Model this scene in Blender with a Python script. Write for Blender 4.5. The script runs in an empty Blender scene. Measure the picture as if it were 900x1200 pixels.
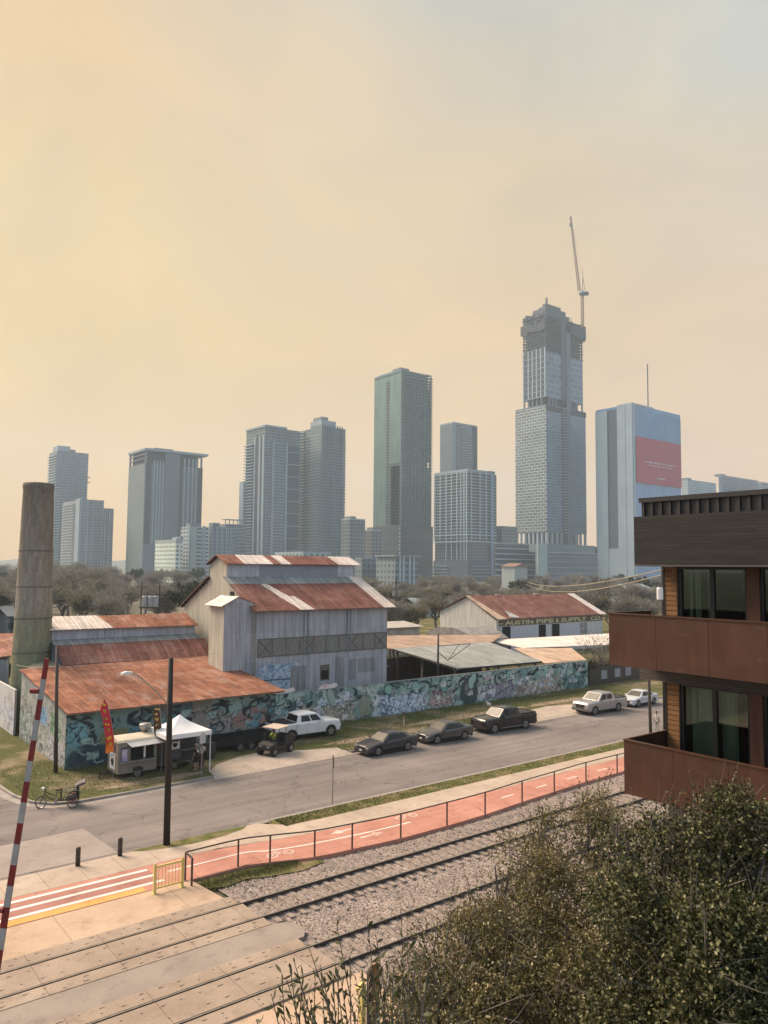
import bpy, bmesh, math, random
import numpy as np
from mathutils import Vector, Matrix, Euler
random.seed(7)
SC = bpy.context.scene
COL = SC.collection
R = math.radians
PI = math.pi

# ------------------------------------------------------------------ camera frame
# World axes: +X runs along the railway and the street, +Y across them away from the camera.
CAMH = 13.5; FPX = 900.0; VH = 665.0
YAW = R(51.7); ROLL = R(0.5)
PITCH = math.atan((VH - 600.0) / FPX)
FW = Vector((math.cos(YAW), math.sin(YAW), 0)); RT0 = Vector((math.sin(YAW), -math.cos(YAW), 0))
F3 = FW * math.cos(PITCH) + Vector((0, 0, math.sin(PITCH)))
UP0 = Vector((0, 0, math.cos(PITCH))) - FW * math.sin(PITCH)
RT = RT0 * math.cos(ROLL) + UP0 * math.sin(ROLL)
UPV = UP0 * math.cos(ROLL) - RT0 * math.sin(ROLL)
EYE = Vector((0, 0, CAMH))
def ray(u, v): return F3 + RT * ((u - 450.0) / FPX) + UPV * ((600.0 - v) / FPX)
def at(u, v, d):
    r = ray(u, v); return EYE + r * (d / r.dot(FW))
def atY(u, v, Y):
    r = ray(u, v); return EYE + r * (Y / r.y)
def atX(u, v, X):
    r = ray(u, v); return EYE + r * (X / r.x)
def gnd(u, v, z=0.0):
    r = ray(u, v); return EYE + r * ((z - CAMH) / r.z)

cam = bpy.data.cameras.new('camera'); co = bpy.data.objects.new('camera', cam); COL.objects.link(co)
cam.sensor_fit = 'VERTICAL'; cam.sensor_height = 36; cam.lens = 36 * FPX / 1200.0
cam.clip_end = 12000; cam.clip_start = 0.1
m3 = Matrix((RT, UPV, -F3)).transposed()
co.matrix_world = Matrix.Translation(EYE) @ m3.to_4x4()
SC.camera = co

# ------------------------------------------------------------------ object helpers
def tag(o, label=None, cat=None, group=None, kind=None):
    if label: o['label'] = label
    if cat: o['category'] = cat
    if group: o['group'] = group
    if kind: o['kind'] = kind
    return o
def empty(name, loc=(0, 0, 0), label=None, cat=None, group=None):
    o = bpy.data.objects.new(name, None); COL.objects.link(o)
    o.location = loc; o.empty_display_size = .2
    return tag(o, label, cat, group)
KIDS = {}
def adopt(c, p):
    c.parent = p; KIDS.setdefault(p.name, []).append(c)
def copy_tree(o, parent=None):
    c = o.copy(); COL.objects.link(c)
    if parent is not None: adopt(c, parent)
    for ch in list(KIDS.get(o.name, [])): copy_tree(ch, c)
    return c
class MB:
    def __init__(s): s.v = []; s.f = []
    def add(s, vs, fs):
        b = len(s.v); s.v += [tuple(p) for p in vs]; s.f += [tuple(i + b for i in f) for f in fs]; return s
    def box(s, x0, y0, z0, x1, y1, z1):
        if x1 < x0: x0, x1 = x1, x0
        if y1 < y0: y0, y1 = y1, y0
        if z1 < z0: z0, z1 = z1, z0
        return s.add([(x0,y0,z0),(x1,y0,z0),(x1,y1,z0),(x0,y1,z0),(x0,y0,z1),(x1,y0,z1),(x1,y1,z1),(x0,y1,z1)],
              [(3,2,1,0),(4,5,6,7),(0,1,5,4),(1,2,6,5),(2,3,7,6),(3,0,4,7)])
    def bar(s, a, b, w, h=None, up=(0, 0, 1)):
        a = Vector(a); b = Vector(b); h = h or w; d = (b - a)
        if d.length < 1e-6: return s
        d.normalize(); u = Vector(up)
        if abs(d.dot(u)) > .97: u = Vector((1, 0, 0))
        sd = d.cross(u).normalized(); u = sd.cross(d)
        vs = []
        for p in (a, b):
            for i, j in ((-1,-1),(1,-1),(1,1),(-1,1)): vs.append(p + sd * (i * w / 2) + u * (j * h / 2))
        return s.add(vs, [(3,2,1,0),(4,5,6,7),(0,1,5,4),(1,2,6,5),(2,3,7,6),(3,0,4,7)])
    def tube(s, pts, r, n=8, cap=True):
        pts = [Vector(p) for p in pts]; k = len(pts)
        rs = r if isinstance(r, (list, tuple)) else [r] * k
        vs = []; a = None
        for i, p in enumerate(pts):
            d = (pts[min(i+1, k-1)] - pts[max(i-1, 0)])
            if d.length < 1e-9: d = Vector((0, 0, 1))
            d.normalize()
            if a is None:
                ref = Vector((0,0,1)) if abs(d.z) < .9 else Vector((1,0,0)); a = d.cross(ref).normalized()
            else:
                a = a - d * a.dot(d)
                a = a.normalized() if a.length > 1e-6 else d.orthogonal().normalized()
            b = d.cross(a)
            for j in range(n):
                t = 2 * PI * j / n; vs.append(p + (a * math.cos(t) + b * math.sin(t)) * rs[i])
        fs = []
        for i in range(k - 1):
            for j in range(n):
                j2 = (j + 1) % n; fs.append((i*n+j, i*n+j2, (i+1)*n+j2, (i+1)*n+j))
        if cap: fs.append(tuple(range(n))); fs.append(tuple(reversed(range((k-1)*n, k*n))))
        return s.add(vs, fs)
    def cyl(s, a, b, r0, r1=None, n=12): return s.tube([a, b], [r0, r0 if r1 is None else r1], n)
    def lathe(s, prof, c=(0,0,0), n=16):
        c = Vector(c); vs = []; fs = []; k = len(prof)
        for r, z in prof:
            for j in range(n):
                t = 2*PI*j/n; vs.append(c + Vector((r*math.cos(t), r*math.sin(t), z)))
        for i in range(k-1):
            for j in range(n):
                j2 = (j+1) % n; fs.append((i*n+j, i*n+j2, (i+1)*n+j2, (i+1)*n+j))
        fs.append(tuple(reversed(range(n)))); fs.append(tuple(range((k-1)*n, k*n)))
        return s.add(vs, fs)
    def prism(s, poly, axis, a, b):
        """extrude a 2D polygon along an axis: axis 'z': (x,y); 'y': (x,z); 'x': (y,z)"""
        def P(p, t): return {'z': (p[0], p[1], t), 'y': (p[0], t, p[1]), 'x': (t, p[0], p[1])}[axis]
        n = len(poly); vs = [P(p, a) for p in poly] + [P(p, b) for p in poly]
        fs = [tuple(range(n)), tuple(reversed(range(n, 2*n)))] + [(i, i+n, (i+1) % n + n, (i+1) % n) for i in range(n)]
        return s.add(vs, fs)
    def slab(s, q, t):
        """a thick sheet: polygon q of 3D points, thickness t downwards"""
        n = len(q); q = [Vector(p) for p in q]
        vs = q + [p - Vector((0, 0, t)) for p in q]
        return s.add(vs, [tuple(range(n)), tuple(reversed(range(n, 2*n)))] + [(i, i+n, (i+1) % n + n, (i+1) % n) for i in range(n)])
    def flat(s, poly, z): return s.add([(p[0], p[1], z) for p in poly], [tuple(range(len(poly)))])
    def build(s, name, m, parent=None, smooth=False, world=True, fix=True):
        me = bpy.data.meshes.new(name)
        off = Vector((0,0,0))
        if parent is not None and world:
            p = parent
            while p is not None: off += p.location; p = p.parent
        if off.length: me.from_pydata([(v[0]-off.x, v[1]-off.y, v[2]-off.z) for v in s.v], [], s.f)
        else: me.from_pydata(s.v, [], s.f)
        if fix:
            bm = bmesh.new(); bm.from_mesh(me); bmesh.ops.recalc_face_normals(bm, faces=bm.faces); bm.to_mesh(me); bm.free()
        if m is not None: me.materials.append(m)
        if smooth: me.polygons.foreach_set('use_smooth', [True] * len(me.polygons))
        me.update()
        o = bpy.data.objects.new(name, me); COL.objects.link(o)
        if parent is not None: adopt(o, parent)
        return o
def structure(name, mb, m, **k):
    o = mb.build(name, m, None, **k); o['kind'] = 'structure'; return o
def np_mesh(name, verts, faces_flat, per, m, parent=None, world=True):
    """fast mesh from numpy: faces_flat (nf*per) indices"""
    verts = np.asarray(verts, dtype=np.float32)
    if parent is not None and world:
        p = parent; off = Vector((0,0,0))
        while p is not None: off += p.location; p = p.parent
        verts = verts - np.array(off, dtype=np.float32)
    me = bpy.data.meshes.new(name); nf = len(faces_flat) // per
    me.vertices.add(len(verts)); me.vertices.foreach_set('co', verts.ravel())
    me.loops.add(len(faces_flat)); me.loops.foreach_set('vertex_index', np.asarray(faces_flat, dtype=np.int32))
    me.polygons.add(nf); me.polygons.foreach_set('loop_start', np.arange(0, nf*per, per, dtype=np.int32))
    me.polygons.foreach_set('loop_total', np.full(nf, per, dtype=np.int32))
    me.update(calc_edges=True); me.validate()
    if m is not None: me.materials.append(m)
    o = bpy.data.objects.new(name, me); COL.objects.link(o)
    if parent is not None: adopt(o, parent)
    return o

# ------------------------------------------------------------------ materials
class NT:
    def __init__(s, name):
        s.m = bpy.data.materials.new(name); s.m.use_nodes = True
        s.t = s.m.node_tree; s.b = s.t.nodes['Principled BSDF']; s.out = s.t.nodes['Material Output']
    def n(s, typ, **k):
        nd = s.t.nodes.new(typ)
        for a, b in k.items():
            if a.startswith('i_'): nd.inputs[a[2:].replace('_', ' ')].default_value = b
            else: setattr(nd, a, b)
        return nd
    def l(s, a, b): s.t.links.new(a, b)
    def co(s, kind='Object', scale=(1,1,1), rot=(0,0,0)):
        tc = s.n('ShaderNodeTexCoord'); mp = s.n('ShaderNodeMapping')
        mp.inputs['Scale'].default_value = scale; mp.inputs['Rotation'].default_value = rot
        s.l(tc.outputs[kind], mp.inputs['Vector']); return mp.outputs['Vector']
    def noise(s, vec, scale, detail=5, rough=.55):
        nd = s.n('ShaderNodeTexNoise'); nd.inputs['Scale'].default_value = scale
        nd.inputs['Detail'].default_value = detail; nd.inputs['Roughness'].default_value = rough
        s.l(vec, nd.inputs['Vector']); return nd.outputs['Fac']
    def ramp(s, fac, stops, interp='LINEAR'):
        nd = s.n('ShaderNodeValToRGB'); nd.color_ramp.interpolation = interp
        e = nd.color_ramp.elements
        while len(e) > 1: e.remove(e[0])
        for i, (p, c) in enumerate(stops):
            el = e[0] if i == 0 else e.new(p)
            el.position = p; el.color = (c[0], c[1], c[2], 1) if hasattr(c, '__len__') else (c, c, c, 1)
        s.l(fac, nd.inputs['Fac']); return nd.outputs['Color']
    def mix(s, fac, a, b, mode='MIX'):
        nd = s.n('ShaderNodeMix', data_type='RGBA', blend_type=mode)
        for sock, v in ((nd.inputs[0], fac), (nd.inputs[6], a), (nd.inputs[7], b)):
            if hasattr(v, 'is_linked') or hasattr(v, 'links'): s.l(v, sock)
            elif hasattr(v, '__len__'): sock.default_value = (v[0], v[1], v[2], 1)
            else: sock.default_value = v
        return nd.outputs[2]
    def math(s, op, a, b=0.0):
        nd = s.n('ShaderNodeMath', operation=op)
        for sock, v in ((nd.inputs[0], a), (nd.inputs[1], b)):
            if hasattr(v, 'links'): s.l(v, sock)
            else: sock.default_value = v
        return nd.outputs[0]
    def bump(s, h, strength=.3, dist=.02):
        nd = s.n('ShaderNodeBump'); nd.inputs['Strength'].default_value = strength; nd.inputs['Distance'].default_value = dist
        s.l(h, nd.inputs['Height']); s.l(nd.outputs['Normal'], s.b.inputs['Normal']); return nd
    def fin(s, color, rough=.8, metal=0, spec=.3):
        if hasattr(color, 'links'): s.l(color, s.b.inputs['Base Color'])
        else: s.b.inputs['Base Color'].default_value = (color[0], color[1], color[2], 1)
        if hasattr(rough, 'links'): s.l(rough, s.b.inputs['Roughness'])
        else: s.b.inputs['Roughness'].default_value = rough
        s.b.inputs['Metallic'].default_value = metal
        s.b.inputs['Specular IOR Level'].default_value = spec
        return s.m
_mc = {}
def MAT(name, c, c2=None, scale=6, rough=.75, metal=0, spec=.3, stretch=(1,1,1), bump=0, bscale=40, detail=5, lo=.35, hi=.65):
    """plain worn material: two tones broken up by noise"""
    if name in _mc: return _mc[name]
    t = NT(name); c2 = c2 or tuple(x * .72 for x in c)
    v = t.co('Object', stretch); f = t.noise(v, scale, detail)
    col = t.ramp(f, [(lo, c2), (hi, c)])
    if bump: t.bump(t.noise(v, bscale, 3), bump, .02)
    _mc[name] = t.fin(col, rough, metal, spec); return _mc[name]
# ------------------------------------------------------------------ material set
def asphalt():
    t = NT('worn_asphalt'); v = t.co()
    big = t.ramp(t.noise(v, .16, 5, .6), [(.30, (.150,.130,.123)), (.70, (.222,.193,.178))]); spots = t.ramp(t.noise(v, .9, 6, .75), [(.28, .62), (.40, 1)]); big = t.mix(.8, big, spots, 'MULTIPLY')
    tracks = t.ramp(t.noise(t.co('Object', (.04, .9, 1)), 1.1, 3), [(.38, (.82,.82,.82)), (.62, (1.08,1.06,1.04))])
    fine = t.ramp(t.noise(v, 26, 3, .7), [(.3, .75), (.7, 1.18)])
    c = t.mix(1, big, tracks, 'MULTIPLY'); c = t.mix(1, c, fine, 'MULTIPLY')
    cr = t.n('ShaderNodeTexVoronoi', feature='DISTANCE_TO_EDGE'); cr.inputs['Scale'].default_value = .22
    wv = t.n('ShaderNodeVectorMath', operation='ADD'); nz = t.n('ShaderNodeTexNoise'); nz.inputs['Scale'].default_value = 1.2
    t.l(v, nz.inputs['Vector']); sc = t.n('ShaderNodeVectorMath', operation='SCALE'); sc.inputs['Scale'].default_value = 1.6
    t.l(nz.outputs['Color'], sc.inputs[0]); t.l(v, wv.inputs[0]); t.l(sc.outputs[0], wv.inputs[1]); t.l(wv.outputs[0], cr.inputs['Vector'])
    crack = t.ramp(cr.outputs['Distance'], [(.0, .42), (.014, 1)])
    c = t.mix(.7, c, crack, 'MULTIPLY')
    t.bump(t.noise(v, 60, 2), .25, .01); return t.fin(c, .85, 0, .25)
def concrete(name, a, b, joint=None):
    t = NT(name); v = t.co()
    c = t.ramp(t.noise(v, .5, 6, .62), [(.3, a), (.7, b)])
    fine = t.ramp(t.noise(v, 18, 4, .7), [(.3, .82), (.7, 1.1)])
    c = t.mix(1, c, fine, 'MULTIPLY')
    st = t.ramp(t.noise(v, 1.6, 6, .7), [(.36, .72), (.47, 1)]); c = t.mix(.6, c, st, 'MULTIPLY')
    if joint:
        br = t.n('ShaderNodeTexBrick'); br.offset = 0
        br.inputs['Scale'].default_value = 1; br.inputs['Brick Width'].default_value = joint[0]; br.inputs['Row Height'].default_value = joint[1]
        br.inputs['Mortar Size'].default_value = .012; br.inputs['Color1'].default_value = (1,1,1,1); br.inputs['Color2'].default_value = (.9,.89,.88,1)
        br.inputs['Mortar'].default_value = (.5,.47,.44,1); t.l(v, br.inputs['Vector']); c = t.mix(1, c, br.outputs['Color'], 'MULTIPLY')
    t.bump(t.noise(v, 30, 3), .2, .01); return t.fin(c, .88, 0, .2)
def grassy(name, g1, g2, d1, d2, dirt=.5, scale=.25):
    t = NT(name); v = t.co()
    g = t.ramp(t.noise(v, 3.2, 6, .7), [(.3, g1), (.7, g2)]); d = t.ramp(t.noise(v, 2.2, 6, .7), [(.3, d1), (.7, d2)])
    f = t.ramp(t.noise(v, scale, 6, .65), [(dirt - .07, 0), (dirt + .07, 1)])
    c = t.mix(f, g, d); fine = t.ramp(t.noise(v, 30, 3, .8), [(.25, .55), (.75, 1.35)]); c = t.mix(1, c, fine, 'MULTIPLY')
    t.bump(t.noise(v, 25, 4, .8), .8, .05); return t.fin(c, .95, 0, .1)
def rust_roof(name, c1, c2, c3, pale=.0, sheet=(.85, 3.0), dirn='y', patch=.5):
    """corrugated rusty sheeting: sheets of slightly different rust, streaks down the slope, lapped joints"""
    t = NT(name); tc = t.n('ShaderNodeTexCoord'); v = tc.outputs['Object']
    rot = (0, 0, PI/2) if dirn == 'y' else (0, 0, 0)
    mp = t.n('ShaderNodeMapping'); mp.inputs['Rotation'].default_value = rot; t.l(v, mp.inputs['Vector'])
    br = t.n('ShaderNodeTexBrick'); br.offset = .37; br.inputs['Scale'].default_value = 1
    br.inputs['Brick Width'].default_value = sheet[1]; br.inputs['Row Height'].default_value = sheet[0]
    br.inputs['Mortar Size'].default_value = .04; br.inputs['Bias'].default_value = 0
    br.inputs['Color1'].default_value = (.72,.72,.72,1); br.inputs['Color2'].default_value = (1.18,1.14,1.1,1); br.inputs['Mortar'].default_value = (1.7,1.65,1.6,1)
    t.l(mp.outputs[0], br.inputs['Vector'])
    base = t.ramp(t.noise(v, .45, 6, .65), [(.28, c1), (.5, c2), (.72, c3)])
    st = t.ramp(t.noise(t.co('Object', (5, .35, .35) if dirn == 'y' else (.35, 5, .35)), 1.3, 5, .7), [(.3, .58), (.7, 1.38)])
    lap = t.ramp(t.noise(v, .7, 5, .75), [(.35, .15), (.65, .95)]); c = t.mix(lap, base, t.mix(1, base, br.outputs['Color'], 'MULTIPLY')); c = t.mix(1, c, st, 'MULTIPLY')
    gz = t.ramp(t.noise(t.co('Object', (1.6, .7, 1) if dirn == 'y' else (.7, 1.6, 1)), .5, 8, .78), [(patch, 0), (patch + .12, 1)])
    c = t.mix(gz, c, t.mix(.42, c, (.36,.31,.28)))
    w = t.n('ShaderNodeTexWave', wave_type='BANDS', bands_direction='X' if dirn == 'y' else 'Y'); w.inputs['Scale'].default_value = 2.2
    t.l(v, w.inputs['Vector']); t.bump(w.outputs['Fac'], .35, .03)
    return t.fin(c, .9, 0, .15)
def galv(name, c1, c2, rust=(.22,.12,.08), amt=.68, axis='x', streak=1.0):
    """weathered corrugated wall sheeting, streaked vertically"""
    t = NT(name); v = t.co()
    st = t.noise(t.co('Object', (3.2, 3.2, .16)), 1.0, 6, .68)
    c = t.ramp(st, [(.22, tuple(x*.62 for x in c1)), (.42, c1), (.7, c2)])
    f2 = t.ramp(t.noise(t.co('Object', (9, 9, .5)), 1.0, 4, .7), [(.3, .76), (.7, 1.14)]); c = t.mix(streak, c, f2, 'MULTIPLY')
    br = t.n('ShaderNodeTexBrick'); br.offset = .5; br.inputs['Scale'].default_value = 1
    cb = t.n('ShaderNodeSeparateXYZ'); t.l(v, cb.inputs[0]); cm = t.n('ShaderNodeCombineXYZ')
    t.l(t.math('ADD', cb.outputs[0], cb.outputs[1]), cm.inputs[0]); t.l(cb.outputs[2], cm.inputs[1])
    br.inputs['Brick Width'].default_value = .9; br.inputs['Row Height'].default_value = 2.6; br.inputs['Mortar Size'].default_value = .012
    br.inputs['Color1'].default_value = (.9,.9,.9,1); br.inputs['Color2'].default_value = (1.08,1.08,1.08,1); br.inputs['Mortar'].default_value = (.75,.75,.75,1)
    t.l(cm.outputs[0], br.inputs['Vector']); c = t.mix(.85, c, br.outputs['Color'], 'MULTIPLY')
    rf = t.ramp(t.noise(t.co('Object', (2.2, 2.2, .35)), 1.0, 6, .7), [(amt, 0), (amt + .14, 1)]); c = t.mix(rf, c, rust)
    w = t.n('ShaderNodeTexWave', wave_type='BANDS', bands_direction='X' if axis == 'x' else 'Y'); w.inputs['Scale'].default_value = 2.6
    t.l(v, w.inputs['Vector']); t.bump(w.outputs['Fac'], .3, .03)
    return t.fin(c, .7, .0, .35)
def facade(name, g1, g2, frame, cw=3.0, ch=3.4, mort=.35, rough=.2, off=0, frq=2, bias=0, squash=1.0):
    """glazed facade grid: X+Y runs along either face of an axis-aligned tower, Z up"""
    t = NT(name); v = t.co(); cb = t.n('ShaderNodeSeparateXYZ'); t.l(v, cb.inputs[0]); cm = t.n('ShaderNodeCombineXYZ')
    t.l(t.math('ADD', cb.outputs[0], cb.outputs[1]), cm.inputs[0]); t.l(cb.outputs[2], cm.inputs[1])
    br = t.n('ShaderNodeTexBrick'); br.offset = off; br.offset_frequency = frq; br.inputs['Scale'].default_value = 1
    br.inputs['Brick Width'].default_value = cw; br.inputs['Row Height'].default_value = ch; br.inputs['Mortar Size'].default_value = mort
    br.inputs['Mortar Smooth'].default_value = .1; br.inputs['Bias'].default_value = bias
    br.inputs['Color1'].default_value = (*g1, 1); br.inputs['Color2'].default_value = (*g2, 1); br.inputs['Mortar'].default_value = (*frame, 1)
    t.l(cm.outputs[0], br.inputs['Vector'])
    f = t.ramp(t.noise(v, .03, 3), [(.35, .85), (.65, 1.12)]); c = t.mix(1, br.outputs['Color'], f, 'MULTIPLY')
    t.bump(t.noise(v, .22, 2), .18, 1.0)
    return t.fin(c, t.math('ADD', t.math('MULTIPLY', br.outputs['Fac'], .5), rough), 0, .7)
def paint_mat(name='painted_wall', rough=.85):
    t = NT(name); a = t.n('ShaderNodeAttribute'); a.attribute_name = 'paint'
    v = t.co(); f = t.ramp(t.noise(v, 9, 5, .7), [(.3, .82), (.7, 1.12)]); c = t.mix(1, a.outputs['Color'], f, 'MULTIPLY')
    t.bump(t.noise(v, 14, 3), .25, .015); return t.fin(c, rough, 0, .2)
def glass_mat(name, tint=(.02,.035,.03), rough=.03):
    t = NT(name); t.t.nodes.remove(t.b)
    tr = t.n('ShaderNodeBsdfTransparent'); tr.inputs['Color'].default_value = (.72,.78,.72,1)
    gl = t.n('ShaderNodeBsdfGlossy'); gl.inputs['Roughness'].default_value = rough; gl.inputs['Color'].default_value = (.55,.62,.56,1)
    fr = t.n('ShaderNodeFresnel'); fr.inputs['IOR'].default_value = 1.75
    mx = t.n('ShaderNodeMixShader'); t.l(fr.outputs[0], mx.inputs[0]); t.l(tr.outputs[0], mx.inputs[1]); t.l(gl.outputs[0], mx.inputs[2])
    t.l(mx.outputs[0], t.out.inputs['Surface']); return t.m
def leaf_mat(name, cols, rough=.5):
    t = NT(name); g = t.n('ShaderNodeNewGeometry')
    n = len(cols); c = t.ramp(g.outputs['Random Per Island'], [((i + .0) / n, k) for i, k in enumerate(cols)], 'LINEAR')
    t.fin(c, rough, 0, .18)
    tl = t.n('ShaderNodeBsdfTranslucent'); t.l(c, tl.inputs['Color']); mx = t.n('ShaderNodeMixShader'); mx.inputs[0].default_value = .25
    t.l(t.b.outputs[0], mx.inputs[1]); t.l(tl.outputs[0], mx.inputs[2]); t.l(mx.outputs[0], t.out.inputs['Surface']); return t.m
def wood_mat(name, a, b, vert=False, rough=.7):
    t = NT(name); c = t.ramp(t.noise(t.co('Object', (6, 6, .5) if vert else (.6, .6, 9)), 1.6, 6, .65), [(.3, a), (.7, b)])
    return t.fin(c, rough, 0, .3)
def board_clad(name, a, b, h=.09):
    """dark horizontal boards"""
    t = NT(name); v = t.co(); cb = t.n('ShaderNodeSeparateXYZ'); t.l(v, cb.inputs[0]); cm = t.n('ShaderNodeCombineXYZ')
    t.l(t.math('ADD', cb.outputs[0], cb.outputs[1]), cm.inputs[0]); t.l(cb.outputs[2], cm.inputs[1])
    br = t.n('ShaderNodeTexBrick'); br.offset = .43; br.inputs['Scale'].default_value = 1
    br.inputs['Brick Width'].default_value = 1.7; br.inputs['Row Height'].default_value = h; br.inputs['Mortar Size'].default_value = .004
    br.inputs['Color1'].default_value = (*a, 1); br.inputs['Color2'].default_value = (*b, 1); br.inputs['Mortar'].default_value = tuple(x*.4 for x in a) + (1,)
    t.l(cm.outputs[0], br.inputs['Vector']); f = t.ramp(t.noise(t.co('Object', (1.2, 1.2, 14)), 1.5, 6, .7), [(.3, .75), (.7, 1.3)])
    c = t.mix(1, br.outputs['Color'], f, 'MULTIPLY'); t.bump(br.outputs['Fac'], -.3, .01); return t.fin(c, .75, 0, .25)
def gravel_mat():
    t = NT('ballast_stone'); v = t.co(); vo = t.n('ShaderNodeTexVoronoi'); vo.inputs['Scale'].default_value = 19
    t.l(v, vo.inputs['Vector']); sp = t.n('ShaderNodeSeparateColor'); t.l(vo.outputs['Color'], sp.inputs[0])
    c = t.ramp(sp.outputs[0], [(0, (.10,.077,.066)), (.5, (.225,.178,.155)), (1, (.41,.335,.295))])
    big = t.ramp(t.noise(v, .5, 5), [(.3, .8), (.7, 1.15)]); c = t.mix(1, c, big, 'MULTIPLY')
    t.bump(vo.outputs['Distance'], -1.0, .08); return t.fin(c, .9, 0, .2)

m_asph = asphalt()
m_lpatch = concrete('pale_road_patch', (.25,.21,.188), (.31,.265,.235))
m_gutter = concrete('gutter_concrete', (.25,.22,.20), (.36,.32,.285), (3.0, 50))
m_walk = concrete('sidewalk_concrete', (.37,.295,.235), (.47,.38,.305), (1.6, 40))
m_pad = concrete('pad_concrete', (.39,.28,.195), (.49,.362,.262), (4.5, 50))
m_panel = concrete('crossing_concrete', (.255,.198,.152), (.37,.292,.23), (2.45, 60))
m_drive = concrete('driveway_concrete', (.36,.29,.235), (.47,.39,.32), (3.2, 3.2))
m_red = concrete('red_path', (.385,.172,.125), (.50,.25,.19), (3.0, 50))
m_reddark = concrete('red_path_worn', (.30,.145,.118), (.37,.18,.148))
m_orange = concrete('orange_strip', (.55,.27,.08), (.66,.36,.12))
m_white = concrete('road_paint_white', (.62,.55,.50), (.82,.76,.70)); m_wornwhite = concrete('worn_symbol_paint', (.48,.30,.24), (.70,.58,.50))
m_grass = grassy('verge_grass', (.062,.066,.022), (.115,.118,.045), (.20,.155,.09), (.29,.225,.145), .565, .22)
m_grass2 = grassy('kerb_grass', (.075,.082,.024), (.15,.155,.052), (.20,.16,.08), (.28,.22,.12), .54, .5)
m_land = grassy('town_ground', (.06,.06,.035), (.10,.095,.06), (.13,.115,.09), (.20,.175,.14), .5, .02)
m_gravel = gravel_mat()
m_sleeper = MAT('sleeper_wood', (.33,.27,.225), (.15,.12,.10), 2.2, .9, stretch=(6, 1, 6))
m_rail = MAT('rail_steel_side', (.075,.05,.04), (.04,.03,.026), 5, .7, 0, .4)
m_railtop = MAT('rail_steel_top', (.40,.37,.35), (.25,.22,.20), 4, .32, .8, .5)
m_slot = MAT('dark_slot', (.05,.035,.03))
m_rust1 = rust_roof('rust_sheet_orange', (.135,.052,.032), (.235,.098,.058), (.33,.175,.115), patch=.52)
m_rust2 = rust_roof('rust_sheet_red', (.125,.052,.041), (.185,.080,.061), (.25,.135,.105), patch=.56)
m_rust3 = rust_roof('rust_sheet_brown', (.13,.05,.034), (.21,.088,.058), (.30,.165,.12), patch=.5)
m_pale = rust_roof('pale_new_sheet', (.50,.42,.37), (.58,.50,.44), (.64,.56,.50), patch=.9)
m_greyroof = rust_roof('grey_sheet', (.19,.20,.195), (.24,.25,.24), (.29,.295,.28), patch=.85)
m_tanroof = rust_roof('tan_sheet', (.36,.25,.17), (.46,.33,.24), (.52,.40,.31), patch=.62)
m_brownroof = rust_roof('brown_flat_sheet', (.22,.15,.11), (.30,.215,.165), (.38,.29,.23), patch=.6)
m_whiteroof = rust_roof('whitish_sheet', (.50,.44,.40), (.58,.52,.47), (.66,.60,.55), patch=.8)
m_galv = galv('galvanised_wall', (.29,.30,.325), (.45,.46,.485), amt=.72)
m_galvd = galv('dull_sheet_wall', (.20,.205,.215), (.32,.325,.335), (.16,.10,.075), .66)
m_galvlit = galv('lit_side_sheet_wall', (.40,.375,.30), (.56,.525,.43), (.22,.18,.13), .70, 'y')  # warm light from the left put into the colour of the side sheeting
m_whitewall = galv('white_washed_wall', (.47,.46,.45), (.62,.61,.60), (.30,.26,.23), .70)
m_blueg = galv('monitor_wall', (.36,.38,.43), (.47,.49,.54), amt=.82)
m_truss = MAT('old_timber', (.17,.145,.12), (.09,.075,.06), 3, .9)
m_dark = MAT('dark_void', (.018,.016,.016), (.012,.011,.011), 2, .9)
m_black = MAT('black_paint', (.028,.024,.024), (.018,.016,.016), 4, .5, 0, .4)
m_pole = wood_mat('pole_wood', (.012,.010,.009), (.024,.020,.017), True)
m_pole2 = wood_mat('pole_wood_brown', (.05,.037,.029), (.085,.066,.052), True)
m_paint = paint_mat()
m_corten = None
# ------------------------------------------------------------------ ground, street, paths, railway bed
structure('ground', MB().flat([(-3500,-3500),(4500,-3500),(4500,4500),(-3500,4500)], -.14), m_land)
def arc(cx, cy, r, a0, a1, n=10): return [(cx + r*math.cos(R(a0+(a1-a0)*i/n)), cy + r*math.sin(R(a0+(a1-a0)*i/n))) for i in range(n+1)]
KERBC = [(11.0, 160), (11.15, 56), (11.3, 51.3), (11.5, 49.2), (12.0, 47.3), (12.9, 46.2), (14.3, 45.75), (18, 45.75), (22.6, 45.95)]
road = [(-120, 36.45), (320, 36.45), (320, 46.2), (25, 46.2)] + KERBC[::-1] + [(-4, 160), (-4, 47), (-6, 45.4), (-120, 45.4)]
structure('road', MB().flat(road, 0), m_asph)
structure('road_patch', MB().flat([(-20, 36.9), (13.35, 36.9), (13.1, 41.3), (10.6, 41.1), (-20, 41.25)], .004), m_lpatch)
def strip(mb, pts, w0, w1, z0, z1=None):
    """ribbon along a polyline between two sideways offsets; with z1 a solid step"""
    P = [Vector((p[0], p[1], 0)) for p in pts]; L = []; Rr = []
    for i, p in enumerate(P):
        d = (P[min(i+1, len(P)-1)] - P[max(i-1, 0)]).normalized(); nn = Vector((-d.y, d.x, 0))
        L.append(p + nn*w0); Rr.append(p + nn*w1)
    for i in range(len(P)-1):
        if z1 is None: mb.add([(*L[i].xy, z0), (*Rr[i].xy, z0), (*Rr[i+1].xy, z0), (*L[i+1].xy, z0)], [(0,1,2,3)])
        else:
            q = [L[i], Rr[i], Rr[i+1], L[i+1]]
            mb.add([(*p.xy, z0) for p in q] + [(*p.xy, z1) for p in q], [(3,2,1,0),(4,5,6,7),(0,1,5,4),(1,2,6,5),(2,3,7,6),(3,0,4,7)])
    return mb
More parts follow.
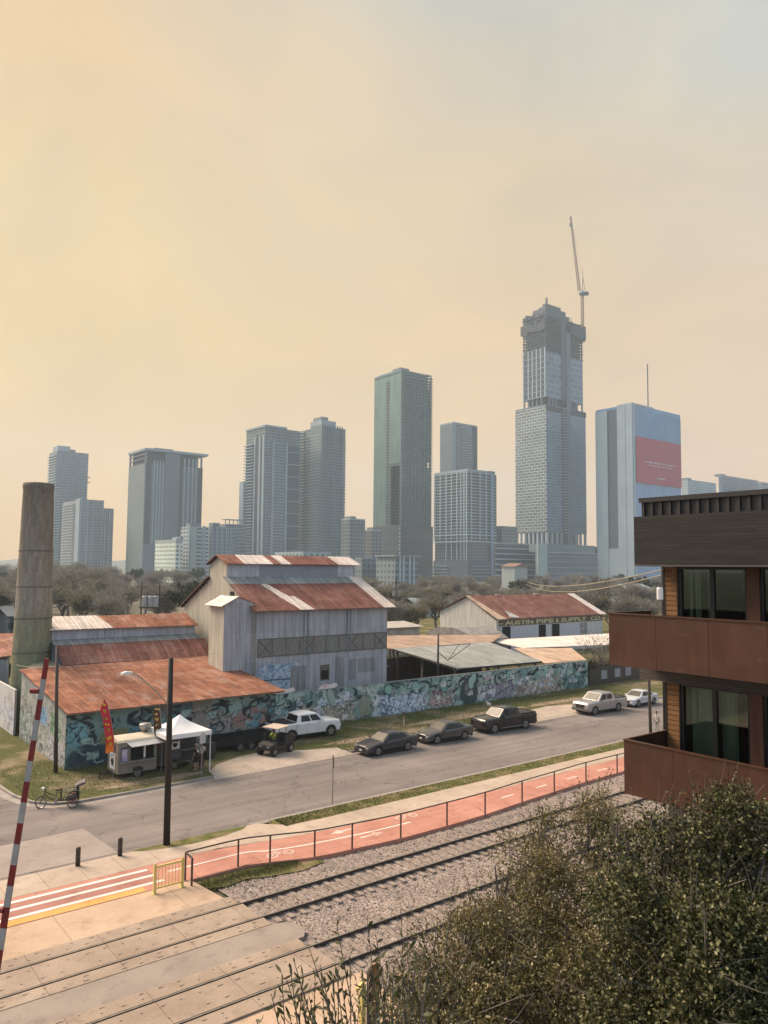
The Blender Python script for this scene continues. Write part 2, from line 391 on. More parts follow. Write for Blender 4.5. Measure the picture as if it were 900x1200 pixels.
g = MB(); strip(g, KERBC, -.48, 0, .004); strip(g, [(33.6, 46.2), (50.5, 46.2)], -.48, 0, .004); strip(g, [(62, 46.2), (200, 46.2)], -.48, 0, .004)
strip(g, [(20.2, 36.45), (320, 36.45)], 0, .42, .004); strip(g, [(-60, 36.45), (20.2, 36.45)], 0, .22, .008)
structure('gutter', g, m_gutter)
k = MB(); strip(k, KERBC, 0, .16, -.1, .13); strip(k, [(33.4, 46.2), (50.7, 46.2)], 0, .16, -.1, .13); strip(k, [(61.6, 46.2), (200, 46.2)], 0, .16, -.1, .13)
strip(k, [(21.2, 36.45), (320, 36.45)], -.16, 0, -.1, .13); strip(k, [(13.6, 36.45), (19.7, 36.4)], -.14, 0, -.1, .13)
structure('kerb', k, m_gutter)
# far verge, one thin raised slab
verge = [(p[0] + .16 if i < 5 else p[0], p[1] + (.16 if i > 4 else 0)) for i, p in enumerate(KERBC)][1:] + [(25, 46.36), (200, 46.36), (200, 160), (11.2, 160)]
structure('verge', MB().prism(verge, 'z', -.12, .10), m_grass)
dr = MB().flat([(22.75, 46.2), (33.45, 46.3), (33.5, 47.9), (31.0, 48.6), (28.6, 50.1), (26.4, 49.6), (24.2, 48.6), (22.9, 47.2)], .106)
dr.flat([(50.6, 46.3), (61.7, 46.3), (62.4, 47.0), (64.5, 48.5), (60, 49.9), (55, 49.3), (50.2, 47.6)], .106)
dr.add([(22.7, 46.21, .108), (33.5, 46.31, .108), (33.6, 45.75, .007), (22.5, 45.5, .007)], [(3,2,1,0)]).add([(50.55, 46.31, .108), (61.75, 46.31, .108), (61.8, 45.75, .007), (50.4, 45.75, .007)], [(3,2,1,0)])
structure('driveway', dr, m_drive)
# dirt track worn through the verge in front of the painted wall
m_dirt = grassy('dry_dirt', (.19,.145,.085), (.27,.205,.125), (.27,.205,.14), (.36,.28,.20), .45, .4)
random.seed(3)
def blobpoly(cx, cy, rx, ry, n=22, jit=.18): return [(cx + rx*math.cos(2*PI*i/n)*(1+random.uniform(-jit, jit)), cy + ry*math.sin(2*PI*i/n)*(1+random.uniform(-jit, jit))) for i in range(n)]
dt = MB()
for a in ((39.5, 49.0, 6.0, .75), (50.5, 50.8, 8.0, .8), (19.5, 47.4, 3.4, .55), (64.5, 50.9, 6.0, .7), (30, 51.6, 3.2, .5)): dt.flat(blobpoly(*a), .103)
structure('dirt_track', dt, m_dirt)
# near side: island of grass by the pole, sidewalk, grass strip, red path
def smooth(pts, n=8):
    out = []; P = [Vector((*p, 0)) for p in pts]
    for i in range(len(P)-1):
        p0, p1, p2, p3 = P[max(i-1,0)], P[i], P[i+1], P[min(i+2, len(P)-1)]
        for j in range(n):
            t = j/n; out.append(tuple((.5*((2*p1)+(-p0+p2)*t+(2*p0-5*p1+4*p2-p3)*t*t+(-p0+3*p1-3*p2+p3)*t**3)).xy))
    out.append(pts[-1]); return out
near = smooth([(-60, 31.62), (12.6, 31.62), (14.4, 31.72), (16.9, 31.68), (18.3, 31.3), (20.3, 30.62), (22.3, 30.36), (25, 30.12), (28.2, 30.1), (31.1, 30.2), (34.4, 30.5), (37.5, 30.72), (41, 30.93), (44.3, 30.97), (60, 31), (300, 31)])
red_far = smooth([(-60, 34.22), (12.0, 34.22), (15.0, 34.3), (17.0, 34.25), (19.5, 33.75), (22.5, 33.3), (26, 33.05), (31, 33.0), (36, 33.05), (41, 33.15), (60, 33.2), (300, 33.2)])
def fly(curve, x):
    for a, b in zip(curve, curve[1:]):
        if a[0] <= x <= b[0]: return a[1] + (b[1]-a[1])*(x-a[0])/max(b[0]-a[0], 1e-6)
    return curve[-1][1]
ZP = .12
structure('red_path', MB().prism(near + red_far[::-1], 'z', -.12, ZP), m_red)
walk_far = [(-60, 36.3), (13.6, 36.3), (20.4, 36.3), (21.1, 35.6), (21.6, 35.12), (23.5, 34.95), (300, 34.95)]
structure('sidewalk', MB().prism([(p[0], p[1]+.01) for p in red_far] + walk_far[::-1], 'z', -.12, ZP + .006), m_walk)
gs = MB().prism([(21.2, 36.28), (21.05, 35.75), (21.7, 35.2), (23.5, 34.96), (320, 34.96), (320, 36.28)], 'z', -.11, ZP)
structure('grass_strip', gs, m_grass2)
structure('grass_island', MB().flat([(13.7, 36.4), (14.2, 36.05), (15.2, 35.75), (16.5, 35.55), (18, 35.6), (19.4, 35.95), (19.8, 36.3), (18, 36.42)], ZP + .014), m_grass2)
# painted markings on the red path
Zm = ZP + .004; mk = MB()
for (xa, xb, y) in ((-40, 13.55, 33.78), (-40, 13.6, 33.05), (-40, 13.7, 32.28)): mk.flat([(xa, y-.10), (xb, y-.10), (xb, y+.10), (xa, y+.10)], Zm)
cl = [(x, (fly(near, x) + fly(red_far, x)) / 2 + .12) for x in np.linspace(14.2, 27.0, 26)]; strip(mk, cl, -.05, .05, Zm)
for xa in (34, 37.2, 40.4, 43.6, 46.8): strip(mk, [(xa, (fly(near, xa)+fly(red_far, xa))/2), (xa+1.1, (fly(near, xa+1)+fly(red_far, xa+1))/2)], -.05, .05, Zm)
ms = MB()
def arrow(x, y, s):
    ms.flat([(x-.75*s, y), (x-.1*s, y-.28), (x-.1*s, y-.09), (x+.75*s, y-.09), (x+.75*s, y+.09), (x-.1*s, y+.09), (x-.1*s, y+.28)], Zm)
arrow(23.3, 32.7, 1); arrow(24.2, 31.35, -1)
def bike(x, y):
    for cx in (x-.42, x+.42):
        P = [(cx+.24*math.cos(2*PI*i/12), y+.24*math.sin(2*PI*i/12)) for i in range(13)]; strip(ms, P, -.045, .045, Zm)
    for a, b in (((x-.42, y), (x-.1, y+.3)), ((x-.1, y+.3), (x+.42, y)), ((x-.1, y+.3), (x, y-.02)), ((x-.2, y+.36), (x+.02, y+.36))): strip(ms, [a, b], -.045, .045, Zm)
bike(19.2, 31.9); bike(27.4, 32.5)
structure('path_markings', mk, m_white); structure('path_symbols', ms, m_wornwhite)
structure('orange_strip', MB().flat([(-40, 31.64), (12.7, 31.64), (12.7, 32.12), (-40, 32.12)], Zm), m_orange)
structure('worn_path_band', MB().flat([(-40, 32.14), (13.6, 32.4), (13.6, 33.7), (-40, 33.7)], ZP + .002), m_reddark)
# concrete pad between path and tracks, crossing panels
structure('concrete_pad', MB().prism([(-60, 28.98), (14.95, 28.98), (14.62, 31.6), (-60, 31.6)], 'z', -.1, .105), m_pad)
structure('concrete_apron', MB().prism([(-60, 15.0), (15.2, 15.0), (16.0, 21.2), (-60, 21.2)], 'z', -.1, .12), m_pad)
XE = 15.35
cp = MB()
for (ya, yb) in ((28.215, 28.96), (26.665, 28.045), (25.85, 26.495), (23.635, 24.30), (22.085, 23.465), (21.22, 21.915)): cp.box(-60, ya, -.1, XE + (24.5-ya)*.07, yb, .185)
structure('crossing_panels', cp, m_panel)
structure('crossing_asphalt', MB().prism([(-60, 24.32), (15.7, 24.32), (16.1, 24.9), (15.9, 25.6), (15.4, 25.83), (-60, 25.83)], 'z', -.1, .17), concrete('crossing_asphalt', (.225,.185,.16), (.29,.245,.21)))
sl = MB(); random.seed(11)
for y in (28.45, 28.8, 27.0, 27.72, 26.0, 26.3, 23.86, 24.15, 22.42, 23.14, 21.4, 21.7):
    x = -20 + random.uniform(0, .6)
    while x < XE - .4:
        sl.flat([(x, y-.022), (x+random.choice((.06, .07, .20)), y-.022), (x+random.choice((.06, .07, .20)), y+.024), (x, y+.024)], .189); x += random.choice((.62, .62, .62, 1.22))
structure('crossing_bolt_slots', sl, m_slot)
fl = MB()
for y in (28.13, 26.58, 23.55, 22.0): fl.box(-60, y-.085, -.05, XE, y+.085, .10)
structure('crossing_flangeway', fl, m_dark)
# ballast
nx, ny = 420, 96; xs = np.linspace(15.3, 160, nx) ; xs = 15.3 + (xs-15.3)**1.4 / (144.7**.4); ys = np.linspace(12.0, 31.0, ny)
X, Y = np.meshgrid(xs, ys); rng = np.random.default_rng(5)
prof = np.interp(Y, [12, 19.5, 21.2, 22.0, 23.6, 24.4, 25.0, 25.8, 26.6, 28.1, 29.0, 30.2, 31], [-.25, -.12, .05, .045, .045, .0, -.04, .0, .045, .045, .0, -.06, -.05])
Z = prof + rng.normal(0, .018, X.shape)
V = np.stack([X, Y, Z], -1).reshape(-1, 3); idx = np.arange(nx*ny).reshape(ny, nx)
F = np.stack([idx[:-1,:-1], idx[:-1,1:], idx[1:,1:], idx[1:,:-1]], -1).reshape(-1)
o = np_mesh('gravel', V, F, 4, m_gravel); tag(o, 'pinkish grey gravel ballast around the railway tracks', 'gravel', kind='stuff')
# loose stones lying on the ballast
def scatter_stones(n, xa, xb, ya, yb, name, z):
    r = np.random.default_rng(9); base = np.array([(-1,-1,-.5),(1,-1,-.4),(1,1,-.5),(-1,1,-.4),(0,0,1)], float)
    fa = np.array([(0,1,4),(1,2,4),(2,3,4),(3,0,4)]); px = xa + (xb-xa)*r.random(n)**1.5; py = ya + (yb-ya)*r.random(n)
    ang = r.random(n)*2*PI; s = r.uniform(.018, .045, n)
    jit = base[None] * s[:,None,None] * r.uniform(.6, 1.3, (n,5,3)); c, sn = np.cos(ang)[:,None], np.sin(ang)[:,None]
    vx = jit[...,0]*c - jit[...,1]*sn; vy = jit[...,0]*sn + jit[...,1]*c
    zz = np.interp(py, ys, np.interp(ys, [12, 19.5, 21.2, 22.0, 23.6, 24.4, 25.0, 25.8, 26.6, 28.1, 29.0, 30.2, 31], [-.25, -.12, .05, .045, .045, .0, -.04, .0, .045, .045, .0, -.06, -.05]))
    V = np.stack([vx + px[:,None], vy + py[:,None], jit[...,2] + zz[:,None] + .012], -1).reshape(-1,3)
    F = (fa[None] + np.arange(n)[:,None,None]*5).reshape(-1); return np_mesh(name, V, F, 3, m_stone)
m_stone = leaf_mat('loose_stone', [(.10,.08,.072), (.19,.155,.14), (.28,.235,.21), (.40,.345,.31)], .9)
o = scatter_stones(15000, 15.6, 60, 19.5, 30.4, 'gravel', 0); tag(o, 'loose pale stones scattered over the ballast beds', 'stones', kind='stuff')
# two railway tracks
def track(yn, yf, label):
    t = empty('railway_track', (15, (yn+yf)/2, 0), label, 'railway track', 'railway tracks')
    for y in (yn, yf):
        r = MB(); r.box(-60, y-.011, .045, 160, y+.011, .17); r.box(XE, y-.07, .03, 160, y+.07, .05); r.box(-60, y-.036, .165, 160, y+.036, .196)
        ro = r.build('rail', m_rail, t); h = MB().box(-60, y-.030, .196, 160, y+.030, .2); h.build('rail_head', m_railtop, ro)
    random.seed(int(yn*10)); me = None
    for i in range(150):
        x = 15.75 + i*.56; w = random.uniform(.2, .25)
        if i < 97:
            if i < 6:
                b = MB(); a = random.uniform(-.03, .03); b.box(-w/2, -1.3+a, -.08, w/2, 1.3+a, .085); o = b.build('sleeper', m_sleeper, t, world=False); protos.append(o.data)
            else: o = bpy.data.objects.new('sleeper', random.choice(protos)); COL.objects.link(o); adopt(o, t)
            o.location = (x - 15, random.uniform(-.05, .05), random.uniform(-.012, .008)); o.rotation_euler = (0, 0, random.uniform(-.025, .025))
    far = MB()
    for i in range(97, 240): x = 15.75 + i*.56; far.box(x-.11, (yn+yf)/2-1.3, -.08, x+.11, (yn+yf)/2+1.3, .075)
    f = far.build('far_sleepers', m_sleeper, t); f['kind'] = 'stuff'; return t
protos = []; track(26.58, 28.13, 'steel railway track on timber sleepers nearer the red path and black fence')
protos = []; track(22.0, 23.55, 'steel railway track on timber sleepers nearer the foreground bushes')

# ------------------------------------------------------------------ grass blades as ground cover
def tufts(n, region, name, mat, h=(.06, .2), seed=1, z=.1):
    r = np.random.default_rng(seed); P = []
    while len(P) < n:
        x, y = region(r)
        P.append((x, y))
    P = np.array(P); n = len(P); a = r.random(n)*2*PI; hh = r.uniform(*h, n); w = r.uniform(.012, .03, n); lean = r.normal(0, .35, (n, 2))*hh[:,None]
    b = np.zeros((n,3,3)); b[:,0,0] = P[:,0]-np.cos(a)*w; b[:,0,1] = P[:,1]-np.sin(a)*w; b[:,1,0] = P[:,0]+np.cos(a)*w; b[:,1,1] = P[:,1]+np.sin(a)*w
    b[:,0,2] = b[:,1,2] = z - .02; b[:,2,0] = P[:,0]+lean[:,0]; b[:,2,1] = P[:,1]+lean[:,1]; b[:,2,2] = z+hh
    return np_mesh(name, b.reshape(-1,3), np.arange(n*3), 3, mat)
m_blade = leaf_mat('grass_blade', [(.055,.062,.018), (.10,.105,.035), (.17,.15,.065), (.075,.08,.025)], .8)
def reg_weeds(r):
    x = r.uniform(14.75, 19.5); y = r.normal(31.0, .28) - .06*max(0, x-16.5)
    return (x, min(y, fly(near, x)-.05))
tag(tufts(5200, reg_weeds, 'grass', m_blade, (.05, .2), 2, -.06), 'green weeds growing between the red path and ballast', 'grass', kind='stuff')
structure('weed_bed', MB().flat([(14.75, 31.55), (14.85, 30.7), (15.6, 30.35), (16.7, 30.55), (17.4, 30.25), (19.2, 29.85), (20.6, 30.2), (20.3, 30.55), (18.3, 31.2), (16.9, 31.62)], .0), m_grass2)
def reg_strip(r):
    return (21.4 + 45*r.random()**1.6, r.uniform(35.0, 36.25))
tag(tufts(9000, reg_strip, 'grass', m_blade, (.03, .10), 3, ZP), 'short grass in the strip between street kerb and sidewalk', 'grass', kind='stuff')
def reg_verge(r):
    while True:
        x, y = r.uniform(12, 74), r.uniform(46.4, 56)
        if x > 15.4 and x < 33 and y > 53: continue
        if (23 < x < 33 and y < 50) or (50.5 < x < 63 and y < 49.8): continue
        return (x, y)
tag(tufts(16000, reg_verge, 'grass', m_blade, (.04, .16), 4, .10), 'patchy grass on the verge below the painted wall', 'grass', kind='stuff')
# ------------------------------------------------------------------ painted walls: strokes rasterised into a colour attribute on a fine wall mesh
class Canvas:
    def __init__(s, W, H, res=.05, base=(.3,.3,.3), seed=1):
        s.W, s.H, s.res = W, H, res; s.nx = int(W/res)+1; s.ny = int(H/res)+1
        s.r = np.random.default_rng(seed); s.a = np.ones((s.ny, s.nx, 3)) * np.array(base)
        s.xs = np.linspace(0, W, s.nx); s.ys = np.linspace(0, H, s.ny)
    def noise(s, cell):
        gx, gy = max(2, int(s.W/cell)+2), max(2, int(s.H/cell)+2); g = s.r.random((gy, gx))
        fx = s.xs/s.W*(gx-1.001); fy = s.ys/s.H*(gy-1.001); ix = fx.astype(int); iy = fy.astype(int)
        tx = (fx-ix)[None,:]; ty = (fy-iy)[:,None]; tx = tx*tx*(3-2*tx); ty = ty*ty*(3-2*ty)
        g00 = g[np.ix_(iy, ix)]; g01 = g[np.ix_(iy, ix+1)]; g10 = g[np.ix_(iy+1, ix)]; g11 = g[np.ix_(iy+1, ix+1)]
        return (g00*(1-tx)+g01*tx)*(1-ty) + (g10*(1-tx)+g11*tx)*ty
    def blot(s, col, cell=1.0, th=.55, alpha=.8, y0=-1, y1=99):
        n = .65*s.noise(cell) + .35*s.noise(cell/3); m = np.clip((n-th)/.06, 0, 1)*alpha
        m = m*((s.ys >= y0) & (s.ys <= y1))[:,None]; s.a = s.a*(1-m[...,None]) + np.array(col)*m[...,None]
    def stroke(s, pts, w, col, alpha=1.0, taper=False):
        pts = np.array(pts, float); k = len(pts)-1
        x0, x1 = pts[:,0].min()-w, pts[:,0].max()+w; y0, y1 = pts[:,1].min()-w, pts[:,1].max()+w
        i0, i1 = np.searchsorted(s.xs, [x0, x1]); j0, j1 = np.searchsorted(s.ys, [y0, y1])
        if i1 <= i0 or j1 <= j0: return
        gx = s.xs[i0:i1][None,:]; gy = s.ys[j0:j1][:,None]; cov = np.zeros((j1-j0, i1-i0))
        for i in range(k):
            a, b = pts[i], pts[i+1]; d = b-a; L = max(d@d, 1e-9); t = np.clip(((gx-a[0])*d[0]+(gy-a[1])*d[1])/L, 0, 1)
            D = np.hypot(gx-a[0]-t*d[0], gy-a[1]-t*d[1]); ww = w/2*(math.sin(PI*min(max((i+.5)/k, .08), .92)) if taper else 1)
            cov = np.maximum(cov, np.clip((ww-D)/s.res+.5, 0, 1))
        cov = (cov*alpha)[...,None]; s.a[j0:j1, i0:i1] = s.a[j0:j1, i0:i1]*(1-cov) + np.array(col)*cov
    def curve(s, pts, n=6): return [(p[0], p[1]) for p in smooth([tuple(q) for q in pts], n)]
    def ell(s, cx, cy, rx, ry, col, alpha=1, rag=.2):
        n = s.noise(.5)-.5; d = np.hypot((s.xs[None,:]-cx)/rx, (s.ys[:,None]-cy)/ry) + n*rag*2
        m = (np.clip((1-d)*6, 0, 1)*alpha)[...,None]; s.a = s.a*(1-m) + np.array(col)*m
    def arcs(s, x0, x1, y0, y1, n, col, w=(.12,.26)):
        for _ in range(n):
            x = s.r.uniform(x0, x1); y = s.r.uniform(y0, y1); r = s.r.uniform(.35, 1.0); a0 = s.r.uniform(0, 6.3); sp = s.r.uniform(1.6, 4.2)*s.r.choice([-1, 1])
            p = [(x+r*(1-.35*t)*math.cos(a0+sp*t)*1.3, y+r*.75*(1-.35*t)*math.sin(a0+sp*t)) for t in np.linspace(0, 1, 14)]
            s.stroke(p, s.r.uniform(*w), col, .95, True)
    def wild(s, x0, x1, y0, y1, fill, line, dens=5.0, lw=.075):
        """a crowded piece of letters: pale body, then many interlocking outlines"""
        n = s.noise(.45); cx, cy, rx, ry = (x0+x1)/2, (y0+y1)/2, (x1-x0)/2, (y1-y0)/2
        d = np.maximum(np.abs((s.xs[None,:]-cx)/rx), np.abs((s.ys[:,None]-cy)/ry)) + (n-.5)*.5
        m = (np.clip((1-d)*8, 0, 1)*.9)[...,None]; sh = (.8+.4*s.noise(.35))[...,None]; s.a = s.a*(1-m) + np.array(fill)*sh*m
        for _ in range(int(dens*(x1-x0)*(y1-y0))):
            x = s.r.uniform(x0, x1); y = s.r.uniform(y0, y1); p = [(x, y)]; a = s.r.uniform(0, 6.3)
            for _ in range(s.r.integers(2, 5)):
                l = s.r.uniform(.15, .42); p.append((p[-1][0]+l*math.cos(a), p[-1][1]+l*math.sin(a))); a += s.r.choice([-1.6, -.7, .7, 1.6]) + s.r.normal(0, .3)
            if s.r.random() < .6: p = s.curve(p, 4)
            s.stroke(p, lw*s.r.uniform(.7, 1.5), line if s.r.random() < .72 else np.array(fill)*1.25, .9)
    def bubble(s, x0, x1, y0, y1, n, fill, line):
        w = (x1-x0)/n
        for i in range(n):
            cx = x0 + w*(i+.5); p = [(cx+s.r.uniform(-.5,.5)*w*.7, s.r.uniform(y0, y1)) for _ in range(4)]; p[0] = (p[0][0], y1); p[-1] = (p[-1][0], y0); c = s.curve(p, 5)
            s.stroke(c, w*.62+.12, line); s.stroke(c, w*.62-.02, fill)
    def mesh(s, name, fn, parent):
        """fn(s, t) -> 3D point for metres along and metres up"""
        X, Y = np.meshgrid(s.xs, s.ys); V = np.stack(fn(X, Y), -1).reshape(-1, 3); idx = np.arange(s.nx*s.ny).reshape(s.ny, s.nx)
        F = np.stack([idx[:-1,:-1], idx[:-1,1:], idx[1:,1:], idx[1:,:-1]], -1).reshape(-1)
        o = np_mesh(name, V, F, 4, m_paint, parent); at_ = o.data.attributes.new('paint', 'FLOAT_COLOR', 'POINT')
        c = np.ones((s.nx*s.ny, 4), np.float32); c[:,:3] = np.clip(s.a, 0, 1).reshape(-1, 3); at_.data.foreach_set('color', c.ravel()); return o
TEAL = (.19,.285,.262); MINT = (.29,.42,.37); DARK = (.028,.036,.042); DTEAL = (.055,.105,.105); BLUEW = (.46,.51,.58); TANW = (.40,.35,.29); PINK = (.42,.30,.29); WHITE = (.56,.56,.55)

# --- long painted wall
WY = 55.3; WX0, WX1, WH = 31.2, 73.6, 3.05
w = empty('boundary_wall', (WX0, WY, 0), 'long low wall covered in teal, white and black graffiti behind parked cars', 'wall')
MB().box(WX0, WY+.012, -.1, WX1, WY+.22, WH-.012).build('masonry', m_galvd, w)
MB().box(WX0, WY-.02, WH-.005, WX1, WY+.25, WH+.05).build('coping', MAT('coping', (.23,.25,.24)), w)
cv = Canvas(WX1-WX0, WH, .05, TEAL, 4)
cv.blot(MINT, 1.4, .5, .8); cv.blot((.44,.48,.455), .9, .60, .75); cv.blot(DTEAL, 1.1, .6, .7); cv.blot((.36,.40,.36), .7, .66, .6, 1.2)
rr = cv.r
cv.arcs(0, 42, 1.9, 3.0, 64, DARK, (.14,.36)); cv.arcs(0, 42, 1.7, 3.0, 34, (.48,.52,.50), (.05,.13)); cv.arcs(0, 42, 2.0, 3.0, 44, DTEAL, (.08,.2))
cv.wild(.3, 4.2, .05, 1.7, (.17,.33,.33), DARK, 9); cv.wild(4.2, 9.2, .1, 1.75, TANW, (.12,.11,.10), 9); cv.ell(10.6, 1.25, .9, 1.2, (.23,.23,.17), .9)
cv.wild(11.6, 18.0, .15, 1.9, BLUEW, (.07,.10,.17), 10); cv.wild(18.2, 21.2, .3, 1.9, PINK, (.12,.09,.10), 9)
cv.ell(23.4, 1.3, 1.3, 1.75, (.045,.065,.066), .95, .12); cv.ell(23.3, 1.6, .5, .7, (.20,.19,.17), .8)
cv.wild(25.3, 30.0, .2, 1.75, (.31,.27,.33), (.09,.08,.12), 10); cv.wild(30.2, 33.6, .2, 1.6, (.36,.31,.28), (.14,.10,.10), 10); cv.wild(33.6, 37.8, .2, 1.65, (.41,.34,.29), (.20,.14,.12), 9); cv.wild(38.0, 42, .2, 1.5, (.10,.18,.17), DARK, 9)
cv.stroke([(25.0, 1.1), (25.0, 1.75)], .6, WHITE, .95); cv.stroke([(25.6, 2.3), (26.4, 2.45)], .35, PINK, .9)
for x in (13.2, 16.4, 29.3, 35.2): cv.ell(x, 2.45, .42, .42, (.24,.42,.36), .9)
for x in np.arange(.6, 42, 1.9): cv.bubble(x, x+1.1, 1.9, 2.75, 1, [MINT, (.17,.29,.27), (.30,.36,.33)][int(rr.integers(3))], DARK) if rr.random() < .25 else None
for _ in range(64): cv.wild(*(lambda x, y: (x, x+.7, y, y+.45))(rr.uniform(0, 41), rr.uniform(.3, 2.3)), [WHITE, BLUEW, (.25,.30,.27)][int(rr.integers(3))], DARK, 14, .05)
cv.blot((.05,.06,.045), .5, .52, .75, -1, .22)
cv.mesh('mural', lambda s, t: (WX0+s, np.full_like(s, WY), t-.02), w)
# cut-out figures on top of the wall
for x, l in ((33.4, 'white and red painted cutout perched on the graffiti wall beside the rusty eave'), (37.7, 'white painted cutout lying along the top of the graffiti wall')):
    b = MB(); b.prism([(x-.9, WH+.05), (x-.7, WH+.3), (x-.2, WH+.42), (x+.3, WH+.36), (x+.9, WH+.45), (x+1.1, WH+.2), (x+.7, WH+.05)], 'y', WY+.05, WY+.12)
    o = b.build('painted_cutout', MAT('cutout_paint', (.62,.56,.54), (.55,.26,.24), 1.4, lo=.36, hi=.44)); tag(o, l, 'cutout', 'cutouts on the wall')

# --- low rusty shed with painted front
SX0, SX1, SY0, SY1 = 15.5, 31.3, 53.1, 65.0
s = empty('warehouse_shed', (SX0, SY0, 0), 'low corner shed with orange rusty roof and teal painted walls', 'shed')
zr = lambda y: 3.87 + (y-52.3)*(5.35-3.87)/(65.0-52.3)
cv = Canvas(SX1-SX0, 3.9, .05, (.16,.255,.245), 8); rr = cv.r
cv.blot((.27,.38,.345), 1.6, .5, .8); cv.blot((.055,.085,.09), 1.3, .58, .8); cv.arcs(0, 15.8, 1.9, 3.8, 34, DARK, (.16,.42)); cv.arcs(0, 8, 2.4, 3.7, 10, (.19,.29,.26), (.06,.16))
cv.ell(3.4, 1.9, 1.3, .5, (.20,.19,.075), .85); cv.wild(4.2, 7, 1.2, 2.2, (.12,.26,.33), (.04,.09,.12), 8); cv.wild(0, 1.4, 1.6, 3.0, (.15,.33,.36), DARK, 8)
cv.ell(2.5, .7, 2.6, .8, (.035,.055,.07), .9); cv.wild(10.5, 15.7, .2, 2.6, (.26,.24,.22), DARK, 8); cv.ell(13.6, 1.8, 1.6, 1.0, (.30,.17,.15), .7); cv.arcs(9, 15.8, .5, 3.5, 20, DARK, (.1, .3))
cv.ell(8.2, 1.8, .8, .6, (.22,.40,.37), .8); cv.stroke([(6.9, 2.0), (6.9, 3.9)], .9, (.17,.165,.15), 1); 
for x in (6.6, 6.9, 7.2): cv.stroke([(x, 2.2), (x, 3.7)], .06, (.09,.085,.08))
cv.stroke([(9.6, 2.4), (9.6, 3.9)], 1.5, (.22,.21,.18), .95)
for _ in range(26): x, y = rr.uniform(0, 15), rr.uniform(.2, 3); cv.wild(x, x+.8, y, y+.5, [MINT, (.25,.24,.20), (.10,.22,.25)][int(rr.integers(3))], DARK, 12, .06)
cv.blot((.10,.11,.06), .6, .5, .7, -1, .25)
cv.mesh('front_wall', lambda a, t: (SX0+a, np.full_like(a, SY0), t-.03), s)
cv = Canvas(SY1-SY0, 4.9, .05, (.30,.31,.29), 9); rr = cv.r
cv.blot((.21,.235,.22), 1.0, .5, .8); cv.blot((.38,.375,.345), .8, .6, .7); cv.wild(.2, 3.2, .2, 2.3, (.30,.34,.32), (.08,.11,.11), 9); cv.wild(3.2, 7.6, .2, 2.6, (.34,.35,.32), (.10,.13,.12), 8); cv.wild(5.5, 7.4, 2.4, 3.6, (.16,.30,.45), (.06,.10,.2), 8); cv.wild(8.4, 10.6, 2.2, 3.7, (.18,.34,.20), (.05,.1,.07), 8); cv.wild(8, 11.8, .3, 2.0, (.38,.38,.39), (.11,.11,.13), 9); cv.wild(.4, 2.2, 2.2, 3.3, (.28,.27,.24), DARK, 9)
cv.arcs(0, 12, .2, 3.4, 26, (.07,.09,.09), (.06,.16)); cv.blot((.11,.115,.06), .6, .5, .7, -1, .3)
cv.mesh('side_wall', lambda a, t: (np.full_like(a, SX0), SY1-a, t/4.9*(zr(SY1-a)-.05)-.03), s)
MB().box(SX0+.02, SY1-.1, -.1, SX1, SY1, 5.2).build('rear_wall', m_galvd, s); MB().box(SX1-.1, SY0+.02, -.1, SX1, SY1-.1, 3.85).build('end_wall', m_galvd, s)
MB().slab([(15.35, 52.3, zr(52.3)), (31.65, 52.3, zr(52.3)), (31.4, 65.05, zr(65.05)), (15.3, 65.05, zr(65.05))], .05).build('roof', m_rust1, s)
MB().bar((15.35, 52.36, 3.78), (31.6, 52.36, 3.78), .06, .10).build('eave_beam', m_truss, s)
MB().bar((15.42, 52.4, 3.78), (15.42, 65, zr(65)-.09), .06, .14).build('verge_board', m_truss, s)
# open bay with a dark trailer bed under the right end of the eave
# raised monitor behind
m_ = empty('monitor_shed', (18.3, 65.1, 0), 'long raised roof shed with blue grey wall behind the low rusty shed', 'shed')
MB().slab([(18.6, 65.1, 5.45), (31.9, 65.1, 5.35), (31.9, 67.4, 6.75), (18.6, 67.4, 6.8)], .06).build('lower_roof', m_rust2, m_)
MB().slab([(18.5, 67.4, 6.83), (31.6, 67.4, 6.78), (31.6, 68.6, 7.12), (18.5, 68.6, 7.15)], .05).build('flashing_roof', m_greyroof, m_)
MB().box(18.4, 68.62, -.1, 31.5, 74.2, 8.0).build('wall', m_blueg, m_)
for x in (23.0, 23.06): pass
MB().box(22.98, 68.585, 7.2, 23.06, 68.615, 8.0).box(18.6, 68.585, 7.9, 31.4, 68.615, 7.98).build('batten', m_galvd, m_)
rz = lambda y: 7.98 + (y-68.2)*.31
MB().slab([(18.1, 68.2, rz(68.2)+.05), (23.6, 68.2, rz(68.2)+.03), (23.1, 71.2, rz(71.2)+.03), (18.0, 71.2, rz(71.2)+.05)], .05).build('pale_roof', m_pale, m_)
MB().slab([(23.6, 68.2, rz(68.2)), (31.7, 68.2, rz(68.2)-.06), (31.7, 71.2, rz(71.2)), (23.1, 71.2, rz(71.2))], .05).slab([(18, 71.2, rz(71.2)), (31.7, 71.2, rz(71.2)), (31.7, 74.4, rz(68.2)), (18, 74.4, rz(68.2))], .05).build('rust_roof', m_rust1, m_)
MB().slab([(15.6, 65.15, 5.2), (18.55, 65.15, 5.4), (18.55, 67.2, 5.6), (16.9, 67.2, 5.5)], .3).box(16.8, 65.15, 0, 18.5, 67.0, 5.2).build('rubble_corner', MAT('mossy_rubble', (.20,.18,.15), (.10,.10,.06), 1.5, .95, bump=.5, bscale=8), m_)

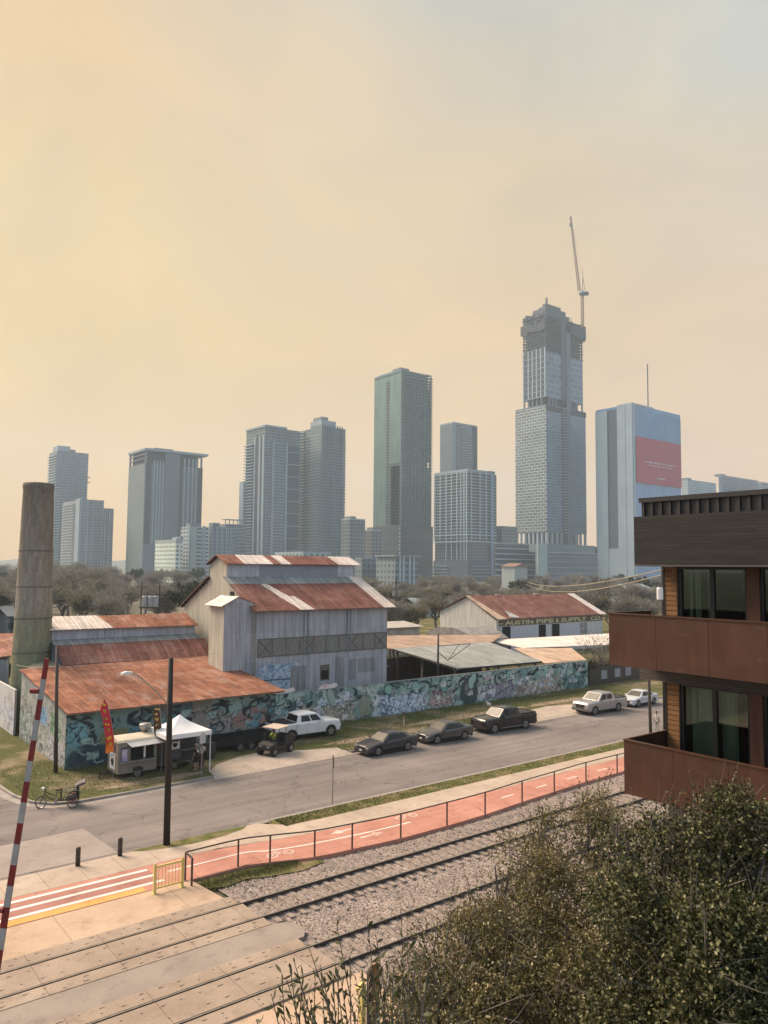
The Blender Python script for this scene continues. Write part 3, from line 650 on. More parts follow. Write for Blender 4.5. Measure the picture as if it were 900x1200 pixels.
# --- brick chimney
c = at(36, 800, 65.0); cx, cy = c.x, c.y
ch = empty('chimney', (cx, cy, 0), 'tall tapering weathered brick chimney stack beside the rusty shed', 'chimney')
t = NT('chimney_brick'); v = t.co(); sx = t.n('ShaderNodeSeparateXYZ'); t.l(v, sx.inputs[0]); ang = t.math('ARCTAN2', sx.outputs[1], sx.outputs[0]); cmb = t.n('ShaderNodeCombineXYZ')
t.l(t.math('MULTIPLY', ang, 1.3), cmb.inputs[0]); t.l(sx.outputs[2], cmb.inputs[1])
br = t.n('ShaderNodeTexBrick'); br.inputs['Scale'].default_value = 1; br.inputs['Brick Width'].default_value = .24; br.inputs['Row Height'].default_value = .085; br.inputs['Mortar Size'].default_value = .01
br.inputs['Color1'].default_value = (.20,.172,.155,1); br.inputs['Color2'].default_value = (.28,.248,.222,1); br.inputs['Mortar'].default_value = (.30,.285,.262,1); t.l(cmb.outputs[0], br.inputs['Vector'])
f = t.ramp(t.noise(t.co('Object', (1, 1, .22)), 2.4, 6, .75), [(.4, 0), (.6, 1)]); c_ = t.mix(f, br.outputs['Color'], (.19,.172,.155))
pal = t.ramp(t.noise(t.co('Object', (2.4, 2.4, .4)), 1.6, 6, .75), [(.52, 0), (.64, 1)]); c_ = t.mix(t.math('MULTIPLY', pal, .75), c_, (.33,.31,.28))
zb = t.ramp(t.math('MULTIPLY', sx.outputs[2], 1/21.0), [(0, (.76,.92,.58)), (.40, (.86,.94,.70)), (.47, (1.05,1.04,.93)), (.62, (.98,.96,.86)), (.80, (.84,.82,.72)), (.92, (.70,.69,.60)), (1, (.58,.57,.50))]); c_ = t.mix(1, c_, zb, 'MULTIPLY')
t.bump(br.outputs['Fac'], -.4, .02); m_chim = t.fin(c_, .95, 0, .1)
random.seed(5); prof = []
for i in range(60):
    z = -.1 + 20.5*i/59; r0 = 1.66 - (1.66-1.2)*(z/20.4) if z < 14 else 1.66 - .46*(z/20.4); prof.append((r0 + random.uniform(-.012, .012) + (.04 if i > 57 else 0), z))
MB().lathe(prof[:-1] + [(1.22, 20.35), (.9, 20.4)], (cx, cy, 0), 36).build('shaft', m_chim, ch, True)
for z in (6.2, 9.0, 11.6, 14.6): r0 = 1.66-.46*z/20.4+.02; MB().lathe([(r0, z), (r0+.015, z+.02), (r0+.015, z+.09), (r0, z+.11)], (cx, cy, 0), 36).build('iron_band', MAT('old_band', (.15,.135,.118)), ch)
# --- white block wall running back on the left
bw = empty('block_wall', (15.3, 65.2, 0), 'pale block wall with tags running back beside the chimney', 'wall')
MB().box(15.32, 66.2, -.1, 15.5, 98, 3.62).build('masonry', m_whitewall, bw)
cv = Canvas(32, 3.62, .06, (.45,.45,.45), 12); rr = cv.r; cv.blot((.36,.35,.34), .8, .52, .7); cv.blot((.55,.54,.52), 1.4, .5, .6)
for x in np.arange(.3, 31, 2.3): y = rr.uniform(.2, 1.2); cv.wild(x, x+rr.uniform(1.4, 2.2), y, y+rr.uniform(1, 1.9), [(.50,.50,.50), (.42,.43,.50), (.47,.43,.41)][int(rr.integers(3))], [(.12,.12,.13), (.16,.20,.33), (.09,.10,.09)][int(rr.integers(3))], 8, .07)
cv.mesh('tagged_face', lambda a, t: (np.full_like(a, 15.3), 98-a, t-.02), bw)

# --- tall corrugated mill building
BX0, BX1, BY0, BY1 = 32.6, 47.1, 59.0, 73.6
B = empty('corrugated_mill', (BX0, BY0, 0), 'tall grey corrugated iron mill with raised rusty monitor roof', 'mill building')
RY = 66.25; ML, MR = 64.55, 67.95; ZE = 9.72
f = MB(); f.box(BX0, BY0, -.1, BX1, BY0+.12, ZE); f.build('front_wall', m_galv, B)
gp = [(BY0+.12, -.1), (BY1, -.1), (BY1, ZE), (MR, 12.45), (MR, 13.72), (RY, 14.5), (ML, 13.72), (ML, 12.45), (BY0+.12, ZE+.02)]
MB().prism(gp, 'x', BX0+.01, BX0+.13).build('gable_wall', m_galvlit, B); MB().prism(gp, 'x', BX1-.13, BX1-.01).build('far_gable', m_galvd, B)
MB().box(BX0+.13, ML, 11.8, BX1-.13, ML+.1, 13.75).build('monitor_wall', m_blueg, B)
MB().box(40.6, ML-.03, 12.5, 45.0, ML-.005, 13.7).box(36.0, ML-.035, 12.5, 41.0, ML-.005, 13.66).build('monitor_shutter', MAT('grey_shutter', (.25,.265,.30), (.21,.225,.255), 2, .7, stretch=(4,1,.3)), B)
def rp(x, y):  # main roof front plane
    return (x, y, 9.72 + (y-58.55)*(12.52-9.72)/(ML-58.55))
def roof_piece(x0, x1, y0, y1, m, name, dz=0): MB().slab([tuple(np.array(rp(x0, y0))+[0,0,dz]), tuple(np.array(rp(x1, y0))+[0,0,dz]), tuple(np.array(rp(x1, y1))+[0,0,dz]), tuple(np.array(rp(x0, y1))+[0,0,dz])], .05).build(name, m, B)
roof_piece(32.2, 46.3, 58.45, 63.2, m_rust2, 'roof')
roof_piece(32.2, 46.4, 63.2, ML+.02, m_greyroof, 'upper_roof', .012); roof_piece(46.3, 47.75, 58.42, ML, m_pale, 'pale_roof_edge', .02)
MB().slab([(36.9, 58.43, rp(0, 58.43)[2]+.035), (38.3, 58.43, rp(0, 58.43)[2]+.035), (37.6, 60.8, rp(0, 60.8)[2]+.035), (36.0, 60.8, rp(0, 60.8)[2]+.035)], .03).slab([(36.05, 60.8, rp(0, 60.8)[2]+.035), (37.0, 60.8, rp(0, 60.8)[2]+.035), (36.0, 63.1, rp(0, 63.1)[2]+.035), (35.3, 63.1, rp(0, 63.1)[2]+.035)], .03).build('pale_patch', m_pale, B)
MB().slab([(BX0-.3, BY1+.5, ZE-.25), (BX1+.5, BY1+.5, ZE-.25), (BX1+.5, MR, 12.52), (BX0-.3, MR, 12.52)], .06).build('rear_roof', m_rust3, B)
mz = lambda y: 13.74 + (y-64.2)*(14.58-13.74)/(RY-64.2)
xs_ = [(32.3, 34.3, m_rust3), (34.3, 37.3, m_pale), (37.3, 38.2, m_rust2), (38.2, 39.3, m_pale), (39.3, 44.9, m_rust2), (44.9, 46.6, m_pale), (46.6, 47.7, m_whiteroof)]
for i, (a, b_, m) in enumerate(xs_):
    sk = .55; MB().slab([(a, 64.2, mz(64.2)+(i%2)*.01), (b_, 64.2, mz(64.2)+(i%2)*.01), (b_-sk+.5, RY, mz(RY)+(i%2)*.01), (a-sk+.5, RY, mz(RY)+(i%2)*.01)], .05).build('monitor_roof_sheet', m, B)
MB().slab([(32.3, 68.3, 13.72), (47.7, 68.3, 13.72), (47.7, RY+.01, 14.56), (32.3, RY+.01, 14.56)], .05).build('monitor_rear_roof', m_rust3, B)
tr = MB(); tr.bar((BX0-.12, BY1+.4, ZE-.32), (BX0-.12, MR, 12.4), .1, .2)
for k_ in range(9): y = MR + .6 + k_*.65; tr.box(BX0-.3, y-.06, 12.4-(y-MR)*.46-.30, BX0-.05, y+.06, 12.4-(y-MR)*.46-.12)
tr.bar((BX0-.15, 68.3, 13.62), (BX0-.15, RY, 14.4), .1, .12); tr.build('rafter_end', m_dark, B)
bd = MB()
bd.box(BX0+.3, BY0-.035, 5.75, BX1-.1, BY0-.004, 7.2); bd.build('clerestory_band', MAT('clerestory_boards', (.22,.215,.20), (.15,.145,.135), 2.0, .9, stretch=(5,1,.5)), B)
tb = MB()
for z in (5.72, 7.22): tb.box(BX0+.25, BY0-.06, z-.04, BX1-.05, BY0-.036, z+.04)
for x in np.linspace(BX0+.3, BX1-.1, 11): tb.box(x-.04, BY0-.062, 5.76, x+.04, BY0-.036, 7.18)
for xa, xb in ((BX0+.35, BX0+1.7), (45.5, 46.9), (37.4, 38.8), (42.2, 43.6)): tb.bar((xa, BY0-.055, 5.8), (xb, BY0-.055, 7.15), .05); tb.bar((xa, BY0-.05, 7.15), (xb, BY0-.05, 5.8), .05)
tb.build('clerestory_frame', m_truss, B)
for x in (37.55, 37.95, 42.3, 42.7): MB().tube([(x, BY0-.07, 5.6), (x, BY0-.07, 9.5)], .05, 6).build('downpipe', m_galvd, B)
MB().box(BX0-.02, BY0-.06, -.1, BX0+.1, BY0-.004, 9.65).build('corner_trim', m_galvd, B)
for (x0, x1, z0, z1) in ((36.2, 37.8, 2.6, 4.7), (41.0, 42.0, 2.0, 5.2), (42.6, 43.4, 3.0, 4.9), (43.6, 45.6, 3.6, 4.9)): MB().box(x0, BY0-.03, z0, x1, BY0-.004, z1).build('patched_sheet', m_galvd, B)
wd = MB(); wd.box(39.35, BY0-.04, 3.2, 40.35, BY0-.004, 4.6); w_ = wd.build('window', m_truss, B); MB().box(39.45, BY0-.055, 3.3, 40.25, BY0-.042, 4.1).build('pane', m_dark, w_)
cv = Canvas(4.2, 2.1, .05, (.24,.29,.36), 21); cv.wild(0, 4.2, 0, 2.1, (.40,.46,.52), (.12,.20,.33), 9); cv.stroke([(0, .8), (4, .7)], .12, (.06,.09,.14)); cv.mesh('mural_patch', lambda a, t: (32.9+a, np.full_like(a, BY0-.012), 2.9+t), B)
# lean-to on the left side
MB().prism([(29.85, -.1), (32.6, -.1), (32.6, 10.35), (31.0, 10.85), (29.85, 10.3)], 'y', 59.35, 59.45).build('lean_to_front', m_galv, B)
MB().box(29.85, 59.45, -.1, 29.95, 62.2, 10.25).build('lean_to_side', m_galvlit, B); MB().box(29.95, 62.1, -.1, 32.6, 62.2, 10.2).build('lean_to_rear', m_galvd, B)
MB().slab([(29.45, 59.1, 10.15), (31.0, 59.1, 10.93), (31.0, 62.4, 10.93), (29.45, 62.4, 10.15)], .05).build('lean_to_roof_pale', m_whiteroof, B)
MB().slab([(31.0, 59.3, 10.95), (32.7, 59.3, 10.35), (32.7, 62.4, 10.35), (31.0, 62.4, 10.95)], .05).build('lean_to_roof_rust', m_rust3, B)
MB().box(32.55, 63.0, 9.9, 32.605, 63.7, 11.2).build('gable_opening', m_dark, B)

# --- pipe yard building with the lettered fascia
PX0, PX1, PY0, PY1 = 87.0, 113.4, 82.0, 94.9; PR = 88.45
Pp = empty('lettered_warehouse', (PX0, PY0, 0), 'white warehouse with rusty red roof and long lettered fascia', 'warehouse')
MB().box(PX0+.1, PY0, -.1, PX1, PY0+.12, 5.75).build('front_wall', m_whitewall, Pp)
gp = [(PY0+.12, -.1), (PY1, -.1), (PY1, 6.55), (PR, 9.02), (PY0+.12, 5.8)]
MB().prism(gp, 'x', PX0, PX0+.12).build('gable_wall', galv('dirty_white_gable', (.47,.45,.40), (.62,.60,.55), (.25,.20,.16), .68, 'y'), Pp); MB().prism(gp, 'x', PX1-.12, PX1).build('far_gable', m_whitewall, Pp)
pz = lambda y: 5.82 + (y-81.6)*(9.1-5.82)/(PR-81.6)
MB().slab([(PX0+1.6, 81.55, pz(81.55)), (PX1-1.2, 81.55, pz(81.55)), (PX1-1.2, PR, pz(PR)), (PX0+.4, PR, pz(PR))], .06).build('roof', m_rust2, Pp)
MB().slab([(PX0-.4, 81.5, pz(81.5)+.02), (PX0+1.6, 81.5, pz(81.5)+.02), (PX0+.4, PR, pz(PR)+.02), (PX0-.4, PR, pz(PR)+.02)], .06).build('roof_left_edge', m_tanroof, Pp)
MB().slab([(PX1-1.25, 81.5, pz(81.5)+.02), (PX1+.5, 81.5, pz(81.5)+.02), (PX1+.5, PR, pz(PR)+.02), (PX1-1.25, PR, pz(PR)+.02)], .06).build('roof_right_edge', m_whiteroof, Pp)
MB().slab([(PX0-.4, PY1+.4, 6.4), (PX1+.5, PY1+.4, 6.4), (PX1+.5, PR, pz(PR)-.01), (PX0-.4, PR, pz(PR)-.01)], .06).build('rear_roof', m_rust2, Pp)
MB().add([(89.4, 81.62, 6.0), (91.6, 81.62, 5.95), (90.0, 83.0, 6.95)], [(0,1,2)]).slab([(89.5, 81.6, 5.98), (91.7, 81.6, 5.93), (89.9, 82.4, 6.55), (89.8, 83.2, 7.1)], .02).build('peeled_sheet', m_whiteroof, Pp)
MB().bar((PX0-.1, PY0+.2, 5.7), (PX0-.1, PR, 8.95), .06, .2).bar((PX0-.1, PY1+.2, 6.4), (PX0-.1, PR, 8.95), .06, .2).build('verge_board', m_truss, Pp)
for x in (94, 103.5): MB().box(x-.5, PR-.2, 9.05, x+.5, PR+.2, 9.3).build('roof_vent', m_tanroof, Pp)
fs = MB().box(PX0+.35, PY0-.06, 4.66, PX1-.05, PY0-.004, 5.6).build('fascia_board', MAT('rusty_fascia', (.15,.115,.075), (.10,.075,.052), 1.2), Pp)
def text_mesh(name, body, size, ext, m, parent, loc, rot, off=0.0, align='LEFT', xs=1.0, bake=False):
    cu = bpy.data.curves.new(name, 'FONT'); cu.body = body; cu.size = size; cu.extrude = ext; cu.offset = off; cu.align_x = align; cu.resolution_u = 3
    tmp = bpy.data.objects.new('tmp', cu); COL.objects.link(tmp); bpy.context.view_layer.update()
    me = bpy.data.meshes.new_from_object(tmp.evaluated_get(bpy.context.evaluated_depsgraph_get())); bpy.data.objects.remove(tmp); bpy.data.curves.remove(cu)
    me.name = name; me.materials.clear(); me.materials.append(m); o = bpy.data.objects.new(name, me); COL.objects.link(o)
    if bake: me.transform(Matrix.Translation(loc) @ Euler(rot).to_matrix().to_4x4() @ Matrix.Diagonal((xs, 1, 1, 1)))
    else: o.location = loc; o.rotation_euler = rot; o.scale = (xs, 1, 1)
    if parent is not None: adopt(o, parent)
    return o
m_letter = MAT('cream_lettering', (.60,.53,.32), (.48,.42,.26), 2.5)
def fit(body, x0, x1, z, size, off, y):
    o = text_mesh('lettering', body, size, .012, m_letter, None, (0,0,0), (0,0,0), off); w = max(v.co.x for v in o.data.vertices) - min(v.co.x for v in o.data.vertices); m0 = min(v.co.x for v in o.data.vertices)
    k = (x1-x0)/w; o.data.transform(Matrix.Translation((-m0, 0, 0))); o.data.transform(Matrix.Diagonal((k, 1, 1, 1)))
    o.data.transform(Matrix.Translation((x0, y, z)) @ Euler((PI/2, 0, 0)).to_matrix().to_4x4()); o.data.transform(Matrix.Translation((-PX0, -PY0, 0))); adopt(o, Pp); return o
fit('- AUSTIN', 87.6, 95.2, 4.82, .92, .028, PY0-.075); fit('PIPE', 95.95, 100.2, 4.82, .92, .028, PY0-.075); fit('&', 100.8, 101.5, 4.82, .92, .028, PY0-.075); fit('SUPPLY', 102.1, 108.9, 4.82, .92, .028, PY0-.075); fit('CO.', 110.0, 113.0, 4.82, .92, .028, PY0-.075)
for x0, x1 in ((88.1, 89.9), (96.6, 98.3), (99.9, 101.7)): MB().box(x0, PY0-.05, -.1, x1, PY0-.004, 4.55).build('doorway', m_dark, Pp)
MB().box(107.2, PY0-.05, 1.6, 109.0, PY0-.004, 4.5).build('tagged_panel', MAT('tagged_panel', (.42,.40,.38), (.13,.11,.11), 3.2), Pp)
for xa, xb in ((90.0, 96.5), (101.8, 107.1)): MB().box(xa, PY0-.045, .3, xb, PY0-.003, 4.4).build('sliding_door', MAT('white_door', (.50,.51,.55), (.42,.43,.47), 1.5, stretch=(3,1,.3)), Pp)
gw = MB().box(PX0-.05, 89.2, 2.2, PX0+.002, 90.6, 3.7).build('window', m_truss, Pp); MB().box(PX0-.07, 89.3, 2.3, PX0-.05, 90.5, 3.6).build('pane', m_dark, gw)

# --- open pipe sheds between the mill and the lettered warehouse
C1 = empty('open_canopy', (54, 57, 0), 'wide grey sheet metal canopy on posts behind the graffiti wall', 'canopy')
q = [(53.7, 55.9, 3.58), (66.4, 55.9, 3.42), (69.9, 67.3, 4.42), (55.0, 68.0, 4.42)]
MB().slab(q, .06).build('roof', m_greyroof, C1)
MB().bar((53.8, 55.95, 3.46), (66.4, 55.95, 3.3), .12, .16).bar((53.75, 55.95, 3.46), (55.0, 67.9, 4.3), .1, .16).build('edge_beam', m_dark, C1)
rf = MB()
for k_ in range(22): a = k_/21; x, y, z = 53.75 + 1.3*a, 55.95 + 12*a, 3.45 + .84*a; rf.box(x-.25, y-.05, z-.06, x+.1, y+.05, z+.04)
rf.build('rafter_end', m_truss, C1)
for (x, y) in ((54.3, 57.0), (60, 56.4), (65.8, 56.4), (55.2, 63), (55.4, 67.5), (69, 66.5), (62, 67.2)): MB().box(x-.1, y-.1, -.1, x+.1, y+.1, 3.35 + (y-56)*.07).build('post', m_truss, C1)
C2 = empty('open_canopy', (70, 57, 0), 'tan and whitish sheet canopy in front of the lettered warehouse', 'canopy')
MB().slab([(66.6, 55.7, 3.2), (73.9, 55.7, 3.1), (79.5, 62.5, 3.75), (69.6, 63.0, 4.05)], .06).build('tan_roof', m_tanroof, C2)
MB().slab([(71.0, 62.6, 4.02), (99, 59.8, 3.45), (112, 73, 3.4), (75.5, 73.0, 3.9)], .06).build('white_roof', m_whiteroof, C2)
for (x, y) in ((67, 56.2), (73.4, 56.2), (78.6, 62), (70, 62.4), (98, 60.4), (110, 72.4), (76.2, 72.4)): MB().box(x-.1, y-.1, -.1, x+.1, y+.1, 3.1).build('post', m_truss, C2)
C3 = empty('open_canopy', (60, 70, 0), 'low brown flat roofed shed beyond the grey canopy', 'canopy')
MB().slab([(55.6, 68.6, 4.30), (71.5, 68.1, 4.30), (79, 73.5, 4.45), (63.5, 80.5, 4.5), (57, 80.5, 4.45)], .1).build('roof', m_brownroof, C3)
for (x, y) in ((56.2, 69.2), (71, 68.7), (64, 79.6), (57.4, 79.8), (77, 73.2)): MB().box(x-.1, y-.1, -.1, x+.1, y+.1, 4.2).build('post', m_truss, C3)
sc_ = empty('board_screen', (47.4, 64, 0), 'dark red brown board screen in shadow under the canopy', 'screen')
MB().box(47.4, 67.6, -.1, 69, 67.75, 3.4).build('boards', wood_mat('red_brown_boards', (.045,.026,.020), (.09,.05,.038), True), sc_)
MB().box(47.3, 66.5, 2.6, 53.4, 67.4, 2.75).box(48.4, 67.5, 0, 48.6, 67.65, 3.9).box(51.5, 67.5, 0, 51.7, 67.65, 3.9).build('rail', m_truss, sc_)
random.seed(21)
for i, (x, y, l) in enumerate(((50, 82, 'heap of pale pipe lengths on a rack beyond the mill'), (56, 84, 'second heap of pale pipe lengths near the brown shed roof'))):
    b = MB()
    for k_ in range(14): z = 3.2 + (k_ % 5)*.2 + random.uniform(0, .1); yy = y + (k_//5)*.3; b.tube([(x+random.uniform(-1, 1), yy, z), (x+5+random.uniform(-1, 1), yy+random.uniform(-.6, .6), z+random.uniform(-.1, .35))], .1, 6)
    b.box(x, y-.4, -.1, x+.3, y+1.2, 3.2).box(x+4.4, y-.4, -.1, x+4.7, y+1.2, 3.2)
    tag(b.build('pipe_rack', MAT('pale_pipe', (.50,.45,.40), (.36,.32,.28), 3)), l, 'pipe rack', 'pipe racks in the yard')
tp = MB(); tp.prism([(76, 0), (86.5, 0), (86.5, 4.0), (84, 4.9), (80.5, 5.0), (77.5, 4.3), (76, 3.6)], 'x', 76.5, 83); tag(tp.build('tarped_heap', MAT('grey_tarp', (.27,.25,.23), (.17,.16,.15), 1.2, .8, bump=.6, bscale=2)), 'grey tarpaulin covered heap beside the lettered warehouse gable', 'tarped heap')
tp = MB(); tp.prism([(98, 0), (104, 0), (104, 4.2), (98, 4.4)], 'y', 96, 98.5); tag(tp.build('storage_container', MAT('faded_tarp', (.48,.44,.39), (.36,.33,.30), 1.5)), 'long faded pale container standing in the yard beyond the mill', 'container')
tag(MB().box(66, 92, 0, 80, 96, 4.3).slab([(65.5, 91.5, 4.35), (80.5, 91.5, 4.35), (80.5, 96.5, 4.9), (65.5, 96.5, 4.9)], .1).build('storage_shed', MAT('faded_shed', (.42,.38,.33), (.30,.27,.24), .9)), 'faded long storage shed between mill and lettered warehouse', 'shed')
# ------------------------------------------------------------------ street furniture
m_fence = MAT('brown_black_steel', (.055,.035,.030), (.03,.022,.02), 5, .55, 0, .4)
m_yellow = MAT('yellow_steel', (.55,.42,.12), (.62,.50,.20), 3, .5, 0, .4)
m_red_p = MAT('signal_red', (.20,.018,.018), (.15,.015,.014), 3, .5, 0, .4)
m_whp = MAT('signal_white', (.34,.335,.33), (.27,.265,.26), 3, .5, 0, .4)
m_steel = MAT('galv_steel', (.33,.32,.31), (.22,.215,.21), 4, .5, .6, .5)
m_tyre = MAT('tyre_rubber', (.022,.021,.021), (.015,.015,.015), 6, .85)
m_chrome = MAT('bright_metal', (.20,.195,.19), (.14,.135,.13), 5, .45, .7, .5)
m_wht = MAT('white_paint', (.68,.67,.66), (.60,.59,.58), 2, .4, 0, .4)

# fence along the red path
FP = [(14.40, 31.70), (16.91, 31.72), (18.32, 31.34), (20.29, 30.66), (22.25, 30.40), (25.05, 30.15), (28.17, 30.14), (31.08, 30.22), (34.43, 30.53), (37.55, 30.74), (40.92, 30.96), (44.28, 31.0), (47.7, 31.0), (51.1, 31.0), (54.5, 31.0)]
fe = empty('path_fence', (14.4, 31.7, ZP), 'long dark rail fence with thin posts along the red path', 'fence')
for x, y in FP: MB().box(x-.03, y-.03, ZP-.2, x+.03, y+.03, ZP+1.15).build('post', m_fence, fe)
ts = smooth(FP, 5); MB().tube([(x, y, ZP+1.17) for x, y in ts], .032, 6).build('top_rail', m_fence, fe)
wr = MB()
for z in (.25, .48, .71, .94): wr.tube([(x, y, ZP+z) for x, y in ts], .004, 3)
wr.build('wire', m_steel, fe)
MB().box(14.36, 31.0, ZP-.1, 14.43, 31.07, ZP+1.12).bar((14.40, 31.7, ZP+1.17), (14.40, 31.03, ZP+1.10), .06).build('return_rail', m_fence, fe)
# yellow barrier
def barrier(x0, x1, y, label, z0=.105, zig=True, name='bicycle_barrier'):
    t = empty(name, (x0, y, z0), label, 'barrier')
    for x in (x0, x1):
        p = MB().box(x-.055, y-.055, z0, x+.055, y+.055, z0+1.12).build('post', m_yellow, t)
        MB().box(x-.11, y-.11, z0, x+.11, y+.11, z0+.02).build('foot_plate', m_yellow, p); MB().lathe([(.06, z0+1.12), (.06, z0+1.15), (.03, z0+1.19)], (x, y, 0), 8).build('cap', m_yellow, p)
    MB().box(x0, y-.03, z0+1.02, x1, y+.03, z0+1.09).build('top_rail', m_yellow, t); MB().box(x0, y-.025, z0+.18, x1, y+.025, z0+.23).build('bottom_rail', m_yellow, t)
    b = MB()
    for x in np.linspace(x0+.16, x1-.16, 7): b.box(x-.012, y-.012, z0+.23, x+.012, y+.012, z0+1.02)
    b.build('balusters', m_yellow, t); return t
barrier(12.86, 14.05, 31.22, 'small yellow railing barrier at the end of the white striped path')
b2 = empty('yellow_gate_post', (18.6, 17.6, 0), 'yellow post with a brown panel half hidden by foreground leaves', 'gate post')
q = at(425, 1160, 19.5); qx, qy, qz = q.x, q.y, q.z
b2.location = (qx, qy, 0)
MB().box(qx-.06, qy-.06, 0, qx+.06, qy+.06, qz+.15).build('post', m_yellow, b2); MB().box(qx+.16, qy-.05, 0, qx+.24, qy+.05, qz+.35).build('dark_post', m_fence, b2)
MB().bar((qx-.25, qy-.1, qz+.12), (qx+.02, qy, qz+.2), .07).build('arm', m_yellow, b2); MB().box(qx+.25, qy-.02, qz-1.2, qx+.5, qy+.02, qz+.5).build('panel', MAT('rusty_yellow', (.35,.19,.05), (.20,.09,.04), 2), b2)
q = gnd(3, 1108); tr_ = empty('handrail', (q.x, q.y, .1), 'low tan steel handrail beside the crossing gate mast', 'handrail')
MB().tube([(q.x-1.2, q.y, .75), (q.x-.2+.1, q.y-.02, .75)], .035, 8).build('rail', m_orange, tr_); MB().tube([(q.x-1.0, q.y, .1), (q.x-1.0, q.y, .75)], .03, 8).build('post', m_orange, tr_)
# bollards
def bollard(x, y, label):
    t = empty('bollard', (x, y, ZP), label, 'bollard', 'dark bollards by the kerb')
    MB().lathe([(.105, ZP), (.105, ZP+.78), (.10, ZP+.80), (.06, ZP+.82)], (x, y, 0), 14).build('post', m_fence, t, True)
    MB().lathe([(.108, ZP+.66), (.108, ZP+.72)], (x, y, 0), 14).build('band', m_black, t); return t
bollard(11.26, 36.05, 'dark round bollard at the kerb, nearer the striped crossing arm'); bollard(13.17, 36.12, 'dark round bollard at the kerb, nearer the tall wooden pole')
# crossing gate
g0 = at(55, 772, 16.0); g1 = at(2, 1100, 16.0); d = (g1-g0); piv = g0 + d*((1.25-g0.z)/d.z); 
cg = empty('crossing_gate', (piv.x-.25, piv.y, 0), 'raised red and white striped level crossing gate arm', 'crossing gate')
def onarm(s): return g0 + d.normalized()*s
Ltot = (piv-g0).length; nstr = int(Ltot/.415)
ab = MB(); cuts = []
for i in range(nstr+1):
    a, b = i*.415, min((i+1)*.415, Ltot)
    if b <= a: continue
    w = .062 + .05*a/Ltot; ab.bar(onarm(a), onarm(b), w*1.45, .05, up=(FW.x, FW.y, 0)); cuts.append(i)
ao = ab.build('gate_arm', m_red_p, cg); ao.data.materials.append(m_whp)
for k_, pl in enumerate(ao.data.polygons): pl.material_index = cuts[k_//6] % 2
bmx = bmesh.new(); bmx.from_mesh(ao.data); bmesh.ops.remove_doubles(bmx, verts=bmx.verts, dist=.012); bmx.to_mesh(ao.data); bmx.free()
for s_ in (.66, 5.05):
    p = onarm(s_) - RT0*.14; l_ = MB().tube([p - FW*.0 - RT0*.09, p + RT0*.09], [.055, .06], 12).build('lamp', m_red_p, cg); MB().tube([p+RT0*.0 - Vector((0,0,.0)), onarm(s_)], .012, 6).build('bracket', m_black, l_)
MB().box(piv.x-.55, piv.y-.22, .12, piv.x-.1, piv.y+.22, 1.0).box(piv.x-.5, piv.y-.18, 1.0, piv.x-.12, piv.y+.18, 1.6).build('mechanism', m_steel, cg)
MB().bar(piv, piv + d.normalized()*.9, .3, .06, up=(FW.x, FW.y, 0)).build('counterweight', m_black, cg); MB().tube([(piv.x-.3, piv.y+.35, .1), (piv.x-.3, piv.y+.35, 4.6)], .07, 10).build('mast', m_steel, cg)

# poles
def pole(x, y, h, r, label, m=None, group='utility poles', arms=(), lean=(0, 0)):
    t = empty('utility_pole', (x, y, 0), label, 'utility pole', group)
    MB().tube([(x, y, -.1), (x+lean[0]*.5, y+lean[1]*.5, h*.5), (x+lean[0], y+lean[1], h)], [r, r*.88, r*.74], 10).build('shaft', m or m_pole, t, True)
    for z, w in arms: MB().box(x-w/2, y-.06, z-.06, x+w/2, y+.06, z+.06).build('crossarm', m_truss, t)
    return t
p1 = pole(15.44, 36.18, 9.0, .165, 'thick dark wooden pole with a lamp arm standing on the grass island', lean=(-.05, 0))
la = MB().tube([(15.3, 36.15, 6.8), (14.6, 36.2, 7.55), (13.75, 36.2, 8.3), (13.4, 36.2, 8.42)], .035, 6).build('lamp_arm', m_steel, p1); MB().prism([(13.0, 8.36), (13.5, 8.38), (13.5, 8.48), (13.2, 8.52), (13.0, 8.46)], 'y', 36.1, 36.32).build('lamp_head', m_wht, la)
pole(14.9, 53.2-.35, 8.15, .13, 'slim brown wooden pole at the painted corner of the rusty shed', m_pole2, lean=(-.15, .2))
pole(52.1, 57.1, 7.0, .12, 'dark pole with steel bracket beside the grey canopy', m_black)
bkt = MB(); bkt.bar((52.1, 57.1, 5.75), (56.6, 57.1, 5.75), .07).bar((52.1, 57.1, 5.2), (53.4, 57.1, 4.25), .06).bar((53.4, 57.1, 4.25), (56.6, 57.1, 5.72), .06).bar((53.4, 57.1, 4.25), (54.9, 57.1, 5.7), .05)
bkt.build('bracket', m_truss, [o for o in COL.objects if o.name.startswith('utility_pole')][-1])
q = at(463.5, 735, 150); pa = pole(q.x, q.y, 11.6, .17, 'distant dark pole with transformer behind the mill roof', arms=((10.6, 2.2),))
MB().lathe([(.3, 7.9), (.33, 8.0), (.33, 8.9), (.3, 9.0)], (q.x-.55, q.y-.2, 0), 10).lathe([(.3, 7.9), (.33, 8.0), (.33, 8.9), (.3, 9.0)], (q.x+.5, q.y-.2, 0), 10).build('transformer', m_steel, pa)
q = at(617, 720, 190); pole(q.x, q.y, 11.0, .17, 'distant pole above the red roof ridge of the lettered warehouse', arms=((10.2, 2.2),))
q = at(777, 712, 62); pb = pole(q.x, q.y, 15.6, .15, 'dark pole with pale transformer beside the balcony building', arms=((14.6, 2.0),))
MB().lathe([(.22, 11.1), (.25, 11.2), (.25, 12.0), (.2, 12.1)], (q.x-.42, q.y, 0), 10).build('transformer', m_wht, pb)
pole(56.0, 36.0, 7.2, .13, 'brown pole on the near kerb below the balconies', m_pole2, lean=(-.2, 0))
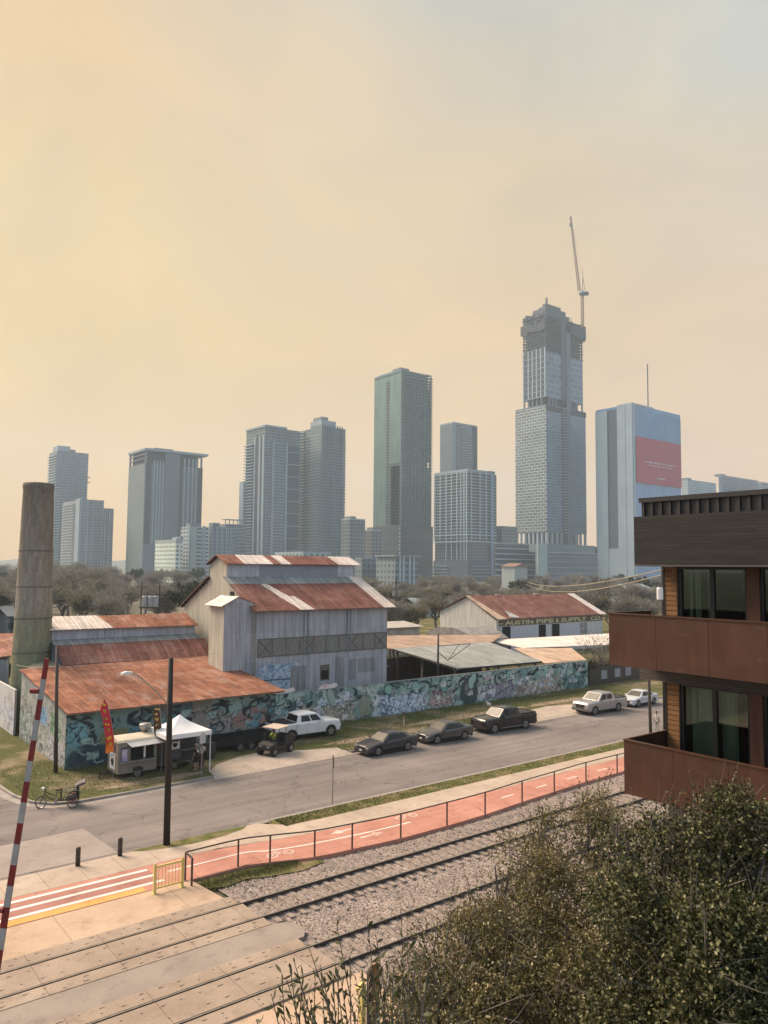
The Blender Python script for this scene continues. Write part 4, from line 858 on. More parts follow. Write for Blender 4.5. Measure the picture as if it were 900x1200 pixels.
for u, l in ((165, 'distant thin pole carrying the left end of the transformer rack'), (186, 'distant thin pole carrying the right end of the transformer rack')):
    q = at(u, 722, 105); pr = pole(q.x, q.y, 11.2, .12, l, arms=((9.2, 1.6), (10.6, 1.6)))
q = at(176, 706, 105); tb_ = empty('transformer_rack', (q.x, q.y, 0), 'pale transformer cans on a rack between two distant poles', 'transformer rack')
for k_ in (-.75, .1, .8): p = q + RT0*k_; MB().lathe([(.36, q.z-.6), (.42, q.z-.5), (.42, q.z+.75), (.3, q.z+.9)], (p.x, p.y, 0), 10).build('transformer', m_whp, tb_)
a, b = at(163, 712, 105), at(188, 712, 105); MB().bar(a, b, .2).build('platform', m_truss, tb_)
# road sign and sign seen from behind
def signpost(x, y, h, w, hh, label, facing, m):
    t = empty('road_sign', (x, y, .1), label, 'road sign', 'road signs'); MB().box(x-.025, y-.025, .1, x+.025, y+.025, h+.1).build('post', m_steel, t)
    a_ = Vector((math.cos(facing), math.sin(facing), 0)); c_ = Vector((x, y, h-hh/2)) + Vector((-a_.y, a_.x, 0))*-.04; b = MB().bar(c_ - a_*w/2, c_ + a_*w/2, .012, hh)
    b.build('plate', m, t); return t
signpost(25.39, 36.62, 2.75, .42, .62, 'narrow brown sign plate on a thin post in the grass strip', R(65), MAT('sign_back', (.20,.13,.10), (.15,.10,.08)))
signpost(22.1, 46.62, 2.75, .5, .62, 'pale metal sign plate on a post in front of the white tent', R(20), MAT('sign_pale', (.50,.49,.47), (.40,.39,.38)))
signpost(62.6, 38.0-1.6, 2.6, .4, .6, 'small sign on a thin post seen past the lower balcony', R(20), MAT('sign_back', (.2,.13,.1)))
tag(MB().lathe([(.06, .1), (.06, .55), (.05, .56)], (42.3, 50.6, 0), 10).lathe([(.065, .55), (.065, .95), (.03, 1.0)], (42.3, 50.6, 0), 10).build('marker_post', MAT('marker_post', (.50,.40,.28), (.20,.10,.07), 1.0, stretch=(.1,.1,1.3))), 'short brown topped marker post standing in the verge grass', 'marker post')
q = gnd(572, 830); hb = MB()
for (dx, dy, z, r) in ((0,0,.3,.24), (.22,.05,.25,.18), (-.12,.06,.5,.15), (.05,-.02,.62,.1)): hb.lathe([(.03, z-r), (r*.8, z-r*.6), (r, z), (r*.75, z+r*.65), (.03, z+r)], (q.x+dx, q.y+dy, .1), 9)
tag(hb.build('rubbish_bag', MAT('bag_plastic', (.62,.60,.57), (.12,.11,.11), 1.6, .4, lo=.42, hi=.48), None, True), 'white and dark rubbish bag slumped at the foot of the graffiti wall', 'rubbish bag')
# wires
def wire(pts_from, pts_to, sag, r, label, grp):
    a, b = Vector(pts_from), Vector(pts_to); P = [a.lerp(b, t) - Vector((0,0,sag*4*t*(1-t))) for t in np.linspace(0, 1, 15)]
    tag(MB().tube(P, r, 4).build('overhead_wire', m_wire), label, 'overhead wire', grp)
m_wire = MAT('pale_wire', (.30,.27,.20), (.24,.21,.16))
wire((15.3, 66, 5.6), (14.75, 53, 6.9), .15, .018, 'pale wire from the chimney foot to the slim brown pole', 'overhead wires')
wire((14.75, 53, 6.9), (31.0, 61, 6.2), .4, .010, 'thin wire from the slim brown pole across the rusty roof', 'overhead wires')
for (u0, v0, d0, u1, v1, d1, sg, l) in ((395, 681, 150, 463, 680, 150, .3, 'short span of wire left of the transformer pole'), (463, 679, 150, 617, 684, 190, 2.6, 'sagging wire between the two distant poles, upper'), (463, 681, 150, 617, 688, 190, 3.2, 'sagging wire between the two distant poles, lower'), (617, 682, 190, 776, 668, 64, 1.2, 'wire rising from the red roof pole to the balcony pole, upper'), (617, 685, 190, 776, 674, 64, 1.6, 'wire rising from the red roof pole to the balcony pole, lower')):
    wire(at(u0, v0, d0), at(u1, v1, d1), sg, .05 if d0 > 100 else .03, l, 'overhead wires')

# ------------------------------------------------------------------ people
def person(loc, rz, pose, cols, label, h=1.75, hair=(.03,.02,.018), cap=None, seated=False):
    """one skinned body surface; clothes, hair and shoes as children. pose: dict of joint overrides (metres, figure facing -Y)"""
    J = dict(pel=(0,0,.95), waist=(0,0,1.08), chest=(0,.0,1.28), neck=(0,.01,1.46), head0=(0,-.01,1.55), head1=(0,-.02,1.70),
             shL=(.17,.01,1.40), elL=(.24,.03,1.14), wrL=(.25,-.04,.90), shR=(-.17,.01,1.40), elR=(-.24,.03,1.14), wrR=(-.25,-.04,.90),
             hiL=(.09,0,.92), knL=(.10,-.02,.50), anL=(.10,.02,.09), toL=(.11,-.13,.04), hiR=(-.09,0,.92), knR=(-.10,-.02,.50), anR=(-.10,.02,.09), toR=(-.11,-.13,.04))
    J.update(pose); k = h/1.78
    def skin(name, verts, edges, radii, m, parent, sub=2):
        me = bpy.data.meshes.new(name); me.from_pydata([tuple(Vector(v)*k) for v in verts], edges, []); o = bpy.data.objects.new(name, me); COL.objects.link(o)
        md = o.modifiers.new('s', 'SKIN'); md.use_smooth_shade = True
        for i, r_ in enumerate(radii):
            sv = me.skin_vertices[0].data[i]; rr_ = r_ if isinstance(r_, tuple) else (r_, r_); sv.radius = (rr_[0]*k, rr_[1]*k); sv.use_root = (i == 0)
        o.modifiers.new('u', 'SUBSURF').levels = sub; bpy.context.view_layer.update()
        nm = bpy.data.meshes.new_from_object(o.evaluated_get(bpy.context.evaluated_depsgraph_get())); nm.name = name; nm.materials.clear(); nm.materials.append(m)
        bpy.data.objects.remove(o); bpy.data.meshes.remove(me); o = bpy.data.objects.new(name, nm); COL.objects.link(o)
        if parent is not None: adopt(o, parent)
        return o
    V = []; E = []; Rr = []
    def vtx(p, r, par=None):
        V.append(p); Rr.append(r)
        if par is not None: E.append((par, len(V)-1))
        return len(V)-1
    i0 = vtx(J['pel'], (.13,.10)); i1 = vtx(J['waist'], (.125,.095), i0); i2 = vtx(J['chest'], (.15,.105), i1); i3 = vtx(J['neck'], .055, i2); i4 = vtx(J['head0'], (.07,.085), i3); vtx(J['head1'], (.075,.09), i4)
    for s_ in 'LR':
        a = vtx(J['sh'+s_], .065, i2); b = vtx(J['el'+s_], .043, a); c_ = vtx(J['wr'+s_], .030, b)
        dv = (Vector(J['wr'+s_])-Vector(J['el'+s_])).normalized(); w = Vector(J['wr'+s_]); sd = Vector((0,1,0)); palm = vtx(tuple(w+dv*.07), (.034,.018), c_)
        for f_, (o_, l_) in enumerate(((-.028,.085), (-.010,.10), (.010,.095), (.028,.075))): p = w+dv*.085+sd*o_; v1 = vtx(tuple(p), .0095, palm); vtx(tuple(p+dv*l_*.6+Vector((0,0,-.01))), .0085, v1)
        th = vtx(tuple(w+dv*.035+sd*-.035), .011, c_); vtx(tuple(w+dv*.075+sd*-.055), .009, th)
        hp = vtx(J['hi'+s_], .085, i0); kn = vtx(J['kn'+s_], .058, hp); an = vtx(J['an'+s_], .040, kn); vtx(J['to'+s_], .035, an)
    root = skin('person', V, E, Rr, MAT('skin_'+cols[0][3], cols[0][:3], tuple(x*.85 for x in cols[0][:3]), 8, .6), None)
    tag(root, label, 'person', 'people by the street')
    def C(n, c_): return MAT(n + '_%02d%02d%02d' % tuple(int(x*99) for x in c_), c_, tuple(x*.75 for x in c_), 9, .85)
    T = lambda a, b, t: tuple(Vector(J[a]).lerp(Vector(J[b]), t))
    skin('shirt', [J['pel'], J['waist'], J['chest'], T('chest', 'neck', .75), J['shL'], T('shL', 'elL', .75), J['shR'], T('shR', 'elR', .75)], [(0,1),(1,2),(2,3),(2,4),(4,5),(2,6),(6,7)], [(.155,.125), (.15,.12), (.168,.125), .075, .08, .066, .08, .066], C('cloth', cols[1]), root)
    sh = cols[4] if len(cols) > 4 else 1.0
    if sh < 1: lg = [('hi', 'kn', .85)]
    vs = [J['pel']]; es = []; rs = [(.150,.122)]
    for s_ in 'LR':
        a = len(vs); vs += [J['hi'+s_], T('hi'+s_, 'kn'+s_, .95)]; rs += [.103, .078]; es += [(0, a), (a, a+1)]
        if sh >= 1: vs.append(T('kn'+s_, 'an'+s_, .93)); rs.append(.058); es.append((a+1, a+2))
    skin('trousers', vs, es, rs, C('cloth', cols[2]), root)
    for s_ in 'LR': skin('shoe', [T('an'+s_, 'to'+s_, 0), T('an'+s_, 'to'+s_, .5), J['to'+s_]], [(0,1),(1,2)], [.052, .05, .042], C('shoe', cols[3]), root, 1)
    hd = Vector(J['head1'])*k; hc = cap or hair
    hb = MB(); hb.lathe([(.088*k, -.04*k), (.098*k, .0), (.094*k, .04*k), (.06*k, .078*k), (.01, .088*k)], (hd.x, hd.y+.012*k, hd.z+.01*k), 12)
    if cap: hb.box(hd.x-.07*k, hd.y-.19*k, hd.z-.005, hd.x+.07*k, hd.y-.05*k, hd.z+.012)
    hb.build('cap' if cap else 'hair', C('hair', hc), root, True, world=False)
    f = MB(); fy = hd.y-.085*k
    for sx_ in (-.03, .03): f.lathe([(.003, -.008), (.011*k, 0), (.003, .008)], (hd.x+sx_*k, fy, hd.z-.035*k), 6)
    f.box(hd.x-.022*k, fy-.004, hd.z-.105*k, hd.x+.022*k, fy+.01, hd.z-.095*k); f.build('face', C('hair', (.03,.02,.02)), root, world=False)
    MB().add([(hd.x-.014*k, fy+.012, hd.z-.075*k), (hd.x+.014*k, fy+.012, hd.z-.075*k), (hd.x, fy-.022*k, hd.z-.07*k), (hd.x, fy+.008, hd.z-.03*k)], [(0,1,2),(0,2,3),(1,3,2),(0,3,1)]).build('nose', root.data.materials[0], root, world=False)
    root.location = loc; root.rotation_euler = (0, 0, rz); return root
SK1 = (.32,.19,.135,'a'); SK2 = (.16,.09,.06,'b')
pr1 = person((22.35, 47.95, .1), R(200), {}, [SK1, (.022,.022,.025), (.025,.025,.028), (.5,.5,.5), .5], 'person in black T-shirt and black shorts waiting at the tent', 1.75, cap=(.45,.44,.42))
MB().add([(-.075, .137, 1.20), (.075, .137, 1.20), (.09, .128, 1.30), (0, .135, 1.38), (-.09, .128, 1.30)], [(0,1,2,3,4)]).build('shirt_emblem', m_wht, pr1, world=False)
person((22.85, 48.25, .1), R(165), {'wrR': (-.16,-.20,1.05)}, [SK1, (.50,.43,.40), (.07,.035,.03), (.06,.05,.05)], 'person in pale shirt and dark reddish trousers at the tent', 1.78)
person((58.3, 36.9, ZP), R(100), {}, [SK1, (.55,.52,.48), (.35,.33,.31), (.3,.3,.3)], 'person in pale top and light trousers walking on the near sidewalk', 1.60)
person((60.6, 37.0, ZP), R(95), {'knL': (.10,-.14,.52), 'anR': (-.1,.16,.12)}, [SK2, (.045,.04,.04), (.06,.055,.06), (.1,.1,.1)], 'person in dark clothes walking on the near sidewalk beyond the pale one', 1.78)
person((61.5, 36.7, ZP), R(95), {'knR': (-.10,-.12,.52)}, [SK1, (.60,.58,.56), (.10,.09,.10), (.3,.3,.3)], 'person in white top and dark trousers half hidden by the wood post', 1.70)

# ------------------------------------------------------------------ vehicles (built facing -X, at the origin)
def paintm(name, c, rough=.28, metal=.3):
    m = MAT(name, c, tuple(x*.93 for x in c), .8, rough, metal, .5); m.node_tree.nodes['Principled BSDF'].inputs['Coat Weight'].default_value = .25; m.node_tree.nodes['Principled BSDF'].inputs['Coat Roughness'].default_value = .06; return m
m_wglass = MAT('window_glass', (.006,.007,.008), (.010,.011,.012), 2, .08, 0, .35)
m_wshield = MAT('windshield_glass', (.12,.105,.08), (.085,.075,.06), 2, .3, .0, .2)  # warm base colour stands in for sky reflected in the windscreen
m_lamp = MAT('lamp_lens', (.30,.30,.29), (.22,.22,.21), 3, .1, 0, .6); m_rlamp = MAT('red_lens', (.25,.02,.02), (.2,.015,.015), 3, .15, 0, .5)
m_rim = MAT('alloy_rim', (.34,.34,.35), (.25,.25,.26), 4, .35, .8, .5); m_drim = MAT('dark_rim', (.06,.06,.065), (.04,.04,.045), 4, .4, .6, .5)
m_plate = MAT('plate', (.6,.6,.58))
def wheel(root, x, y, r, w, rim, side):
    t = MB(); t.tube([(x, y-w/2, r), (x, y-w/2+.02, r), (x, y+w/2-.02, r), (x, y+w/2, r)], [r*.93, r, r, r*.93], 22); o = t.build('wheel', m_tyre, root, False)
    yo = y + side*(w/2+.004); rm = MB()
    rm.tube([(x, yo-side*.006, r), (x, yo, r)], [r*.66, r*.64], 20)
    rr_ = rm.build('rim', rim, o, world=True); sp = MB()
    for i in range(5):
        a = 2*PI*i/5+.3; sp.bar((x+.1*r*math.cos(a), yo+side*.010, r+.1*r*math.sin(a)), (x+.60*r*math.cos(a), yo+side*.010, r+.60*r*math.sin(a)), .07*r/.33*1.4, .012, up=(0,1,0))
    for i in range(5):
        a = 2*PI*i/5+.93; rm2 = None
        sp2 = None
    sp.build('spokes', m_chrome if rim is m_rim else m_rim, o)
    hub = MB(); hub.tube([(x, yo-side*.004, r), (x, yo+side*.004, r)], [r*.69, r*.69], 20)
    return o
def soften(o, w):
    bm = bmesh.new(); bm.from_mesh(o.data); bmesh.ops.dissolve_degenerate(bm, dist=.002, edges=bm.edges)
    ed = [e for e in bm.edges if len(e.link_faces) == 2 and e.calc_face_angle(0) > R(24)]
    bmesh.ops.bevel(bm, geom=ed, offset=w, segments=2, profile=.6, affect='EDGES', clamp_overlap=True); bmesh.ops.recalc_face_normals(bm, faces=bm.faces); bm.to_mesh(o.data); bm.free()
    o.data.polygons.foreach_set('use_smooth', [True]*len(o.data.polygons))
    for e in o.data.edges: pass
    try: o.data.set_sharp_from_angle(angle=R(40))
    except Exception: pass
    return o
def loft(mb, secs):
    """secs: list of closed rings with equal counts"""
    n = len(secs[0]); vs = [p for s_ in secs for p in s_]; fs = []
    for i in range(len(secs)-1):
        for j in range(n): j2 = (j+1) % n; fs.append((i*n+j, i*n+j2, (i+1)*n+j2, (i+1)*n+j))
    fs.append(tuple(range(n))); fs.append(tuple(reversed(range((len(secs)-1)*n, len(secs)*n)))); mb.add(vs, fs)
def lower_body(prof_top, zb, L, W, wheels, wr, taper, m, root, name='body', belt=None):
    """side outline with wheel arches, lofted across the width with rounded shoulders and a plan taper at both ends"""
    x0, x1 = -L/2, L/2; bot = []; x = x0
    seq = [(x0+.03, zb+.12), (x0+.12, zb)]
    for wx in wheels:
        ra = wr*1.16
        for a in np.linspace(PI, 0, 11): seq.append((wx+ra*math.cos(a), max(zb, wr+ra*math.sin(a)*.98)))
    seq += [(x1-.15, zb), (x1-.02, zb+.15)]
    outline = seq + prof_top   # prof_top from rear to front
    def ty(x): 
        f = 1 - taper[0]*max(0, (x0+.75-x)/.75)**2 - taper[1]*max(0, (x-(x1-.6))/.6)**2; return f
    rings = []
    zmid = (zb + max(p[1] for p in prof_top))*.5
    for yy, ins, up in ((-W/2+.10, .0, -.03), (-W/2+.03, 0, -.015), (-W/2, 0, -.12)):
        pass
    ys_ = [(-1, .10), (-.94, .035), (-.82, .0), (.82, .0), (.94, .035), (1, .10)]
    top_n = len(prof_top); rings = []
    for f, drop in ys_:
        ring = []
        for i, (x, z) in enumerate(outline):
            zz = z - (drop if i >= len(seq) else 0); ring.append((x, f*W/2*ty(x), zz))
        rings.append(ring)
    b = MB(); loft(b, rings); o = soften(b.build(name, m, root, False), .05)
    
    for wx in wheels:
        for s_ in (-1, 1): MB().tube([(wx, s_*(W/2-.34), wr), (wx, s_*(W/2-.05), wr)], [wr*1.13, wr*1.13], 18).build('wheel_arch', m_dark, root)
    return o
def cabin(secs_low, secs_top, W, m, root, name='cabin'):
    pass
def greenhouse(root, x_fb, x_ft, x_rt, x_rb, zb, zt, W, Wt, paint, npil, rearglass=True):
    """roof and pillars; panes sit 1 cm proud. x_fb..x_rb: foot of windscreen, front and rear of roof, foot of rear window"""
    b = MB(); hw, ht = W/2, Wt/2; mid = (x_ft+x_rt)/2
    P = [(x_fb,-hw,zb),(x_rb,-hw*.97,zb),(x_rb,hw*.97,zb),(x_fb,hw,zb),(x_ft,-ht,zt-.03),(x_rt,-ht*.97,zt-.05),(x_rt,ht*.97,zt-.05),(x_ft,ht,zt-.03),
         (x_ft+.12,-ht*.86,zt),(mid,-ht*.86,zt+.02),(x_rt-.1,-ht*.84,zt-.02),(x_rt-.1,ht*.84,zt-.02),(mid,ht*.86,zt+.02),(x_ft+.12,ht*.86,zt),(mid,-ht,zt-.02),(mid,ht,zt-.02)]
    F_ = [(0,3,7,4),(1,5,6,2),(0,4,14,5,1),(3,2,6,15,7),(4,7,13,8),(5,10,11,6),(4,8,9,14),(14,9,10,5),(7,15,12,13),(15,6,11,12),(8,13,12,9),(9,12,11,10)]
    b.add(P, F_); soften(b.build('cabin', paint, root, False), .06)
    def lerp(a, b, t): return tuple(a[i]+(b[i]-a[i])*t for i in range(3))
    def quad(A, B, C_, D, s0, s1, t0, t1, off):
        """patch of the quad ABCD (A->B along, A->D up)"""
        def pt(s_, t_): return lerp(lerp(A, B, s_), lerp(D, C_, s_), t_)
        return [tuple(np.array(pt(s_, t_))+np.array(off)) for s_, t_ in ((s0,t0),(s1,t0),(s1,t1),(s0,t1))]
    def pane(q, nm, mm):
        c_ = np.mean(q, axis=0); MB().add(q, [(0,1,2,3)]).build(nm, mm, root)
    nf = np.array((-(zt-zb), 0, (x_ft-x_fb))); nf = nf/np.linalg.norm(nf)*.012
    pane(quad(P[0], P[3], P[7], P[4], .07, .93, .07, .90, nf), 'windscreen', m_wshield)
    nr = np.array(((zt-zb), 0, (x_rb-x_rt))); nr = nr/np.linalg.norm(nr)*.012
    if rearglass: pane(quad(P[1], P[2], P[6], P[5], .07, .93, .12, .88, nr), 'rear_window', m_wglass)
    for s_, (A, B, C_, D) in ((-1, (P[0], P[1], P[5], P[4])), (1, (P[3], P[2], P[6], P[7]))):
        n_ = np.cross(np.array(B)-np.array(A), np.array(D)-np.array(A)); n_ = n_/np.linalg.norm(n_); n_ = n_*math.copysign(1, n_[1]*s_)*.014
        for (s0, s1) in npil: pane(quad(A, B, C_, D, s0, s1, .10, .84, n_), 'side_window', m_wglass)
def extras(root, L, W, zh, zt, zb, paint, zlamp=None, grille=True, wide=False):
    x0, x1 = -L/2, L/2; zl = zlamp or zh-.14
    for s_ in (-1, 1):
        MB().add([(x0+.05, s_*W*.46*.93, zl-.06), (x0+.02, s_*W*.27, zl-.07), (x0+.03, s_*W*.27, zl+.06), (x0+.15, s_*W*.475, zl+.08), (x0+.20, s_*W*.488, zl-.04)], [(0,1,2,3,4)]).build('headlight', m_lamp, root)
        MB().box(x1-.05, s_*W*.33, zl-.02, x1+.012, s_*W*.45, zl+.14).build('tail_light', m_rlamp, root)
    if grille: MB().box(x0-.012, -W*.25, zb+.22, x0+.05, W*.25, zl+.02).build('grille', m_black, root)
    MB().box(x0-.02, -W*.42, zb+.02, x0+.1, W*.42, zb+.14).build('front_bumper_intake', m_black, root)
    MB().box(x0-.024, -.15, zb+.16, x0-.004, .15, zb+.27).build('number_plate', m_plate, root)
    MB().box(x1-.01, -.16, zb+.28, x1+.02, .16, zb+.42).build('number_plate', m_plate, root)
def mirror(root, x, W, z, paint):
    for s_ in (-1, 1): MB().box(x, s_*(W/2-.03), z, x+.1, s_*(W/2+.17), z+.13).build('mirror', paint, root)
def handles(root, W, xs_, z, m):
    for x in xs_:
        for s_ in (-1, 1): MB().box(x, s_*(W/2+.002), z, x+.15, s_*(W/2+.025), z+.03).build('handle', m, root)
def seams(root, W, xs_, z0, z1):
    b = MB()
    for x in xs_:
        for s_ in (-1, 1): b.box(x-.006, s_*(W/2-.005), z0, x+.006, s_*(W/2+.004), z1)
    b.build('door_seam', m_black, root)
def sedan(label, paint, loc, rz, L=4.75, W=1.84, H=1.43, rim=None, group='parked cars'):
    r_ = empty('parked_car', (0,0,0), label, 'car', group); wb = 2.78; wx = (-L/2+.93, -L/2+.93+wb); wr = .335
    top = [(L/2, .62), (L/2+.0, .90), (L/2-.06, 1.02), (L/2-.65, 1.06), (.9, 1.02), (-.2, .97), (-.85, .95), (-1.3, .90), (-1.9, .80), (-L/2+.12, .68), (-L/2, .52)]
    lower_body(top, .20, L, W, wx, wr, (.16, .10), paint, r_)
    greenhouse(r_, -.98, -.22, .95, 1.92, .93, H, W*.94, W*.70, paint, ((.10, .42), (.445, .70), (.73, .86)))
    for x in wx:
        for s_ in (-1, 1): wheel(r_, x, s_*(W/2-.11), wr, .22, rim or m_rim, s_)
    extras(r_, L, W, .82, H, .20, paint, .66); mirror(r_, -.78, W*.96, .92, paint); handles(r_, W*.985, (.12, 1.0), .80, paint); seams(r_, W, (-.62, .38, 1.28), .32, .90)
    MB().box(-1.3, -W/2+.02, .17, 1.3, W/2-.02, .23).build('sill', m_black, r_)
    r_.location = loc; r_.rotation_euler = (0, 0, rz); return r_
def pickup(label, paint, loc, rz, L=5.85, W=2.02, H=1.90, wb=3.55, cab=1.9, rim=None, dark=False, doors=2, stripe=None, lift=0.0):
    r_ = empty('pickup_truck', (0,0,0), label, 'pickup truck', 'parked pickup trucks'); wr = .40+lift*.4; wx = (-L/2+.98, -L/2+.98+wb); zb = .34+lift
    top = [(L/2, .70), (L/2, 1.24), (L/2-.03, 1.28), (.95, 1.28), (.55, 1.26), (-.8, 1.26), (-1.25, 1.25), (-2.2, 1.20), (-L/2+.12, 1.13), (-L/2+.02, .95), (-L/2, .6)]
    top = [(x, z+lift) for x, z in top]
    lower_body(top, zb, L, W, wx, wr, (.10, .03), paint, r_)
    xr = cab - .9
    greenhouse(r_, -1.42, -.72, xr-.12, xr+.08, 1.23+lift, H, W*.94, W*.80, paint, ((.10, .45), (.50, .86)) if doors == 2 else ((.12, .48), (.54, .9)))
    MB().box(xr+.2, -W/2+.16, 1.20+lift, L/2-.12, W/2-.16, 1.302+lift).build('bed', m_black, r_)
    MB().box(xr+.16, -W/2+.1, 1.29+lift, L/2-.02, -W/2+.17, 1.34+lift).box(xr+.16, W/2-.17, 1.29+lift, L/2-.02, W/2-.1, 1.34+lift).box(L/2-.12, -W/2+.1, 1.29+lift, L/2-.04, W/2-.1, 1.34+lift).build('bed_rail', m_black, r_)
    for x in wx:
        for s_ in (-1, 1): wheel(r_, x, s_*(W/2-.15), wr, .28, rim or m_rim, s_)
    extras(r_, L, W, 1.10+lift, H, zb, paint, .96+lift); mirror(r_, -1.0, W*.97, 1.20+lift, m_black if dark else paint); handles(r_, W*.985, (.0, .95), 1.05+lift, m_chrome if not dark else m_black); seams(r_, W, (-.78, .28, 1.22, xr+.12), .5+lift, 1.2+lift)
    MB().box(-L/2-.05, -W/2+.08, zb+.08, -L/2+.12, W/2-.08, zb+.27).build('bumper', m_black if dark else m_chrome, r_); MB().box(L/2-.06, -W/2+.08, zb+.12, L/2+.08, W/2-.08, zb+.28).build('bumper', m_black if dark else m_chrome, r_)
    for s_ in (-1, 1): MB().tube([(-1.3, s_*(W/2-.03), zb+.02), (1.35, s_*(W/2-.03), zb+.02)], .045, 6).build('side_step', m_chrome if dark else m_black, r_)
    r_.location = loc; r_.rotation_euler = (0, 0, rz); return r_
p_char = paintm('charcoal_paint', (.050,.050,.056), .3, .45); p_grey = paintm('grey_paint', (.085,.083,.084), .3, .45); p_blk = paintm('black_car_paint', (.007,.007,.008), .2, .0); p_sil = paintm('silver_paint', (.40,.385,.375), .3, .6); p_wht = paintm('white_car_paint', (.64,.64,.64), .25, 0); p_pw = paintm('pearl_white_paint', (.52,.53,.55), .25, .1)
sedan('charcoal saloon car parked at the kerb beside the lone road sign', p_char, (36.05, 45.15, 0), R(1), rim=m_rim)
sedan('dark grey saloon car parked at the kerb just behind the black pickup', p_grey, (42.05, 45.35, 0), R(-3), L=4.65)
pickup('black pickup truck with crew cab parked by the dirt driveway', p_blk, (48.95, 45.4, 0), R(-3.5), L=5.85, wb=3.55, dark=True, rim=m_rim)
pickup('silver pickup truck parked at the kerb in front of a white car', p_sil, (62.3, 45.45, 0), R(-2), L=5.8, wb=3.45)
sedan('white saloon car parked at the kerb behind the silver pickup', p_pw, (68.7, 45.5, 0), R(1), L=4.6, H=1.45)
pickup('white lifted pickup truck parked on the grass against the graffiti wall', p_wht, (33.3, 52.2, .1), R(178), L=5.9, wb=3.55, H=2.0, rim=m_drim, lift=.12)
# utility buggy with a driver
ub = empty('utility_buggy', (0,0,0), 'small dark utility buggy with a flat tan roof on the driveway', 'buggy')
MB().prism([(-1.25, .42), (-1.2, .78), (-.55, .95), (-.45, .62), (.35, .62), (.38, .95), (1.3, .95), (1.3, .50), (.9, .38), (-.9, .36)], 'y', -.62, .62).build('body', m_black, ub)
for x in (-.9, .9):
    for s_ in (-1, 1): wheel(ub, x, s_*.62, .31, .26, m_drim, s_)
fr = MB()
for s_ in (-.6, .6):
    fr.tube([(-.62, s_, .9), (-.25, s_*.95, 1.85)], .03, 6).tube([(.5, s_, .9), (.45, s_*.95, 1.85)], .03, 6).tube([(-.25, s_*.95, 1.85), (.5, s_*.95, 1.86)], .03, 6)
fr.tube([(-.25, -.57, 1.85), (-.25, .57, 1.85)], .03, 6).tube([(.48, -.57, 1.86), (.48, .57, 1.86)], .03, 6).build('roll_cage', m_black, ub)
MB().slab([(-.65, -.72, 1.90), (.7, -.72, 1.93), (.7, .72, 1.93), (-.65, .72, 1.90)], .06).build('roof', MAT('tan_roof_panel', (.50,.41,.32), (.42,.34,.27), 2), ub)
MB().box(-.66, -.57, .93, -.58, .57, .99).build('dashboard', m_black, ub)
MB().box(-.1, -.55, .62, .35, .55, .80).box(.28, -.55, .80, .40, .55, 1.25).build('seat', m_dark, ub); MB().box(.45, -.6, .95, 1.32, -.55, 1.2).box(.45, .55, .95, 1.32, .6, 1.2).box(1.27, -.6, .95, 1.32, .6, 1.2).build('cargo_bed', m_black, ub)
for s_ in (-.35, .35): MB().box(-1.24, s_-.12, .62, -1.19, s_+.12, .74).build('headlight', m_lamp, ub)
MB().tube([(-.35, .28, 1.0), (-.28, .28, 1.08)], [.16, .16], 14).build('steering_wheel', m_dark, ub)
ub.location = (28.95, 49.05, .1); ub.rotation_euler = (0, 0, R(20))
hv = (.42,.52,.06)
pp = person((0,0,0), 0, {'pel': (0,.0,.86), 'waist': (0,.02,1.0), 'chest': (0,.02,1.2), 'neck': (0,.02,1.38), 'head0': (0,0,1.47), 'head1': (0,-.01,1.60), 'shL': (.17,.02,1.32), 'shR': (-.17,.02,1.32), 'elL': (.22,-.2,1.14), 'elR': (-.22,-.2,1.14), 'wrL': (.13,-.38,1.16), 'wrR': (-.13,-.38,1.16),
    'hiL': (.09,-.02,.84), 'hiR': (-.09,-.02,.84), 'knL': (.11,-.42,.86), 'knR': (-.11,-.42,.86), 'anL': (.11,-.52,.48), 'anR': (-.11,-.52,.48), 'toL': (.11,-.66,.44), 'toR': (-.11,-.66,.44)},
    [SK2, hv, (.03,.035,.05), (.03,.03,.03)], 'person in bright yellow vest sitting in the utility buggy', 1.75)
cR, sR = math.cos(R(20)), math.sin(R(20)); lx, ly = .12, .28; pp.location = (28.95+lx*cR-ly*sR, 49.05+lx*sR+ly*cR, .1); pp.rotation_euler = (0, 0, R(20)-PI/2)

# ------------------------------------------------------------------ food stand
def sign_panel(parent, q, n):
    """white framed notice with a dark round mark; q: 4 corners, n: outward normal"""
    q = [Vector(p) for p in q]; n = Vector(n); o = MB().add([p+n*.012 for p in q]+[p+n*.03 for p in q], [(0,1,2,3),(7,6,5,4),(0,4,5,1),(1,5,6,2),(2,6,7,3),(3,7,4,0)]).build('notice', m_wht, parent)
    c_ = sum(q, Vector())/4; a = (q[1]-q[0]); b = (q[3]-q[0])
    mk_ = MB(); f = lambda s_, t_: c_ + a*s_ + b*t_ + n*.034
    mk_.add([f(.26*math.cos(t_), .20*math.sin(t_)) for t_ in np.linspace(0, 2*PI, 13)[:-1]], [tuple(range(12))])
    mk_.add([f(-.20, -.05), f(.20, -.05), f(.13, -.30), f(-.13, -.30)], [(0,1,2,3)])
    ring = [(.36*math.cos(t_), .06+.36*math.sin(t_)) for t_ in np.linspace(.3, PI-.3, 10)]
    for (s0, t0), (s1, t1) in zip(ring, ring[1:]): mk_.add([f(s0, t0), f(s1, t1), f(s1*.84, t1*.84), f(s0*.84, t0*.84)], [(0,1,2,3)])
    mk_.build('emblem', m_black, o); return o
m_trail = MAT('beige_trailer', (.21,.182,.15), (.16,.14,.118), 1.2, .6)
